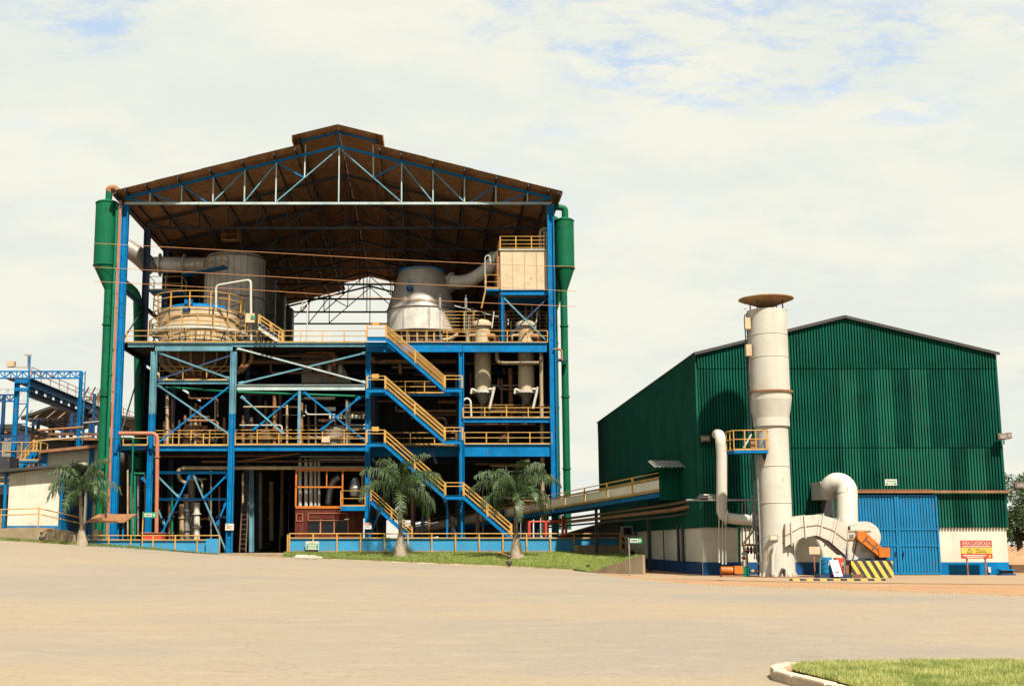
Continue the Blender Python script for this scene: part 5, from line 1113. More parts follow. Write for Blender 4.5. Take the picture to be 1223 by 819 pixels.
for k in range(6):
    y0, y1 = 482 + 24 * k, 482 + 24 * (k + 1); MB().bar((g_x0, 119, wz(y0, 119)), (g_x1, 119, wz(y0, 119)), .08, .1).build("tie", "blue_band", v); MB().bar((g_x0, 119, wz(y0 if k % 2 else y1, 119)), (g_x1, 119, wz(y1 if k % 2 else y0, 119)), .07, .09).build("brace", "navy_steel", v)
for py0, py1 in ((453, 457.5), (463, 467)): p, s = W(18.5, py1, 118.8), W(34, py0, 118.8); MB().box(p.x, s.x, 118.6, 119.2, p.z, s.z).build("cap_beam", "blue", v)
lv = thing("floodlight", "floodlight on a horizontal arm above the gantry tower", "lamp", W(33, 440, 118.9))
MB().tube([W(33.5, 438, 118.9), W(33.5, 423.5, 118.9)], .06, 6).build("mast", "rust", lv); MB().tube([W(29, 424, 118.9), W(38, 424, 118.9)], .04, 6).build("crossarm", "rust", lv); MB().tube([W(34, 438.5, 118.9), W(10, 438, 118.9)], .06, 6).build("arm", "cream_pipe", lv)
p, s = W(8.5, 438, 118.9), W(18, 431.5, 118.9); MB().box(p.x, s.x, 118.6, 119.2, p.z, s.z).build("lamp_head", "cream", lv)
X = wx(34, 455, 119); z1 = wz(452, 119); z0 = wz(474, 119)
v = thing("gantry_bridge", "long blue gantry bridge with plate girder running back beside the factory", "bridge", (X, 119, z0))
MB().ibeam((X, 119, z1 - .35), (X, 165, z1 - .35), .7, .5).build("top_girder", "blue", v); MB().ibeam((X + .05, 119, z0 + .3), (X + .05, 165, z0 + .3), .5, .4).build("bottom_girder", "navy_steel", v)
for k in range(16): y = 119.6 + 2.8 * k; MB().box(X - .12, X + .02, y, y + 1.6, z0 + .5, z1 - .75).build("web_plate", "blue" if k % 2 == 0 else "blue_band", v)
MB().box(X - 2.2, X + .3, 119, 165, z1 - .02, z1 + .05).build("walkway", "plate", v); handrail(v, [(X + .25, 119, z1 + .05), (X + .25, 165, z1 + .05)], 1.05, 3.0, mat="salmon", kick=0)
for px, pyt, Y, m, lab, w_ in ((97, 444, 126, "blue", "tall blue post standing right of the gantry bridge", .32), (86, 494, 128, "blue_band", "short dark blue post under the gantry bridge", .3), (108, 503, 128, "blue_band", "dark blue post behind the left green cyclone pipe", .3)):
    p = W(px, pyt, Y); tag(MB().ibeam((p.x, Y, 1.5), (p.x, Y, p.z), w_, w_, up=(1, 0, 0)).build("steel_post", m), lab, "post")
# --- dark shed roof and clutter behind
c0, c1, c2, c3 = W(25, 497, 140), W(62, 484, 140), W(125, 502, 140), W(125, 520, 140)
v = thing("open_shed", "dark trussed open shed roof behind the gantry", "shed", (c1.x, 145, 1.5))
MB().poly([(c0.x, c0.z - .3), (c1.x, c1.z - .3), (c2.x + 6, c2.z - .3), (c2.x + 6, c2.z), (c1.x, c1.z), (c0.x, c0.z)], 140, 160).build("roof", "roof_dark", v)
MB().bar((c0.x, 140.2, wz(500, 140)), (c2.x + 6, 140.2, wz(500, 140)), .15, .2).build("tie_beam", "brown_steel", v)
for k in range(7): x = lerp(c0.x, c2.x, k / 7); MB().bar((x, 140.2, wz(500, 140)), (x + 1.2, 140.2, wz(489, 140)), .08, .1).build("web_member", "cream_pipe" if k % 2 else "zinc", v)
for px in (40, 60, 78, 100): p = W(px, 500, 142); MB().bar((p.x, 142, 1.5), (p.x, 142, p.z), .25, .25, up=(1, 0, 0)).build("post", "dark_steel", v)
a, b = W(46, 560, 128), W(122, 524, 128)
v = thing("machine_hall", "long low brown machine hall with rusty ledge behind the white sheds", "building", ((a.x + b.x) / 2, 130, 1.5)); MB().box(a.x, b.x + 3, 128, 136, 1.5, wz(526, 128)).build("walls", "dark_steel", v); MB().box(a.x - .5, b.x + 3.3, 127.4, 136.5, wz(526, 128), wz(523, 128)).build("roof_slab", "rust", v)
MB().box(a.x, b.x, 127.6, 127.95, wz(520, 128), wz(517, 128)).build("ledge_pipe", "brown_steel", v)
a, b = W(-30, 560, 145), W(20, 512, 145)
v = thing("grey_hall", "distant grey hall with dark window band at the left edge", "building", ((a.x + b.x) / 2, 150, 1.5)); MB().box(a.x, b.x, 145, 160, 1.5, b.z).build("walls", "zinc", v); MB().box(a.x - .5, b.x + .5, 144.5, 160, b.z, b.z + .5).build("roof", "roof_dark", v)
for k in range(8): x = lerp(a.x, b.x, (k + .2) / 8); MB().box(x, x + .7, 144.93, 144.99, wz(522, 145), wz(515, 145)).build("window", "glass_dark", v)
z = wz(546, 108)
deck("service_platform", "yellow-railed blue platform behind the white shed's roof", [(wx(-20, 546, 112), 112, z), (wx(48, 546, 112), 112, z), (wx(48, 546, 112), 114, z), (wx(-20, 546, 112), 114, z)], (0, 1, 2), h=1.6)
deck("service_platform", "yellow-railed blue platform at the left edge beside the white shed", [(wx(-30, 578, 106), 106, wz(578, 106)), (wx(8, 578, 106), 106, wz(578, 106)), (wx(8, 578, 106), 108, wz(578, 106)), (wx(-30, 578, 106), 108, wz(578, 106))], (0, 1, 2), h=1.1)
tag(MB().box(wx(-30, 600, 108.5), wx(9, 600, 108.5), 108.5, 111, 1.5, wz(545, 108.5)).build("dark_wall", "dark_steel"), "dark steel wall at the picture's left edge behind the platform", "wall")
p = W(5, 600, 105); v = thing("white_drum", "white round-topped vessel at the left edge under the platform", "tank", (p.x, 105, 1.5)); MB().lathe((p.x, 105, 1.5), [(.5, 0), (.5, 1.9), (.35, 2.2), (.05, 2.3)], 18).build("shell", "white", v); MB().lathe((p.x, 105, 1.5), [(.54, .9), (.54, 1.0)], 18).build("band", "zinc", v)
# lattice of brown steelwork between the gantry and the factory
for k in range(6): p = W(98 + 4 * k, 478, 150); pipe("thin brown truss bar far behind the left cyclone pipe, %s from the left" % ORD[k], [p, W(106 + 4 * k, 462 + (k % 2) * 14, 150)], .09, "brown_steel", name="truss_bar", cat="truss", group="far brown truss bars")

# ================================================================== belt conveyor from the factory to the warehouse
P0, P1, P2 = Vector((wx(487, 641, 122), 122, wz(641, 122))), Vector((9.55, 107.5, 0)), Vector((14.7, 75.2, 0))
P1.z = wz(612, 107.5) ; P2.z = wz(586.5, 75.2)
v = thing("belt_conveyor", "white-sided belt conveyor with yellow rails climbing to the green warehouse", "conveyor", (P1.x, P1.y, ZG))
for A, B, ns in ((P0, P1, 5), (P1, P2, 6)):
    d = (B - A).normalized(); sd = Vector((-d.y, d.x, 0)).normalized()
    for s in (-1, 1):
        o_ = sd * (.75 * s)
        MB().ibeam(A + o_ + Vector((0, 0, -.15)), B + o_ + Vector((0, 0, -.15)), .34, .16).build("side_beam", "blue", v)
        MB().bar(A + o_ * 1.17 + Vector((0, 0, .07)), B + o_ * 1.17 + Vector((0, 0, .07)), .05, .15).build("toe_strip", "yellow", v)
        for k in range(ns):
            a_, b_ = A.lerp(B, (k + .01) / ns) + o_, A.lerp(B, (k + .985) / ns) + o_; MB().bar(a_ + Vector((0, 0, .42)), b_ + Vector((0, 0, .42)), .03, .62).build("side_panel", "panel_white", v)
        MB().bar(A + o_ * 1.1 + Vector((0, 0, .82)), B + o_ * 1.1 + Vector((0, 0, .82)), .06, .13).build("panel_rail", "yellow", v)
        hr = MB().tube([A + o_ * 1.1 + Vector((0, 0, 1.12)), B + o_ * 1.1 + Vector((0, 0, 1.12))], .035, 6).build("handrail", "yellow", v)
        pm = MB().box(-.05, .05, -.05, .05, -.05, 1.12).mesh("post", "yellow")
        for k in range(ns + 1): place(pm, "post", hr, A.lerp(B, k / ns) + o_ * 1.12)
    MB().add([A + sd * .7, B + sd * .7, B - sd * .7, A - sd * .7, A + sd * .7 + Vector((0, 0, .05)), B + sd * .7 + Vector((0, 0, .05)), B - sd * .7 + Vector((0, 0, .05)), A - sd * .7 + Vector((0, 0, .05))], [(0, 1, 2, 3), (7, 6, 5, 4), (0, 4, 5, 1), (1, 5, 6, 2), (2, 6, 7, 3), (3, 7, 4, 0)]).build("belt", "black", v)
for t in (.15, .5, .85):
    c = P1.lerp(P2, t); MB().bar((c.x, c.y, gz(c.x, c.y) - .2), (c.x, c.y, c.z - .3), .2, .2, up=(1, 0, 0)).build("support_leg", "dark_steel", v)
d = (P2 - P1).normalized()
for k, (dz, r_, m) in enumerate(((-.75, .09, "brown_steel"), (-1.0, .12, "rust"), (-1.25, .07, "dark_steel"))):
    pipe(["uppermost", "middle", "lowest"][k] + " brown service pipe slung under the belt conveyor", [P1 + Vector((.3, 0, dz)), P2 + Vector((-.2, 0, dz - .1 * k)), P2 + Vector((.9, -4.5, dz + .25 - .1 * k))], r_, m, 1.0)
# dark lean-to under the conveyor
v = thing("pump_house", "dark lean-to pump house behind the long wall's right end, under the conveyor", "shed", (13.6, 102, 0.9))
zf_ = wz(621, 97.6)
MB().add([(11.4, 110, .9), (14.6, 97.6, .9), (15.15, 97.6, .9), (15.15, 110, .9), (11.4, 110, 2.3), (14.6, 97.6, zf_), (15.15, 97.6, zf_), (15.15, 110, 2.6)], [(0, 1, 5, 4), (1, 2, 6, 5), (4, 5, 6, 7)]).build("walls", "dark_steel", v)
MB().add([(10.9, 111, 2.2), (14.4, 97.2, zf_), (15.2, 97.2, zf_), (15.2, 111, 2.5), (10.9, 111, 2.32), (14.4, 97.2, zf_ + .12), (15.2, 97.2, zf_ + .12), (15.2, 111, 2.62)], [(0, 3, 2, 1), (4, 5, 6, 7), (0, 1, 5, 4), (1, 2, 6, 5), (3, 0, 4, 7)]).build("roof", "brown_steel", v)
p, s = W(743, 640, 91.5), W(756, 628, 91.5); v = thing("cooling_unit", "pale-framed box unit on the warehouse flank above the garden steps", "machine", ((p.x + s.x) / 2, 92, p.z)); w_ = MB().box(p.x, s.x, 91.5, 92.3, p.z, s.z).build("casing", "zinc", v); MB().box(p.x + .12, s.x - .12, 91.44, 91.5, p.z + .12, s.z - .12).build("grille", "glass_dark", v); MB().box(s.x, 15.29, 91.7, 92.1, p.z + .1, p.z + .2).build("bracket", "dark_steel", v)
# red pipe rack between the corner column and the conveyor
for k, (px, py0, py1) in enumerate(((632, 640, 622), (652, 640, 622), (672, 640, 615), (676, 640, 626))): pipe("short red standpipe behind the right end of the long blue wall, %s from the left" % ORD[k], [W(px, py0, 100), W(px, py1, 100)], .11, "red", group="red standpipes")
pipe("red pipe running level behind the right end of the long blue wall", [W(632, 623, 100), W(676, 622, 100)], .08, "red")

# ================================================================== green corrugated warehouse
YG = 70.0
GX0, GX1 = wx(839.5, 680, YG), wx(1206, 680, YG); GXM = (GX0 + GX1) / 2; GYB = 110.5
ZB1, ZB2, ZB3 = wz(629.5, YG), wz(533, YG), wz(439, YG)
ZGE, ZGA = wz(424, YG), wz(380.5, YG)
def zgable(x): return ZGA + (ZGE - ZGA) * abs(x - GXM) / (GX1 - GXM)
wh = thing("green_warehouse", "large green corrugated warehouse with white base and blue band", "warehouse", (GXM, (YG + GYB) / 2, 0))
DX0, DX1, DZ = wx(1022, 640, YG), wx(1120, 640, YG), wz(589, YG)
shared = {}
sw = (GX1 - GX0) / 17
for i in range(17):
    x0 = GX0 + sw * i
    for tier, (z0, z1) in enumerate(((ZB1, ZB2), (ZB2, ZB3))):
        zz0 = z0
        mid = x0 + sw / 2
        if tier == 0 and DX0 - .3 < mid < DX1 + .2: zz0 = DZ + .1
        key = (tier, round(zz0, 2), (i * 7 + i // 3 + tier * 2) % 5)
        if key not in shared: shared[key] = MB().corr((0, 0, 0), (1, 0, 0), (0, 0, 1), (0, -1, 0), sw + .03, z1 - zz0 + .1, sw / 6, .13, shape=SLOT).mesh("wall_sheet", ("green_sheet_pale" if key[2] == 0 or (tier == 0 and key[2] == 3) else "green_sheet_dark" if key[2] == 2 else "green_sheet"))
        place(shared[key], "wall_sheet", wh, (x0, YG - .035 * tier, zz0 - .06 * (tier > 0)))
    MB().corr((x0, YG - .07, ZB3 - .06), (1, 0, 0), (0, 0, 1), (0, -1, 0), sw + .03, 1, sw / 6, .13, shape=SLOT, top=lambda u, x0=x0: zgable(min(GX1, x0 + u)) - ZB3 + .06).build("wall_sheet", "green_sheet", wh)
slen = (GYB - YG) / 18
for i in range(18):
    for tier, (z0, z1) in enumerate(((ZB1, ZB2), (ZB2, ZB3), (ZB3, ZGE))):
        key = ("s", tier, i % 4 == 1)
        if key not in shared: shared[key] = MB().corr((0, 0, 0), (0, 1, 0), (0, 0, 1), (-1, 0, 0), slen + .02, z1 - z0 + .08, .25, .07).mesh("wall_sheet", "green_sheet")
        place(shared[key], "wall_sheet", wh, (GX0 - .012 * tier - (.01 if i % 4 == 1 else 0), YG + slen * i, z0 - .02))
        key = ("r", tier)
        if key not in shared: shared[key] = MB().corr((0, 0, 0), (0, 1, 0), (0, 0, 1), (1, 0, 0), slen + .02, z1 - z0 + .08, .25, .07).mesh("wall_sheet", "green_sheet")
        place(shared[key], "wall_sheet", wh, (GX1 + .012 * tier, YG + slen * i, z0 - .02))
MB().box(GX0 - .07, GX0 + .05, YG - .07, YG + .05, ZB1 - .02, ZGE + .02).build("corner_trim", "green_sheet_pale", wh); MB().box(GX1 - .05, GX1 + .07, YG - .07, YG + .05, ZB1 - .02, ZGE + .02).build("corner_trim", "green_sheet", wh)
MB().poly([(GX0, .2), (GX1, .2), (GX1, ZGE), (GXM, ZGA), (GX0, ZGE)], GYB - .1, GYB).build("back_wall", "green_sheet", wh)
gs = (ZGA - ZGE) / (GX1 - GXM); gl = math.hypot(1, gs)
for s in (-1, 1):
    U = Vector((s / gl, 0, -gs / gl)); Nn = Vector((s * gs / gl, 0, 1 / gl))
    for k in range(6):
        y0 = YG - .36 + (GYB - YG + 1.0) * k / 6
        MB().corr((GXM, y0, ZGA + .12), (0, 1, 0), U, Nn, (GYB - YG + 1.0) / 6 + .02, (GX1 - GXM + .14) * gl, .33, .05).build("roof_sheet", "roof_dark", wh)
    MB().bar(Vector((GXM, YG - .34, ZGA + .06)), Vector((GXM + s * (GX1 - GXM + .14), YG - .34, ZGA + .06 - gs * (GX1 - GXM + .14))), .05, .16).build("verge_trim", "roof_dark", wh)
# masonry base with blue band
ZBB = wz(671, YG)
for x0, x1 in ((GX0, DX0), (DX1, GX1)):
    MB().box(x0 + .03, x1 - .03, YG + .02, YG + .25, -.3, ZB1 + .0).build("base_wall", "white_wall", wh); MB().box(x0 + .02, x1 - .02, YG - .0, YG + .02, -.3, ZBB).build("base_band", "blue_band" if x0 == GX0 else "blue", wh)
cut = [YG + .25, 75.2, 81.4, 87.2, 95, 103, GYB - .2]
for a_, b_ in zip(cut, cut[1:]):
    MB().box(GX0 + .03, GX0 + .25, a_ + .06, b_ - .06, -.3, ZB1).build("base_wall", "white_wall", wh); MB().box(GX0 + .005, GX0 + .03, a_ + .05, b_ - .05, -.3, ZBB).build("base_band", "blue_band", wh); MB().box(GX0 - .02, GX0 + .25, b_ - .06, b_ + .06, -.3, ZB1).build("base_pier", "dark_steel", wh)
MB().box(GX1 - .25, GX1 - .03, YG + .3, GYB - .2, -.3, ZB1).build("base_wall", "white_wall", wh)
# gutter pipes stained on the side
for y in (74.6, 76.0): MB().tube([(GX0 - .12, y, .6), (GX0 - .12, y, ZB1 + .2)], .09, 8).build("drain_pipe", "dark_steel", wh)
# sliding door of two blue ribbed leaves
ZDT = wz(590.5, YG - .25)
for k in range(2):
    x0, x1 = lerp(DX0, DX1, k / 2) + .02, lerp(DX0, DX1, (k + 1) / 2) - .01
    dl = MB().box(x0, x1, YG - .16, YG - .12, .05, ZDT).build("door_leaf", "blue_door", wh)
    n_ = 12
    rib = MB().box(-.045, .045, 0, .05, 0, ZDT - .25).mesh("door_rib", "blue_door")
    for j in range(n_): place(rib, "door_rib", dl, (lerp(x0 + .15, x1 - .15, (j + .5) / n_), YG - .215, .12))
    for z0, z1 in ((.05, .13), (ZDT - .12, ZDT), (lerp(0, ZDT, .56), lerp(0, ZDT, .575)), (lerp(0, ZDT, .36), lerp(0, ZDT, .375))): MB().box(x0, x1, YG - .24, YG - .16, z0, z1).build("door_rail", "blue_door", dl)
    for xx in (x0, x1 - .1): MB().box(xx, xx + .1, YG - .245, YG - .16, .05, ZDT).build("door_stile", "blue_door", dl)
    MB().tube([(x1 - .2 if k == 0 else x0 + .2, YG - .28, 1.0), (x1 - .2 if k == 0 else x0 + .2, YG - .28, 1.3)], .025, 6).build("handle", "dark_steel", dl)
MB().bar((DX0 - .1, YG - .32, DZ + .08), (GX1 + .1, YG - .32, DZ + .08), .14, .13).build("door_track", "rust", wh)
MB().box(DX0 - .1, wx(1110, 588, YG), YG - .42, YG - .1, DZ + .16, DZ + .19).build("track_cover", "salmon", wh)
# hut on the flank where the conveyor enters
ht = thing("conveyor_hut", "small green sheet-metal hut with pale awning on the warehouse flank", "hut", (14.5, 78, wz(597, 74.5)))
hx0 = wx(787, 575, 74.5); hz0, hz1 = wz(596.5, 74.5), wz(559, 74.5)
MB().corr((hx0, 74.5, hz0), (1, 0, 0), (0, 0, 1), (0, -1, 0), GX0 - hx0 - .06, hz1 - hz0, .2, .03).build("front_sheet", "green_sheet", ht); MB().box(hx0, GX0 - .08, 74.55, 82, hz1 - .05, hz1).build("top", "green_sheet", ht); MB().corr((hx0, 79.5, hz0), (0, 1, 0), (0, 0, 1), (-1, 0, 0), 2.5, hz1 - hz0, .2, .03).build("side_sheet", "green_sheet", ht)
az0, az1 = wz(558, 73.6), wz(552.5, 75.6)
MB().corr((wx(781, 558, 73.6), 73.4, az0), (1, 0, 0), Vector((0, 2.2, az1 - az0 + .1)).normalized(), (0, 0, 1), GX0 - wx(781, 558, 73.6) + .0, 2.3, .24, .05).build("awning", "zinc", ht)
for k in range(5): MB().box(wx(773, 575, 80), wx(784, 575, 80), 79.6, 79.7, lerp(wz(574, 80), wz(560, 80), k / 5), lerp(wz(574, 80), wz(560, 80), (k + .6) / 5)).build("louvre", "green_sheet_pale", ht)
# exit sign and warning board
sign("small green and white exit sign above the blue sliding door", 1057, 1071, 572, 579.5, YG - .14, "sign_white", [(.08, .92, .66, .76, "sign_green"), (.08, .22, .15, .42, "sign_green"), (.75, .92, .15, .42, "sign_green"), (.25, .72, .3, .36, "sign_green")], name="exit_sign")
v, a, b = sign("red and yellow warning board on two posts beside the blue door", 1148.2, 1184, 645, 666.7, YG - .9, "sign_red", [(.0, 1.0, .27, .61, "sign_yellow"), (.05, .95, .645, .69, "sign_white"), (.06, .8, .14, .2, "sign_white"), (.16, .7, .05, .1, "sign_white"),
      (.47, .57, .51, .54, "black"), (.47, .8, .42, .45, "black"), (.47, .83, .33, .36, "black")], ((wx(1155.5, 670, YG - .9), wx(1177.5, 670, YG - .9)), .05, 0.0, wz(655, YG - .9), "rust"), "warning_board")
tv, tf = text_mb("ÁREA CLASSIFICADA", .30, .003)
w_ = b.x - a.x; mxx = max(q_[0] for q_ in tv); sc_ = w_ * .45 / mxx; cx_, cz_ = (a.x + b.x) / 2, lerp(a.z, b.z, .83)
MB().add([(cx_ + x * sc_, YG - .926 - z, cz_ + y * 1.0) for x, y, z in tv], tf).build("lettering", "sign_white", v)
t0 = [(.20, .31), (.35, .31), (.275, .57)]
mb = MB()
for (u0, w0), (u1, w1) in zip(t0, t0[1:] + t0[:1]): mb.bar((lerp(a.x, b.x, u0), YG - .926, lerp(a.z, b.z, w0)), (lerp(a.x, b.x, u1), YG - .926, lerp(a.z, b.z, w1)), .006, .03)
mb.build("triangle", "black", v); MB().tube([(lerp(a.x, b.x, .91), YG - .92, lerp(a.z, b.z, .13)), (lerp(a.x, b.x, .91), YG - .928, lerp(a.z, b.z, .13))], .07, 14).build("emblem", "sign_yellow", v)
# floodlights on the warehouse
def flood(label, px, py, Y, s, parent_pts):
    c = W(px, py, Y); v = thing("floodlight", label, "lamp", c)
    MB().tube(parent_pts, .035, 6).build("arm", "dark_steel", v)
    MB().add([(c.x - .3 * s, Y - .25, c.z - .12), (c.x + .3 * s, Y - .25, c.z - .12), (c.x + .22 * s, Y + .1, c.z - .14), (c.x - .22 * s, Y + .1, c.z - .14), (c.x - .3 * s, Y - .2, c.z + .2), (c.x + .3 * s, Y - .2, c.z + .2), (c.x + .22 * s, Y + .1, c.z + .14), (c.x - .22 * s, Y + .1, c.z + .14)],
             [(0, 3, 2, 1), (4, 5, 6, 7), (0, 1, 5, 4), (1, 2, 6, 5), (2, 3, 7, 6), (3, 0, 4, 7)]).build("lamp_head", "brown_steel", v); MB().box(c.x - .2 * s, c.x + .2 * s, Y - .26, Y - .22, c.z - .08, c.z + .12).build("lens", "zinc", v)
flood("floodlight high on the warehouse's right corner", 1196, 522, YG - .5, .9, [W(1199, 530, YG), W(1199, 526, YG - .5)]); flood("floodlight leaning out beyond the right corner at mid height", 1203.5, 521, YG - .3, .45, [W(1199, 524, YG - .1), W(1203, 523, YG - .3)])
flood("floodlight on an arm past the warehouse's right edge above the trees", 1216, 580, YG - .3, .9, [W(1199, 587, YG - .1), W(1209, 587, YG - .3), W(1215, 582, YG - .3)])
flood("grey floodlight at the warehouse's left front corner", 842, 524.5, YG - .5, .85, [W(846, 529, YG), W(844, 527, YG - .4)])
p, s = W(1194, 686, YG - .7), W(1211, 679.5, YG - .7); v = thing("blue_crate", "low blue crate at the foot of the warehouse's right corner", "crate", ((p.x + s.x) / 2, YG - .6, 0)); MB().box(p.x, s.x, YG - .9, YG - .3, 0.02, .1).build("base", "blue_band", v); MB().box(p.x, s.x, YG - .9, YG - .3, s.z - .06, s.z).build("top", "blue", v); MB().box(p.x + .1, s.x - .1, YG - .8, YG - .4, .1, s.z - .06).build("body", "black", v)
p = W(1183, 684, YG - .2); tag(MB().box(p.x - .07, p.x + .07, YG - .12, YG - .08, .15, .45).build("small_plate", "sign_white"), "small white plate on the blue band right of the warning board", "plate")

# ================================================================== chimney stack
YK = 65.5
kb_ = W(929, 688, YK); kx = kb_.x
stv = thing("chimney_stack", "tall white steel chimney stack with rusty cone cap before the warehouse", "chimney", (kx, YK, 0))
px2m = lambda px_, y_: px_ * YK / F
RL_, RU = .84, 1.02
z_ = lambda py: wz(py, YK - .8)
MB().lathe((kx, YK, 0), [(RL_ + .06, 0), (RL_ + .03, 1.4), (RL_, 2.6), (RL_, z_(508))], 36).build("lower_shaft", "white", stv)
MB().lathe((kx, YK, 0), [(RL_ + .09, z_(508)), (RL_ + .09, z_(498))], 36).build("collar", "white", stv)
MB().lathe((kx, YK, 0), [(RL_ + .08, z_(498)), (RU + .06, z_(476)), (RU + .06, z_(467))], 36).build("cone_section", "white", stv)
MB().lathe((kx, YK, 0), [(RU + .14, z_(467.5)), (RU + .14, z_(465.5))], 36).build("flange", "rust", stv)
us = MB().lathe((kx, YK, 0), [(RU, z_(465.5)), (RU, z_(368)), (RU - .06, z_(368)), (RU - .06, z_(372))], 36, caps=False).build("upper_shaft", "white", stv)
for py in (425, 398): mb = MB(); ring((kx, YK), RU + .005, z_(py), .014, mb); mb.build("seam_ring", "white", us)
for py in (556, 600, 640): mb = MB(); ring((kx, YK), RL_ + .01, z_(py), .014, mb); mb.build("seam_ring", "white", stv)
zr_ = z_(354.5); RC = 1.42
cap = MB().lathe((kx, YK, 0), [(.02, z_(367)), (RC * .5, zr_ - .26), (RC, zr_), (RC, zr_ + .04), (RC * .6, zr_ + .17), (.05, zr_ + .24)], 40).build("cap", "cap_tan", stv)
for a_ in (-2.3, -.85, .75, 2.3): MB().tube([(kx + RU * .97 * math.cos(a_), YK + RU * .97 * math.sin(a_), z_(372)), (kx + RU * .97 * math.cos(a_), YK + RU * .97 * math.sin(a_), zr_ + .02)], .035, 6).build("cap_strut", "dark_steel", stv)
for k in range(9): a_ = -math.pi + math.pi * (k + .5) / 9; x, y = kx + (RL_ + .04) * math.cos(a_), YK + (RL_ + .04) * math.sin(a_); MB().add([(x, y, 0), (x + .13 * math.cos(a_), y + .13 * math.sin(a_), 0), (x, y, .32), (x + .05 * math.sin(a_), y - .05 * math.cos(a_), 0), (x + .16 * math.cos(a_) + .05 * math.sin(a_), y + .16 * math.sin(a_) - .05 * math.cos(a_), 0), (x + .05 * math.sin(a_), y - .05 * math.cos(a_), .32)], [(0, 1, 2), (5, 4, 3), (0, 3, 4, 1), (1, 4, 5, 2), (2, 5, 3, 0)]).build("gusset", "white", stv)
MB().lathe((kx, YK, 0), [(RL_ + .3, 0), (RL_ + .3, .06), (RL_, .06)], 32).build("base_plate", "rust", stv)
# ladder up the left side with cage brackets
lx = kx - RU - .10
ld = MB().tube([(lx, YK - .25, .9), (lx, YK - .25, z_(372))], .03, 6).build("ladder_rail", "dark_steel", stv); MB().tube([(lx, YK + .15, .9), (lx, YK + .15, z_(372))], .03, 6).build("ladder_rail", "dark_steel", stv)
rg = MB().tube([(0, -.25, 0), (0, .15, 0)], .015, 5).mesh("rung", "dark_steel")
for k in range(46): place(rg, "rung", ld, (lx, YK, 1.0 + k * .3))
for py in (386, 418): p = W(892, py, YK - .5); MB().box(lx - .16, lx + .12, YK - .55, YK - .25, p.z - .3, p.z + .3).build("junction_box", "cream", stv)
for dx, r_, m in ((-.12, .05, "zinc"), (-.3, .04, "dark_steel")): MB().tube([(kx - RL_ + dx, YK - .5, .8), (kx - RL_ + dx, YK - .5, z_(540))], r_, 6).build("conduit", m, stv)
# plates and doors on the lower shaft
p, s = W(919, 645, YK - .84), W(929, 638.5, YK - .84); MB().box(p.x, s.x, YK - .9, YK - .8, p.z, s.z).build("name_plate", "cream_pipe", stv); MB().box(p.x + .06, s.x - .06, YK - .91, YK - .9, p.z + .05, s.z - .05).build("name_plate_face", "sign_white", stv)
MB().tube(bend([W(923, 686, YK - .95), W(923, 664, YK - .95), W(924.5, 660, YK - .95), W(924.5, 650, YK - .95)], .2), .09, 10).build("drain_pipe", "white", stv)
MB().tube([W(917, 671, YK - .9), W(917, 651, YK - .9)], .025, 6).build("sample_tube", "rust", stv)
MB().tube(bend([W(937, 688, YK - 1.0), W(937, 680, YK - 1.0), W(934, 679, YK - 1.0), W(932.5, 684, YK - 1.0)], .15), .06, 8).build("vent_hook", "dark_steel", stv)
# basket platform on the stack
zb = wz(541, YK - .5); pc = Vector((wx(893, 541, YK - .6), YK - .7, zb)); hw = wx(916, 541, YK - .6) - pc.x
t = thing("inspection_basket", "yellow-railed inspection basket with blue floor on the stack's left side", "platform", pc)
pl = [(pc.x - hw, pc.y + .5), (pc.x - hw + .15, pc.y - .5), (pc.x + hw - .2, pc.y - .75), (pc.x + hw, pc.y - .2), (pc.x + hw - .2, pc.y + .6)]
nn_ = len(pl); MB().add([(x, y, zb - .05) for x, y in pl] + [(x, y, zb + .12) for x, y in pl], [tuple(range(nn_ - 1, -1, -1)), tuple(range(nn_, 2 * nn_))] + [(i, (i + 1) % nn_, nn_ + (i + 1) % nn_, nn_ + i) for i in range(nn_)]).build("floor", "blue", t)
MB().add([(pc.x + hw - .5, pc.y - .6, zb - .06), (pc.x + hw - .05, pc.y - .1, zb - .06), (pc.x + hw - .1, pc.y + .2, zb - .45)], [(0, 1, 2), (2, 1, 0)]).build("knee_brace", "blue_band", t)
handrail(t, [(x, y, zb + .1) for x, y in pl[:4]], 1.0, .55, rails=(1, .55), kick=.08, r=.03, w=.05)
MB().tube([(pc.x - .3, pc.y, zb + .1), (pc.x + .2, pc.y, zb + .95)], .05, 6).build("probe", "white", t); MB().box(pc.x + .1, pc.x + .35, pc.y - .2, pc.y, zb + .12, zb + .6).build("probe_box", "rust", t)

# ================================================================== pipework left of the stack
pipe("white bent pipe leaving the warehouse wall and joining the stack", [W(856, 519, 70.2), W(857, 518, 68.4), W(860, 520, 67.0), W(862, 540, 67.0), W(862, 617, 67.0), W(880, 620, 66.8), W(907, 621, 66)], .28, "white", .8, 16, flanges=((4, .3), (5, .8)), name="duct_pipe")
for k, (px, py0, py1) in enumerate(((858.8, 592, 672), (863, 590, 674), (867, 590, 674))): pipe(["left", "middle", "right"][k] + " thin white downpipe in front of the warehouse corner base", [W(px, py1, 67.5), W(px, py0, 67.5)], .035, "white", flanges=((0, .02),))
pipe("slim dark green standpipe left of the stack", [W(883.3, 684, 66.8), W(882.5, 600, 66.8)], .07, "green_tank"); pipe("slim white standpipe left of the stack", [W(893, 684, 66.7), W(892, 662, 66.7), W(887, 650, 66.7), W(902, 630, 66.7), W(901, 600, 66.7)], .06, "white", .15)
for k, px in enumerate((886.5, 890.5, 895)): pipe("thin grey drop pipe above the valve rack left of the stack, %s from the left" % ORD[k], [W(px, 600, 67.2), W(px, 652, 67.2)], .035, "zinc", group="drop pipes above the valve rack")
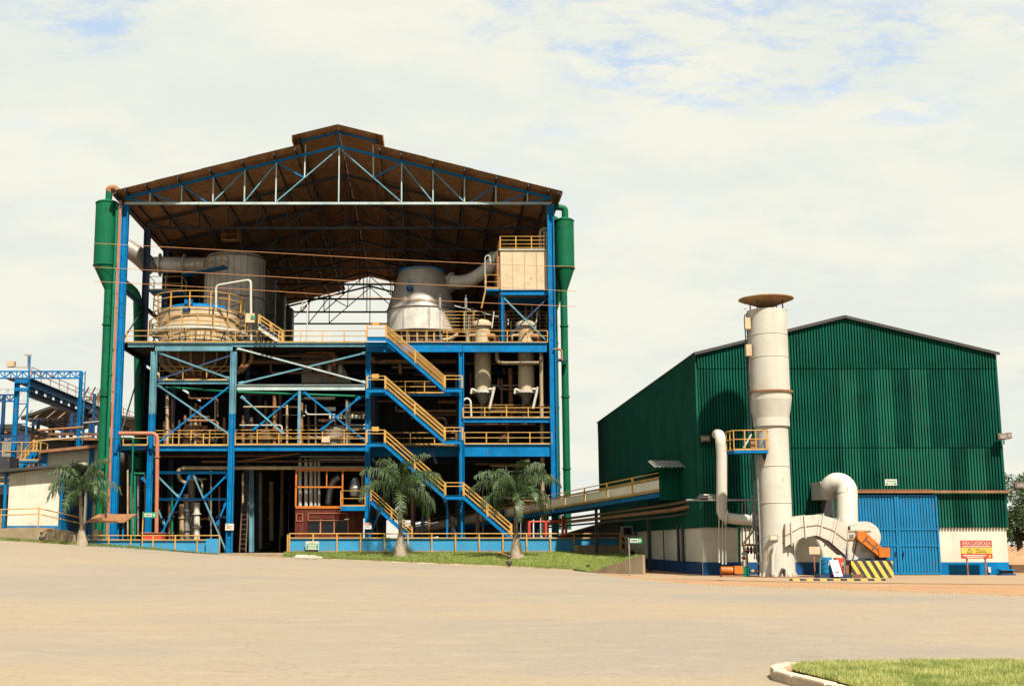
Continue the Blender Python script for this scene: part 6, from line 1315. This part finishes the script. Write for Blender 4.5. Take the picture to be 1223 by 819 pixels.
v = thing("valve_rack", "rusty valve rack beside the foot of the stack", "valves", W(896, 655, 66.6))
MB().tube([W(886, 650, 66.6), W(908, 651, 66.6)], .06, 8).build("header_pipe", "rust", v)
for k in range(5):
    p = W(889 + 4 * k, 652, 66.6); b_ = MB().lathe((p.x, p.y, p.z - .2), [(.03, -.2), (.08, -.1), (.08, .1), (.03, .2)], 8).build("valve", "dark_steel", v); MB().tube([(p.x - .08, p.y - .12, p.z - .2), (p.x + .08, p.y - .12, p.z - .2)], .02, 6).build("hand_wheel", "red", b_)
MB().tube([W(906.5, 688, 66.4), W(905.5, 630, 66.4)], .06, 6).build("standard", "dark_steel", v)
for k in range(9): p = W(906, 632 + 6 * k, 66.35); MB().box(p.x - .05, p.x + .12, 66.28, 66.34, p.z, p.z + .13).build("clamp", "white" if k % 2 else "black", v)
p = W(886, 663, 66.5); 
for k in range(3): MB().lathe(W(888.5, 661 + 5 * k, 66.5), [(.05, -.1), (.13, -.05), (.13, .05), (.05, .1)], 10).build("valve_body", "rust" if k % 2 else "zinc", v)
p, s = W(861, 686, 66), W(886, 676, 66)
v = thing("orange_motor", "orange motor set on the ground before the warehouse's left corner", "motor", ((p.x + s.x) / 2, 66, 0)); zc_ = (p.z + s.z) / 2
MB().tube([(p.x, 66, zc_), (lerp(p.x, s.x, .55), 66, zc_)], .2, 14).build("motor_body", "orange", v)
for k in range(5): x = lerp(p.x + .05, lerp(p.x, s.x, .5), k / 5); MB().tube([(x, 66, zc_), (x + .03, 66, zc_)], .22, 14).build("cooling_fin", "orange", v)
MB().box(lerp(p.x, s.x, .6), s.x, 65.75, 66.25, p.z + .05, s.z + .02).build("gearbox", "orange", v); MB().box(p.x, s.x, 65.8, 66.2, 0.0, .1).build("base", "rust", v)
p = W(891, 682, 66)
v = thing("green_pump", "small green pump coupled beside the orange motor", "pump", (p.x, 66, 0)); MB().tube([(p.x - .05, 65.85, p.z + .05), (p.x - .05, 66.15, p.z + .05)], .22, 14).build("volute", "green_pipe", v); MB().tube([W(886, 682, 66), W(900, 682, 66)], .07, 8).build("shaft", "green_pipe", v); MB().box(p.x - .2, p.x + .15, 65.85, 66.15, 0, .15).build("foot", "green_pipe", v); MB().tube([(p.x - .05, 66, p.z + .2), (p.x - .05, 66, p.z + .55)], .08, 8).build("discharge", "white", v)
pipe("rusty level pipe from the green pump to the stack foot", [W(897, 682, 66), W(913, 682, 65.9)], .07, "cream_pipe", flanges=((0, .15), (0, .5), (0, .9)))
v = thing("pipe_bridge", "grey pipe bridge along the warehouse corner at first-floor height", "pipe rack", W(860, 593, 68.5))
for py, px0, px1, Y0_, Y1_ in ((591, 835, 862, 69.3, 69.3), (597, 820, 905, 69.5, 67.4)): MB().tube([W(px0, py, Y0_), W(px1, py, Y1_)], .06, 8).build("pipe", "zinc", v)
MB().box(wx(835, 592, 69), wx(863, 592, 69), 68.8, 69.5, wz(595, 69), wz(592, 69)).build("tray", "zinc", v)

# ================================================================== fan set: arched duct, scroll fan, inlet, base
YA = 65.0
OUT = [(938, 625), (940.5, 624), (956, 615.5), (979, 614), (997.5, 619), (1013, 627)]; INN = [(938, 653), (941.5, 651), (958, 642), (975, 639), (990, 645.5), (1010, 663)]
v = thing("arched_duct", "white panelled arched duct joining the fan to the stack", "duct", W(970, 660, YA))
for k in range(1, len(OUT) - 1) if False else range(len(OUT) - 1):
    o0, o1, i0, i1 = OUT[k], OUT[k + 1], INN[k], INN[k + 1]
    for h0, h1 in ((0, .49), (.51, 1)):
        c4 = [(lerp(o0[0], i0[0], h0), lerp(o0[1], i0[1], h0)), (lerp(o1[0], i1[0], h0), lerp(o1[1], i1[1], h0)), (lerp(o1[0], i1[0], h1), lerp(o1[1], i1[1], h1)), (lerp(o0[0], i0[0], h1), lerp(o0[1], i0[1], h1))]
        cx4, cy4 = sum(c[0] for c in c4) / 4, sum(c[1] for c in c4) / 4; c4 = [(lerp(cx4, x, .985), lerp(cy4, y, .985)) for x, y in c4]
        MB().poly([(W(x, y, YA - .6).x, W(x, y, YA - .6).z) for x, y in c4][::-1], YA - .6, YA + .7).build("duct_panel", "white", v)
    if k: MB().bar(W(*o0, YA) + Vector((0, 0, .03)), W(*i0, YA) - Vector((0, 0, .03)), 1.36, .05, up=(1, 0, 0)).build("seam_flange", "white", v)
mb = MB()
for k in range(len(OUT) - 1): mb.bar(W((OUT[k][0] + INN[k][0]) / 2, (OUT[k][1] + INN[k][1]) / 2, YA - .62), W((OUT[k + 1][0] + INN[k + 1][0]) / 2, (OUT[k + 1][1] + INN[k + 1][1]) / 2, YA - .62), .03, .035)
mb.build("seam_strip", "cream_pipe", v)
mb = MB().bar(W(975, 640, YA - .5), W(990, 645, YA - .5), .1, .08); mb.bar(W(990, 645, YA - .5), W(1011, 667, YA - .5), .1, .14); mb.bar(W(984, 652, YA - .5), W(989, 645, YA - .5), .06, .05); mb.build("under_strut", "dark_steel", v)
# fan housing
v = thing("scroll_fan", "white scroll fan with orange belt guard on the striped plinth", "fan", W(1035, 670, YA))
zp = wz(669, YA - .8)
cxf = W(1031.5, 641, YA); R = .72
out_ = [(cxf.x + R * (1 + .10 * t_) * math.cos(a_), cxf.z + R * (1 + .10 * t_) * math.sin(a_)) for t_, a_ in [(k / 24, -2.2 + 4.6 * k / 24) for k in range(25)]]
MB().poly([(W(1012.5, 664, YA).x, W(1012.5, 664, YA).z)] + out_ + [(W(1013, 628, YA).x, W(1013, 628, YA).z)], YA - .35, YA + .75).build("scroll", "white", v)
pa, pb = W(1012, 668, YA - .4), W(1040, 633, YA - .4)
MB().poly([(pa.x, zp), (wx(1043.5, 668, YA - .4), zp), (pb.x, pb.z), (pa.x, pb.z)], YA - .55, YA - .36).build("side_plate", "white", v)
for A_, B_, m in (((1012, 633.5), (1040, 633.5), "cream_pipe"), ((1013, 644), (1024.5, 644), "rust"), ((1024, 643), (1018.5, 668), "brown_steel"), ((1022, 633), (1024, 644), "zinc"), ((1011.5, 634), (1012.5, 668), "zinc")): MB().bar(W(*A_, YA - .57), W(*B_, YA - .57), .04, .06).build("rib", m, v)
p, s = W(1028, 659.5, YA - .58), W(1036, 653.5, YA - .58)
for k in range(3): z = lerp(p.z, s.z, (k + .5) / 3); MB().box(p.x, s.x, YA - .58, YA - .55, z - .02, z + .02).build("louvre", "zinc", v)
p, s = W(1015, 641, YA - .6), W(1019.5, 637.5, YA - .6); MB().box(p.x, s.x, YA - .6, YA - .56, p.z, s.z).build("hatch", "zinc", v)
A_, B_ = W(1029.3, 640.5, YA - .85), W(1055, 662.5, YA - .85); d = (B_ - A_).normalized(); nrm = Vector((-d.z, 0, d.x)); hw = .27
pts = [A_ + nrm * hw * math.cos(t_) - d * hw * math.sin(t_) for t_ in [math.pi * k / 8 for k in range(9)]]; pts = [A_ + (nrm * math.cos(t_) + (-d) * math.sin(t_)) * hw for t_ in [math.pi * k / 8 for k in range(9)]] + [B_ - nrm * hw * .8, B_ + nrm * hw * .8]
g_ = MB().poly([(p.x, p.z) for p in pts], YA - 1.0, YA - .68).build("belt_guard", "orange", v)
for f in (.12, .55): c_ = A_.lerp(B_, f); MB().bar(c_ - nrm * hw * .65 + Vector((0, -.17, 0)), c_ + nrm * hw * .65 + Vector((0, -.17, 0)), .03, .05, up=d).build("guard_rib", "brown_steel", g_)
MB().bar(A_ + Vector((.1, -.165, -.1)), B_ + Vector((0, -.165, 0)), .02, .06).build("guard_rib", "rust", g_)
p, s = W(1049, 665, YA - .9), W(1061.5, 653.5, YA - .9); MB().box(p.x, s.x, YA - 1.05, YA - .5, p.z, s.z).build("motor_cover", "orange", v)
p, s = W(1046, 668, YA - .5), W(1058, 660, YA - .5); MB().box(p.x, s.x, YA - .6, YA - .2, zp, s.z).build("motor_base", "black", v)
p, s = W(1025, 668.5, YA - .6), W(1040, 666.5, YA - .6); MB().box(p.x, s.x, YA - .65, YA - .5, zp - .02, s.z).build("foot_plate", "dark_steel", v)
p, s = W(1011, 688.5, YA - .9), W(1064.5, 669.5, YA - .9)
v = thing("plinth", "concrete plinth painted in yellow and black stripes under the fan", "plinth", ((p.x + s.x) / 2, YA, 0)); MB().box(wx(1015.5, 680, YA - .9), s.x, YA - 1.1, YA + .9, 0, s.z).build("block", "hazard", v); MB().box(wx(1010, 680, YA - .9), wx(1015.4, 680, YA - .9), YA - .9, YA + .9, 0, s.z).build("side_board", "rust", v); MB().box(wx(1011, 670, YA - .9), s.x + .03, YA - 1.05, YA + .85, s.z, s.z + .05).build("cap", "navy_steel", v)
p, s = W(1016, 688, YA - 1.3), W(1030, 685, YA - 1.3); tag(MB().box(p.x, s.x, YA - 1.45, YA - 1.15, 0, .2).build("timber_block", "brown_steel"), "short brown timber lying before the striped plinth", "timber")
p0, p1 = atz(938, 690.5, .1), atz(1064, 691.5, .1); yk = (p0.y + p1.y) / 2
kv = thing("striped_kerb", "low yellow and black striped kerb round the fan yard", "kerb", ((p0.x + p1.x) / 2, yk, 0))
for k in range(6): MB().box(lerp(p0.x, p1.x, k / 6) + .006, lerp(p0.x, p1.x, (k + 1) / 6) - .006, yk - .06, yk + .08, -.05, .11).build("kerb_block", "hazard_kerb", kv)
# inlet: square box in the wall, round bend, vertical duct
v = thing("fan_inlet", "fat white pipe bend from the warehouse wall down to the fan", "duct", W(1010, 650, 67.5))
p, s = W(980, 596, 68.3), W(996, 575, 68.3)
MB().box(p.x, s.x, 68.2, 69.93, p.z, s.z).build("wall_box", "white", v)
MB().tube([W(989, 594, 68.0)] + [W(1000.3 - 11.2 * math.cos(t_), 587.5 - 11.2 * math.sin(t_), lerp(67.9, 67.1, t_ / math.pi)) for t_ in [math.pi * k / 14 for k in range(15)]] + [W(1012, 645, 66.4)], [.42] + [lerp(.46, .54, min(1, k / 6)) for k in range(15)] + [.54], 28).build("bend_pipe", "white", v)
for py in (588, 612): p = W(1011, py, 67.1); MB().tube([p - Vector((0, 0, .03)), p + Vector((0, 0, .03))], .57, 22).build("flange", "white", v)
p, s = W(981, 616, 69.8), W(996, 596.5, 69.8); MB().box(p.x, s.x, 69.75, 69.9, p.z, s.z).build("opening", "black", v)
MB().tube(bend([W(982, 578, 67.9), W(994, 577, 67.9), W(996, 622, 67.3)], .25), .05, 8).build("side_pipe", "white", v)
# drums and boards
def drum(label, px, pyb, Y, mat, r=.29, h=.86):
    b = W(px, pyb, Y); v = thing("oil_drum", label, "drum", b, "drums by the fan")
    MB().lathe(b, [(r - .02, 0), (r, .03), (r, h * .33), (r + .02, h * .345), (r, h * .36), (r, h * .65), (r + .02, h * .665), (r, h * .68), (r, h - .03), (r - .02, h), (r - .03, h - .03), (.01, h - .03)], 24).build("shell", mat, v)
    MB().box(b.x + .02, b.x + .2, b.y - r - .012, b.y - r + .05, b.z + h * .5, b.z + h * .7).build("sticker", "sign_white", v)
drum("blue oil drum on the low rack beside the fan", 987.5, 685, 64.0, "blue_door", .27, .82); drum("red oil drum on the low rack beside the fan plinth", 1003, 685.5, 64.1, "red", .26, .82)
v = thing("drum_rack", "low dark blue rack carrying the two drums", "rack", W(993, 688, 64)); p, s = W(976, 687.5, 64), W(1013, 685.3, 64); MB().box(p.x, s.x, 63.6, 64.5, .02, max(.06, s.z)).build("base", "navy_steel", v)
for px in (979.5, 1008.5): MB().tube([W(px, 687, 63.7), W(px, 668.5, 63.7)], .03, 6).build("upright", "blue_muted", v)
MB().tube([W(979.5, 668.5, 63.7), W(981.5, 666.8, 63.9)], .03, 6).build("hook", "blue_muted", v)
v = thing("leaning_board", "long white board leaning against the drums", "board", W(1001, 688.5, 63.3)); a_, b_ = W(1001.5, 688, 63.2), W(995.5, 668.5, 63.75); MB().bar(a_, b_, .42, .03, up=(0, -1, 0)).build("board", "sign_white", v)
c_ = a_.lerp(b_, .25); MB().bar(c_ + Vector((0, -.03, 0)) - (b_ - a_) * .03, c_ + Vector((0, -.03, 0)) + (b_ - a_) * .06, .2, .01, up=(0, -1, 0)).build("print", "black", v)
c_ = a_.lerp(b_, .6); MB().bar(c_ + Vector((0, -.03, 0)) - (b_ - a_) * .03, c_ + Vector((0, -.03, 0)) + (b_ - a_) * .03, .2, .01, up=(0, -1, 0)).build("print", "zinc", v)
sign("blank cream plate on a thin post under the arched duct", 966.5, 979, 652.5, 661.5, 64.5, "cream", [], ((wx(973, 670, 64.5),), .03, 0.0, wz(655, 64.5), "salmon"), "plate_sign")

# ================================================================== grass island by the camera
TOPZ = .14
pts = [(1380, 785), (1223, 787.5), (1120, 787.2), (1040, 787.6), (975, 788.5), (940, 790.2), (924, 793), (919.5, 795.5), (924, 799.5), (945, 805), (985, 815), (1030, 828), (1120, 852), (1300, 900)]
IS = [atz(x, y, TOPZ) for x, y in pts]
kv = thing("kerb_island", "pale kerb with chipped red edges round the grass island in the foreground", "kerb", IS[7])
cen = Vector((sum(p.x for p in IS) / len(IS), sum(p.y for p in IS) / len(IS), TOPZ))
INNR = []
for i, p in enumerate(IS):
    t_ = (IS[min(i + 1, len(IS) - 1)] - IS[max(i - 1, 0)]).normalized(); nrm = Vector((-t_.y, t_.x, 0))
    if nrm.dot(cen - p) < 0: nrm = -nrm
    INNR.append(p + nrm * .16)
r = random.Random(4)
for i in range(len(IS) - 1):
    m_ = max(1, round((IS[i + 1] - IS[i]).length / .9))
    for k in range(m_):
        f0, f1 = (k + .008) / m_, (k + .992) / m_; a_, b_, c_, d_ = IS[i].lerp(IS[i + 1], f0), IS[i].lerp(IS[i + 1], f1), INNR[i].lerp(INNR[i + 1], f1), INNR[i].lerp(INNR[i + 1], f0); dz = r.uniform(-.012, .008)
        q4 = [a_, b_, c_, d_]; bev = [lerp(Vector(x), (a_ + b_ + c_ + d_) / 4, .09) for x in q4]
        MB().add([(x.x, x.y, -.05) for x in q4] + [(x.x, x.y, TOPZ - .02 + dz) for x in q4] + [(x.x, x.y, TOPZ + dz) for x in bev], [(0, 1, 5, 4), (1, 2, 6, 5), (2, 3, 7, 6), (3, 0, 4, 7), (4, 5, 9, 8), (5, 6, 10, 9), (6, 7, 11, 10), (7, 4, 8, 11), (8, 9, 10, 11)]).build("kerb_stone", "kerb", kv)
mb = MB(); n_ = len(INNR); mb.add([(p.x, p.y, TOPZ - .05) for p in INNR], [tuple(range(n_))]); struct(mb.build("island_soil", "red_dirt"))
IN2 = [p.lerp(cen, .10) for p in INNR]; IN2 = [p + (cen - p).normalized() * .12 for p in INNR]
def in_poly(x, y, P):
    c_ = False
    for a_, b_ in zip(P, P[1:] + P[:1]):
        if (a_.y > y) != (b_.y > y) and x < (b_.x - a_.x) * (y - a_.y) / (b_.y - a_.y) + a_.x: c_ = not c_
    return c_
mb = MB(); mb.add([(p.x, p.y, TOPZ - .01) for p in IN2], [tuple(range(n_))]); struct(mb.build("island_lawn", "lawn"))
bx0, bx1, by0, by1 = min(p.x for p in IN2), min(13.5, max(p.x for p in IN2)), max(13.0, min(p.y for p in IN2)), max(p.y for p in IN2)
def samp(r):
    while True:
        x, y = r.uniform(bx0, bx1), r.uniform(by0, by1)
        if in_poly(x, y, IN2) and r.random() < .45 + .55 * (math.sin(x * 3.1 + y * .7) * math.sin(y * 2.7 - x * 1.1) > -.35): return Vector((x, y, TOPZ - .02))
tag(blades("island_grass", samp, 60000, .075, .007, 9, "grass_pale"), "mown grass filling the kerbed island in the foreground", "grass")

# ================================================================== trees and bank at the right edge
def tree(label, x, y, z, ht, rad, seed, group):
    r = random.Random(seed); v = thing("leafy_tree", label, "tree", (x, y, z), group)
    mb = MB().tube([(x, y, z - .2), (x + .1, y, z + ht * .3), (x, y + .1, z + ht * .6)], [.3, .22, .12], 8)
    ends = []
    for k in range(7):
        a_ = k * 2.4; e = Vector((x + rad * .6 * math.cos(a_), y + rad * .6 * math.sin(a_), z + ht * r.uniform(.55, .9))); mb.tube([(x, y, z + ht * r.uniform(.25, .5)), ((x + e.x) / 2, (y + e.y) / 2, e.z - .8), e], [.12, .08, .03], 6); ends.append(e)
    mb.build("trunk", "bark", v)
    cl_ = [(x + rad * r.gauss(0, .45), y + rad * r.gauss(0, .45), z + ht * r.uniform(.35, 1.0), rad * r.uniform(.2, .42)) for _ in range(34)]; vs_, fs_ = [], []
    for cx_, cy_, cz_, cr in cl_:
        for k in range(150):
            d = Vector((r.gauss(0, 1), r.gauss(0, 1), r.gauss(0, .8))).normalized() * cr * r.random() ** .4; p = Vector((cx_, cy_, cz_)) + d
            u = Vector((r.gauss(0, 1), r.gauss(0, 1), r.gauss(0, .5))).normalized() * .16; w_ = Vector((r.gauss(0, 1), r.gauss(0, 1), r.gauss(0, 1))).normalized() * .07; o_ = len(vs_)
            vs_ += [p - u, p + w_, p + u, p - w_]; fs_.append((o_, o_ + 1, o_ + 2, o_ + 3))
    MB().add(vs_, fs_).build("crown", "tree_leaf", v)
for lab, px, Y, ht, rad, sd in (("dark leafy tree nearest the warehouse's right edge", 1216, 96, 5.8, 2.6, 21), ("leafy tree at the picture's right edge behind the floodlight", 1236, 104, 7.4, 2.8, 22), ("lower leafy tree far behind at the right edge", 1250, 122, 8.0, 3.4, 23), ("tall leafy tree just outside the right edge", 1290, 110, 7.5, 3.5, 24)):
    p = W(px, 640, Y); tree(lab, p.x, Y, gz(p.x, Y) - .1, ht, rad, sd, "trees right of the warehouse")
mb = grid([34 + 1.2 * i for i in range(30)], [88 + 1.0 * j for j in range(9)], lambda x, y: -.2 + 1.9 * math.exp(-((y - 92) / 2.6) ** 2) * (1 + .25 * math.sin(x * 1.3) + .15 * math.sin(x * 3.1 + y)))
struct(mb.build("earth_bank", "red_dirt"))
p, s = W(1209, 690, 76), W(1240, 674, 76); tag(MB().box(p.x, s.x + 3, 76, 76.3, -.2, s.z).build("low_wall", "brown_steel"), "low dark brown wall right of the warehouse at the picture's edge", "wall")

# ================================================================== small things on the road, denser steelwork at far left
def pebbles(name, label, count, region, smin, smax, seed, mat):
    r = random.Random(seed); v_, f_ = [], []
    for k in range(count):
        x, y = region(r); s = r.uniform(smin, smax); z = gz(x, y) + .012; o_ = len(v_); a = r.uniform(0, 6.28)
        for j in range(4): t = a + j * 1.57 + r.uniform(-.3, .3); v_.append((x + s * math.cos(t) * r.uniform(.7, 1.3), y + s * math.sin(t), z))
        v_.append((x + r.uniform(-.3, .3) * s, y, z + s * r.uniform(.4, .9))); f_ += [(o_, o_ + 1, o_ + 4), (o_ + 1, o_ + 2, o_ + 4), (o_ + 2, o_ + 3, o_ + 4), (o_ + 3, o_, o_ + 4)]
    return tag(struct(MB().add(v_, f_).build(name, mat), "stuff"), label, "gravel")
def road_pt(r):
    while True:
        y = 14 + 70 * r.random() ** 1.6; x = r.uniform(-.36, .5) * y
        if y < pw(EDGE, x) - .5: return x, y
pebbles("road_gravel", "loose small stones scattered over the dusty road", 1500, road_pt, .006, .018, 61, "concrete")
pebbles("edge_gravel", "crumbled stones along the road's far edge", 2200, lambda r: (lambda x: (x, pw(EDGE, x) + r.gauss(0, .5)))(r.choice([r.uniform(-34, 9), r.uniform(10, 24)])), .02, .06, 62, "concrete")
# dry tufts along the kerb of the grass island and the lawn edge
tag(blades("dry_tufts", lambda r: (lambda f, d: Vector((f[0] + d[0], f[1] + d[1], f[2] + .02)))(r.choice(FRONT[:-8]), (r.gauss(0, .3), r.gauss(0, .12))), 900, .16, .02, 63), "taller tufts along the lawn's road edge", "grass")
# denser gantry steelwork
for k, (px, pyt, Y, m) in enumerate(((5, 472, 123, "blue_band"), (46, 500, 132, "navy_steel"), (64, 505, 134, "dark_steel"), (75, 512, 131, "blue_band"), (113, 470, 138, "blue_band"), (119, 492, 130, "navy_steel"))):
    p = W(px, pyt, Y); tag(MB().ibeam((p.x, Y, 1.5), (p.x, Y, p.z), .3, .3, up=(1, 0, 0)).build("steel_post", m), "dark steel post in the gantry yard, %s from the left" % ORD[k], "post")
lattice("dark lattice girder under the gantry bridge", 36, 96, 500, 507, 133, 10, "navy_steel", .12)
lattice("rust-brown lattice girder behind the tall blue post", 98, 128, 474, 488, 150, 6, "brown_steel", .12)
lattice("small blue lattice girder beside the tower's foot", -20, 36, 520, 527, 118, 9, "blue_band", .1)
v = thing("lattice_mast", "slim blue lattice mast standing at the end of the crossing girder", "mast", W(96, 600, 125.5))
a, b = wx(95, 500, 125.5), wx(99.5, 500, 125.5); z0, z1 = 1.6, wz(443, 125.5)
for x in (a, b): MB().bar((x, 125.5, z0), (x, 125.5, z1), .09, .09, up=(1, 0, 0)).build("leg", "blue", v)
for k in range(22): MB().bar((a if k % 2 else b, 125.5, lerp(z0, z1, k / 22)), (b if k % 2 else a, 125.5, lerp(z0, z1, (k + 1) / 22)), .05, .05).build("lacing", "blue", v)
for k, (px0, py0, px1, py1, m, r_) in enumerate(((0, 516, 45, 521, "rust", .1), (38, 527, 110, 521, "cream_pipe", .09), (45, 514, 100, 510, "rust", .12), (100, 505, 122, 503, "zinc", .1), (6, 540, 46, 538, "cream_pipe", .08))):
    pipe("%s pipe crossing the gantry yard, %s from the left" % (COLN[m], ORD[k]), [W(px0, py0, 124), W(px1, py1, 124)], r_, m)
v = thing("yard_stair", "steep yellow stair rising behind the white shed's roof", "staircase", W(24, 556, 115))
flight(20, 560, 40, 538, v, 115, 115.9, 1.0)
# pipe bundle and stains behind the shelter
clutter("behind the shelter at the left corner", 7, 150, 178, 560, 640, 104.6, 107, ["rust", "zinc", "navy_steel", "brown_steel"], True, 71, .12)
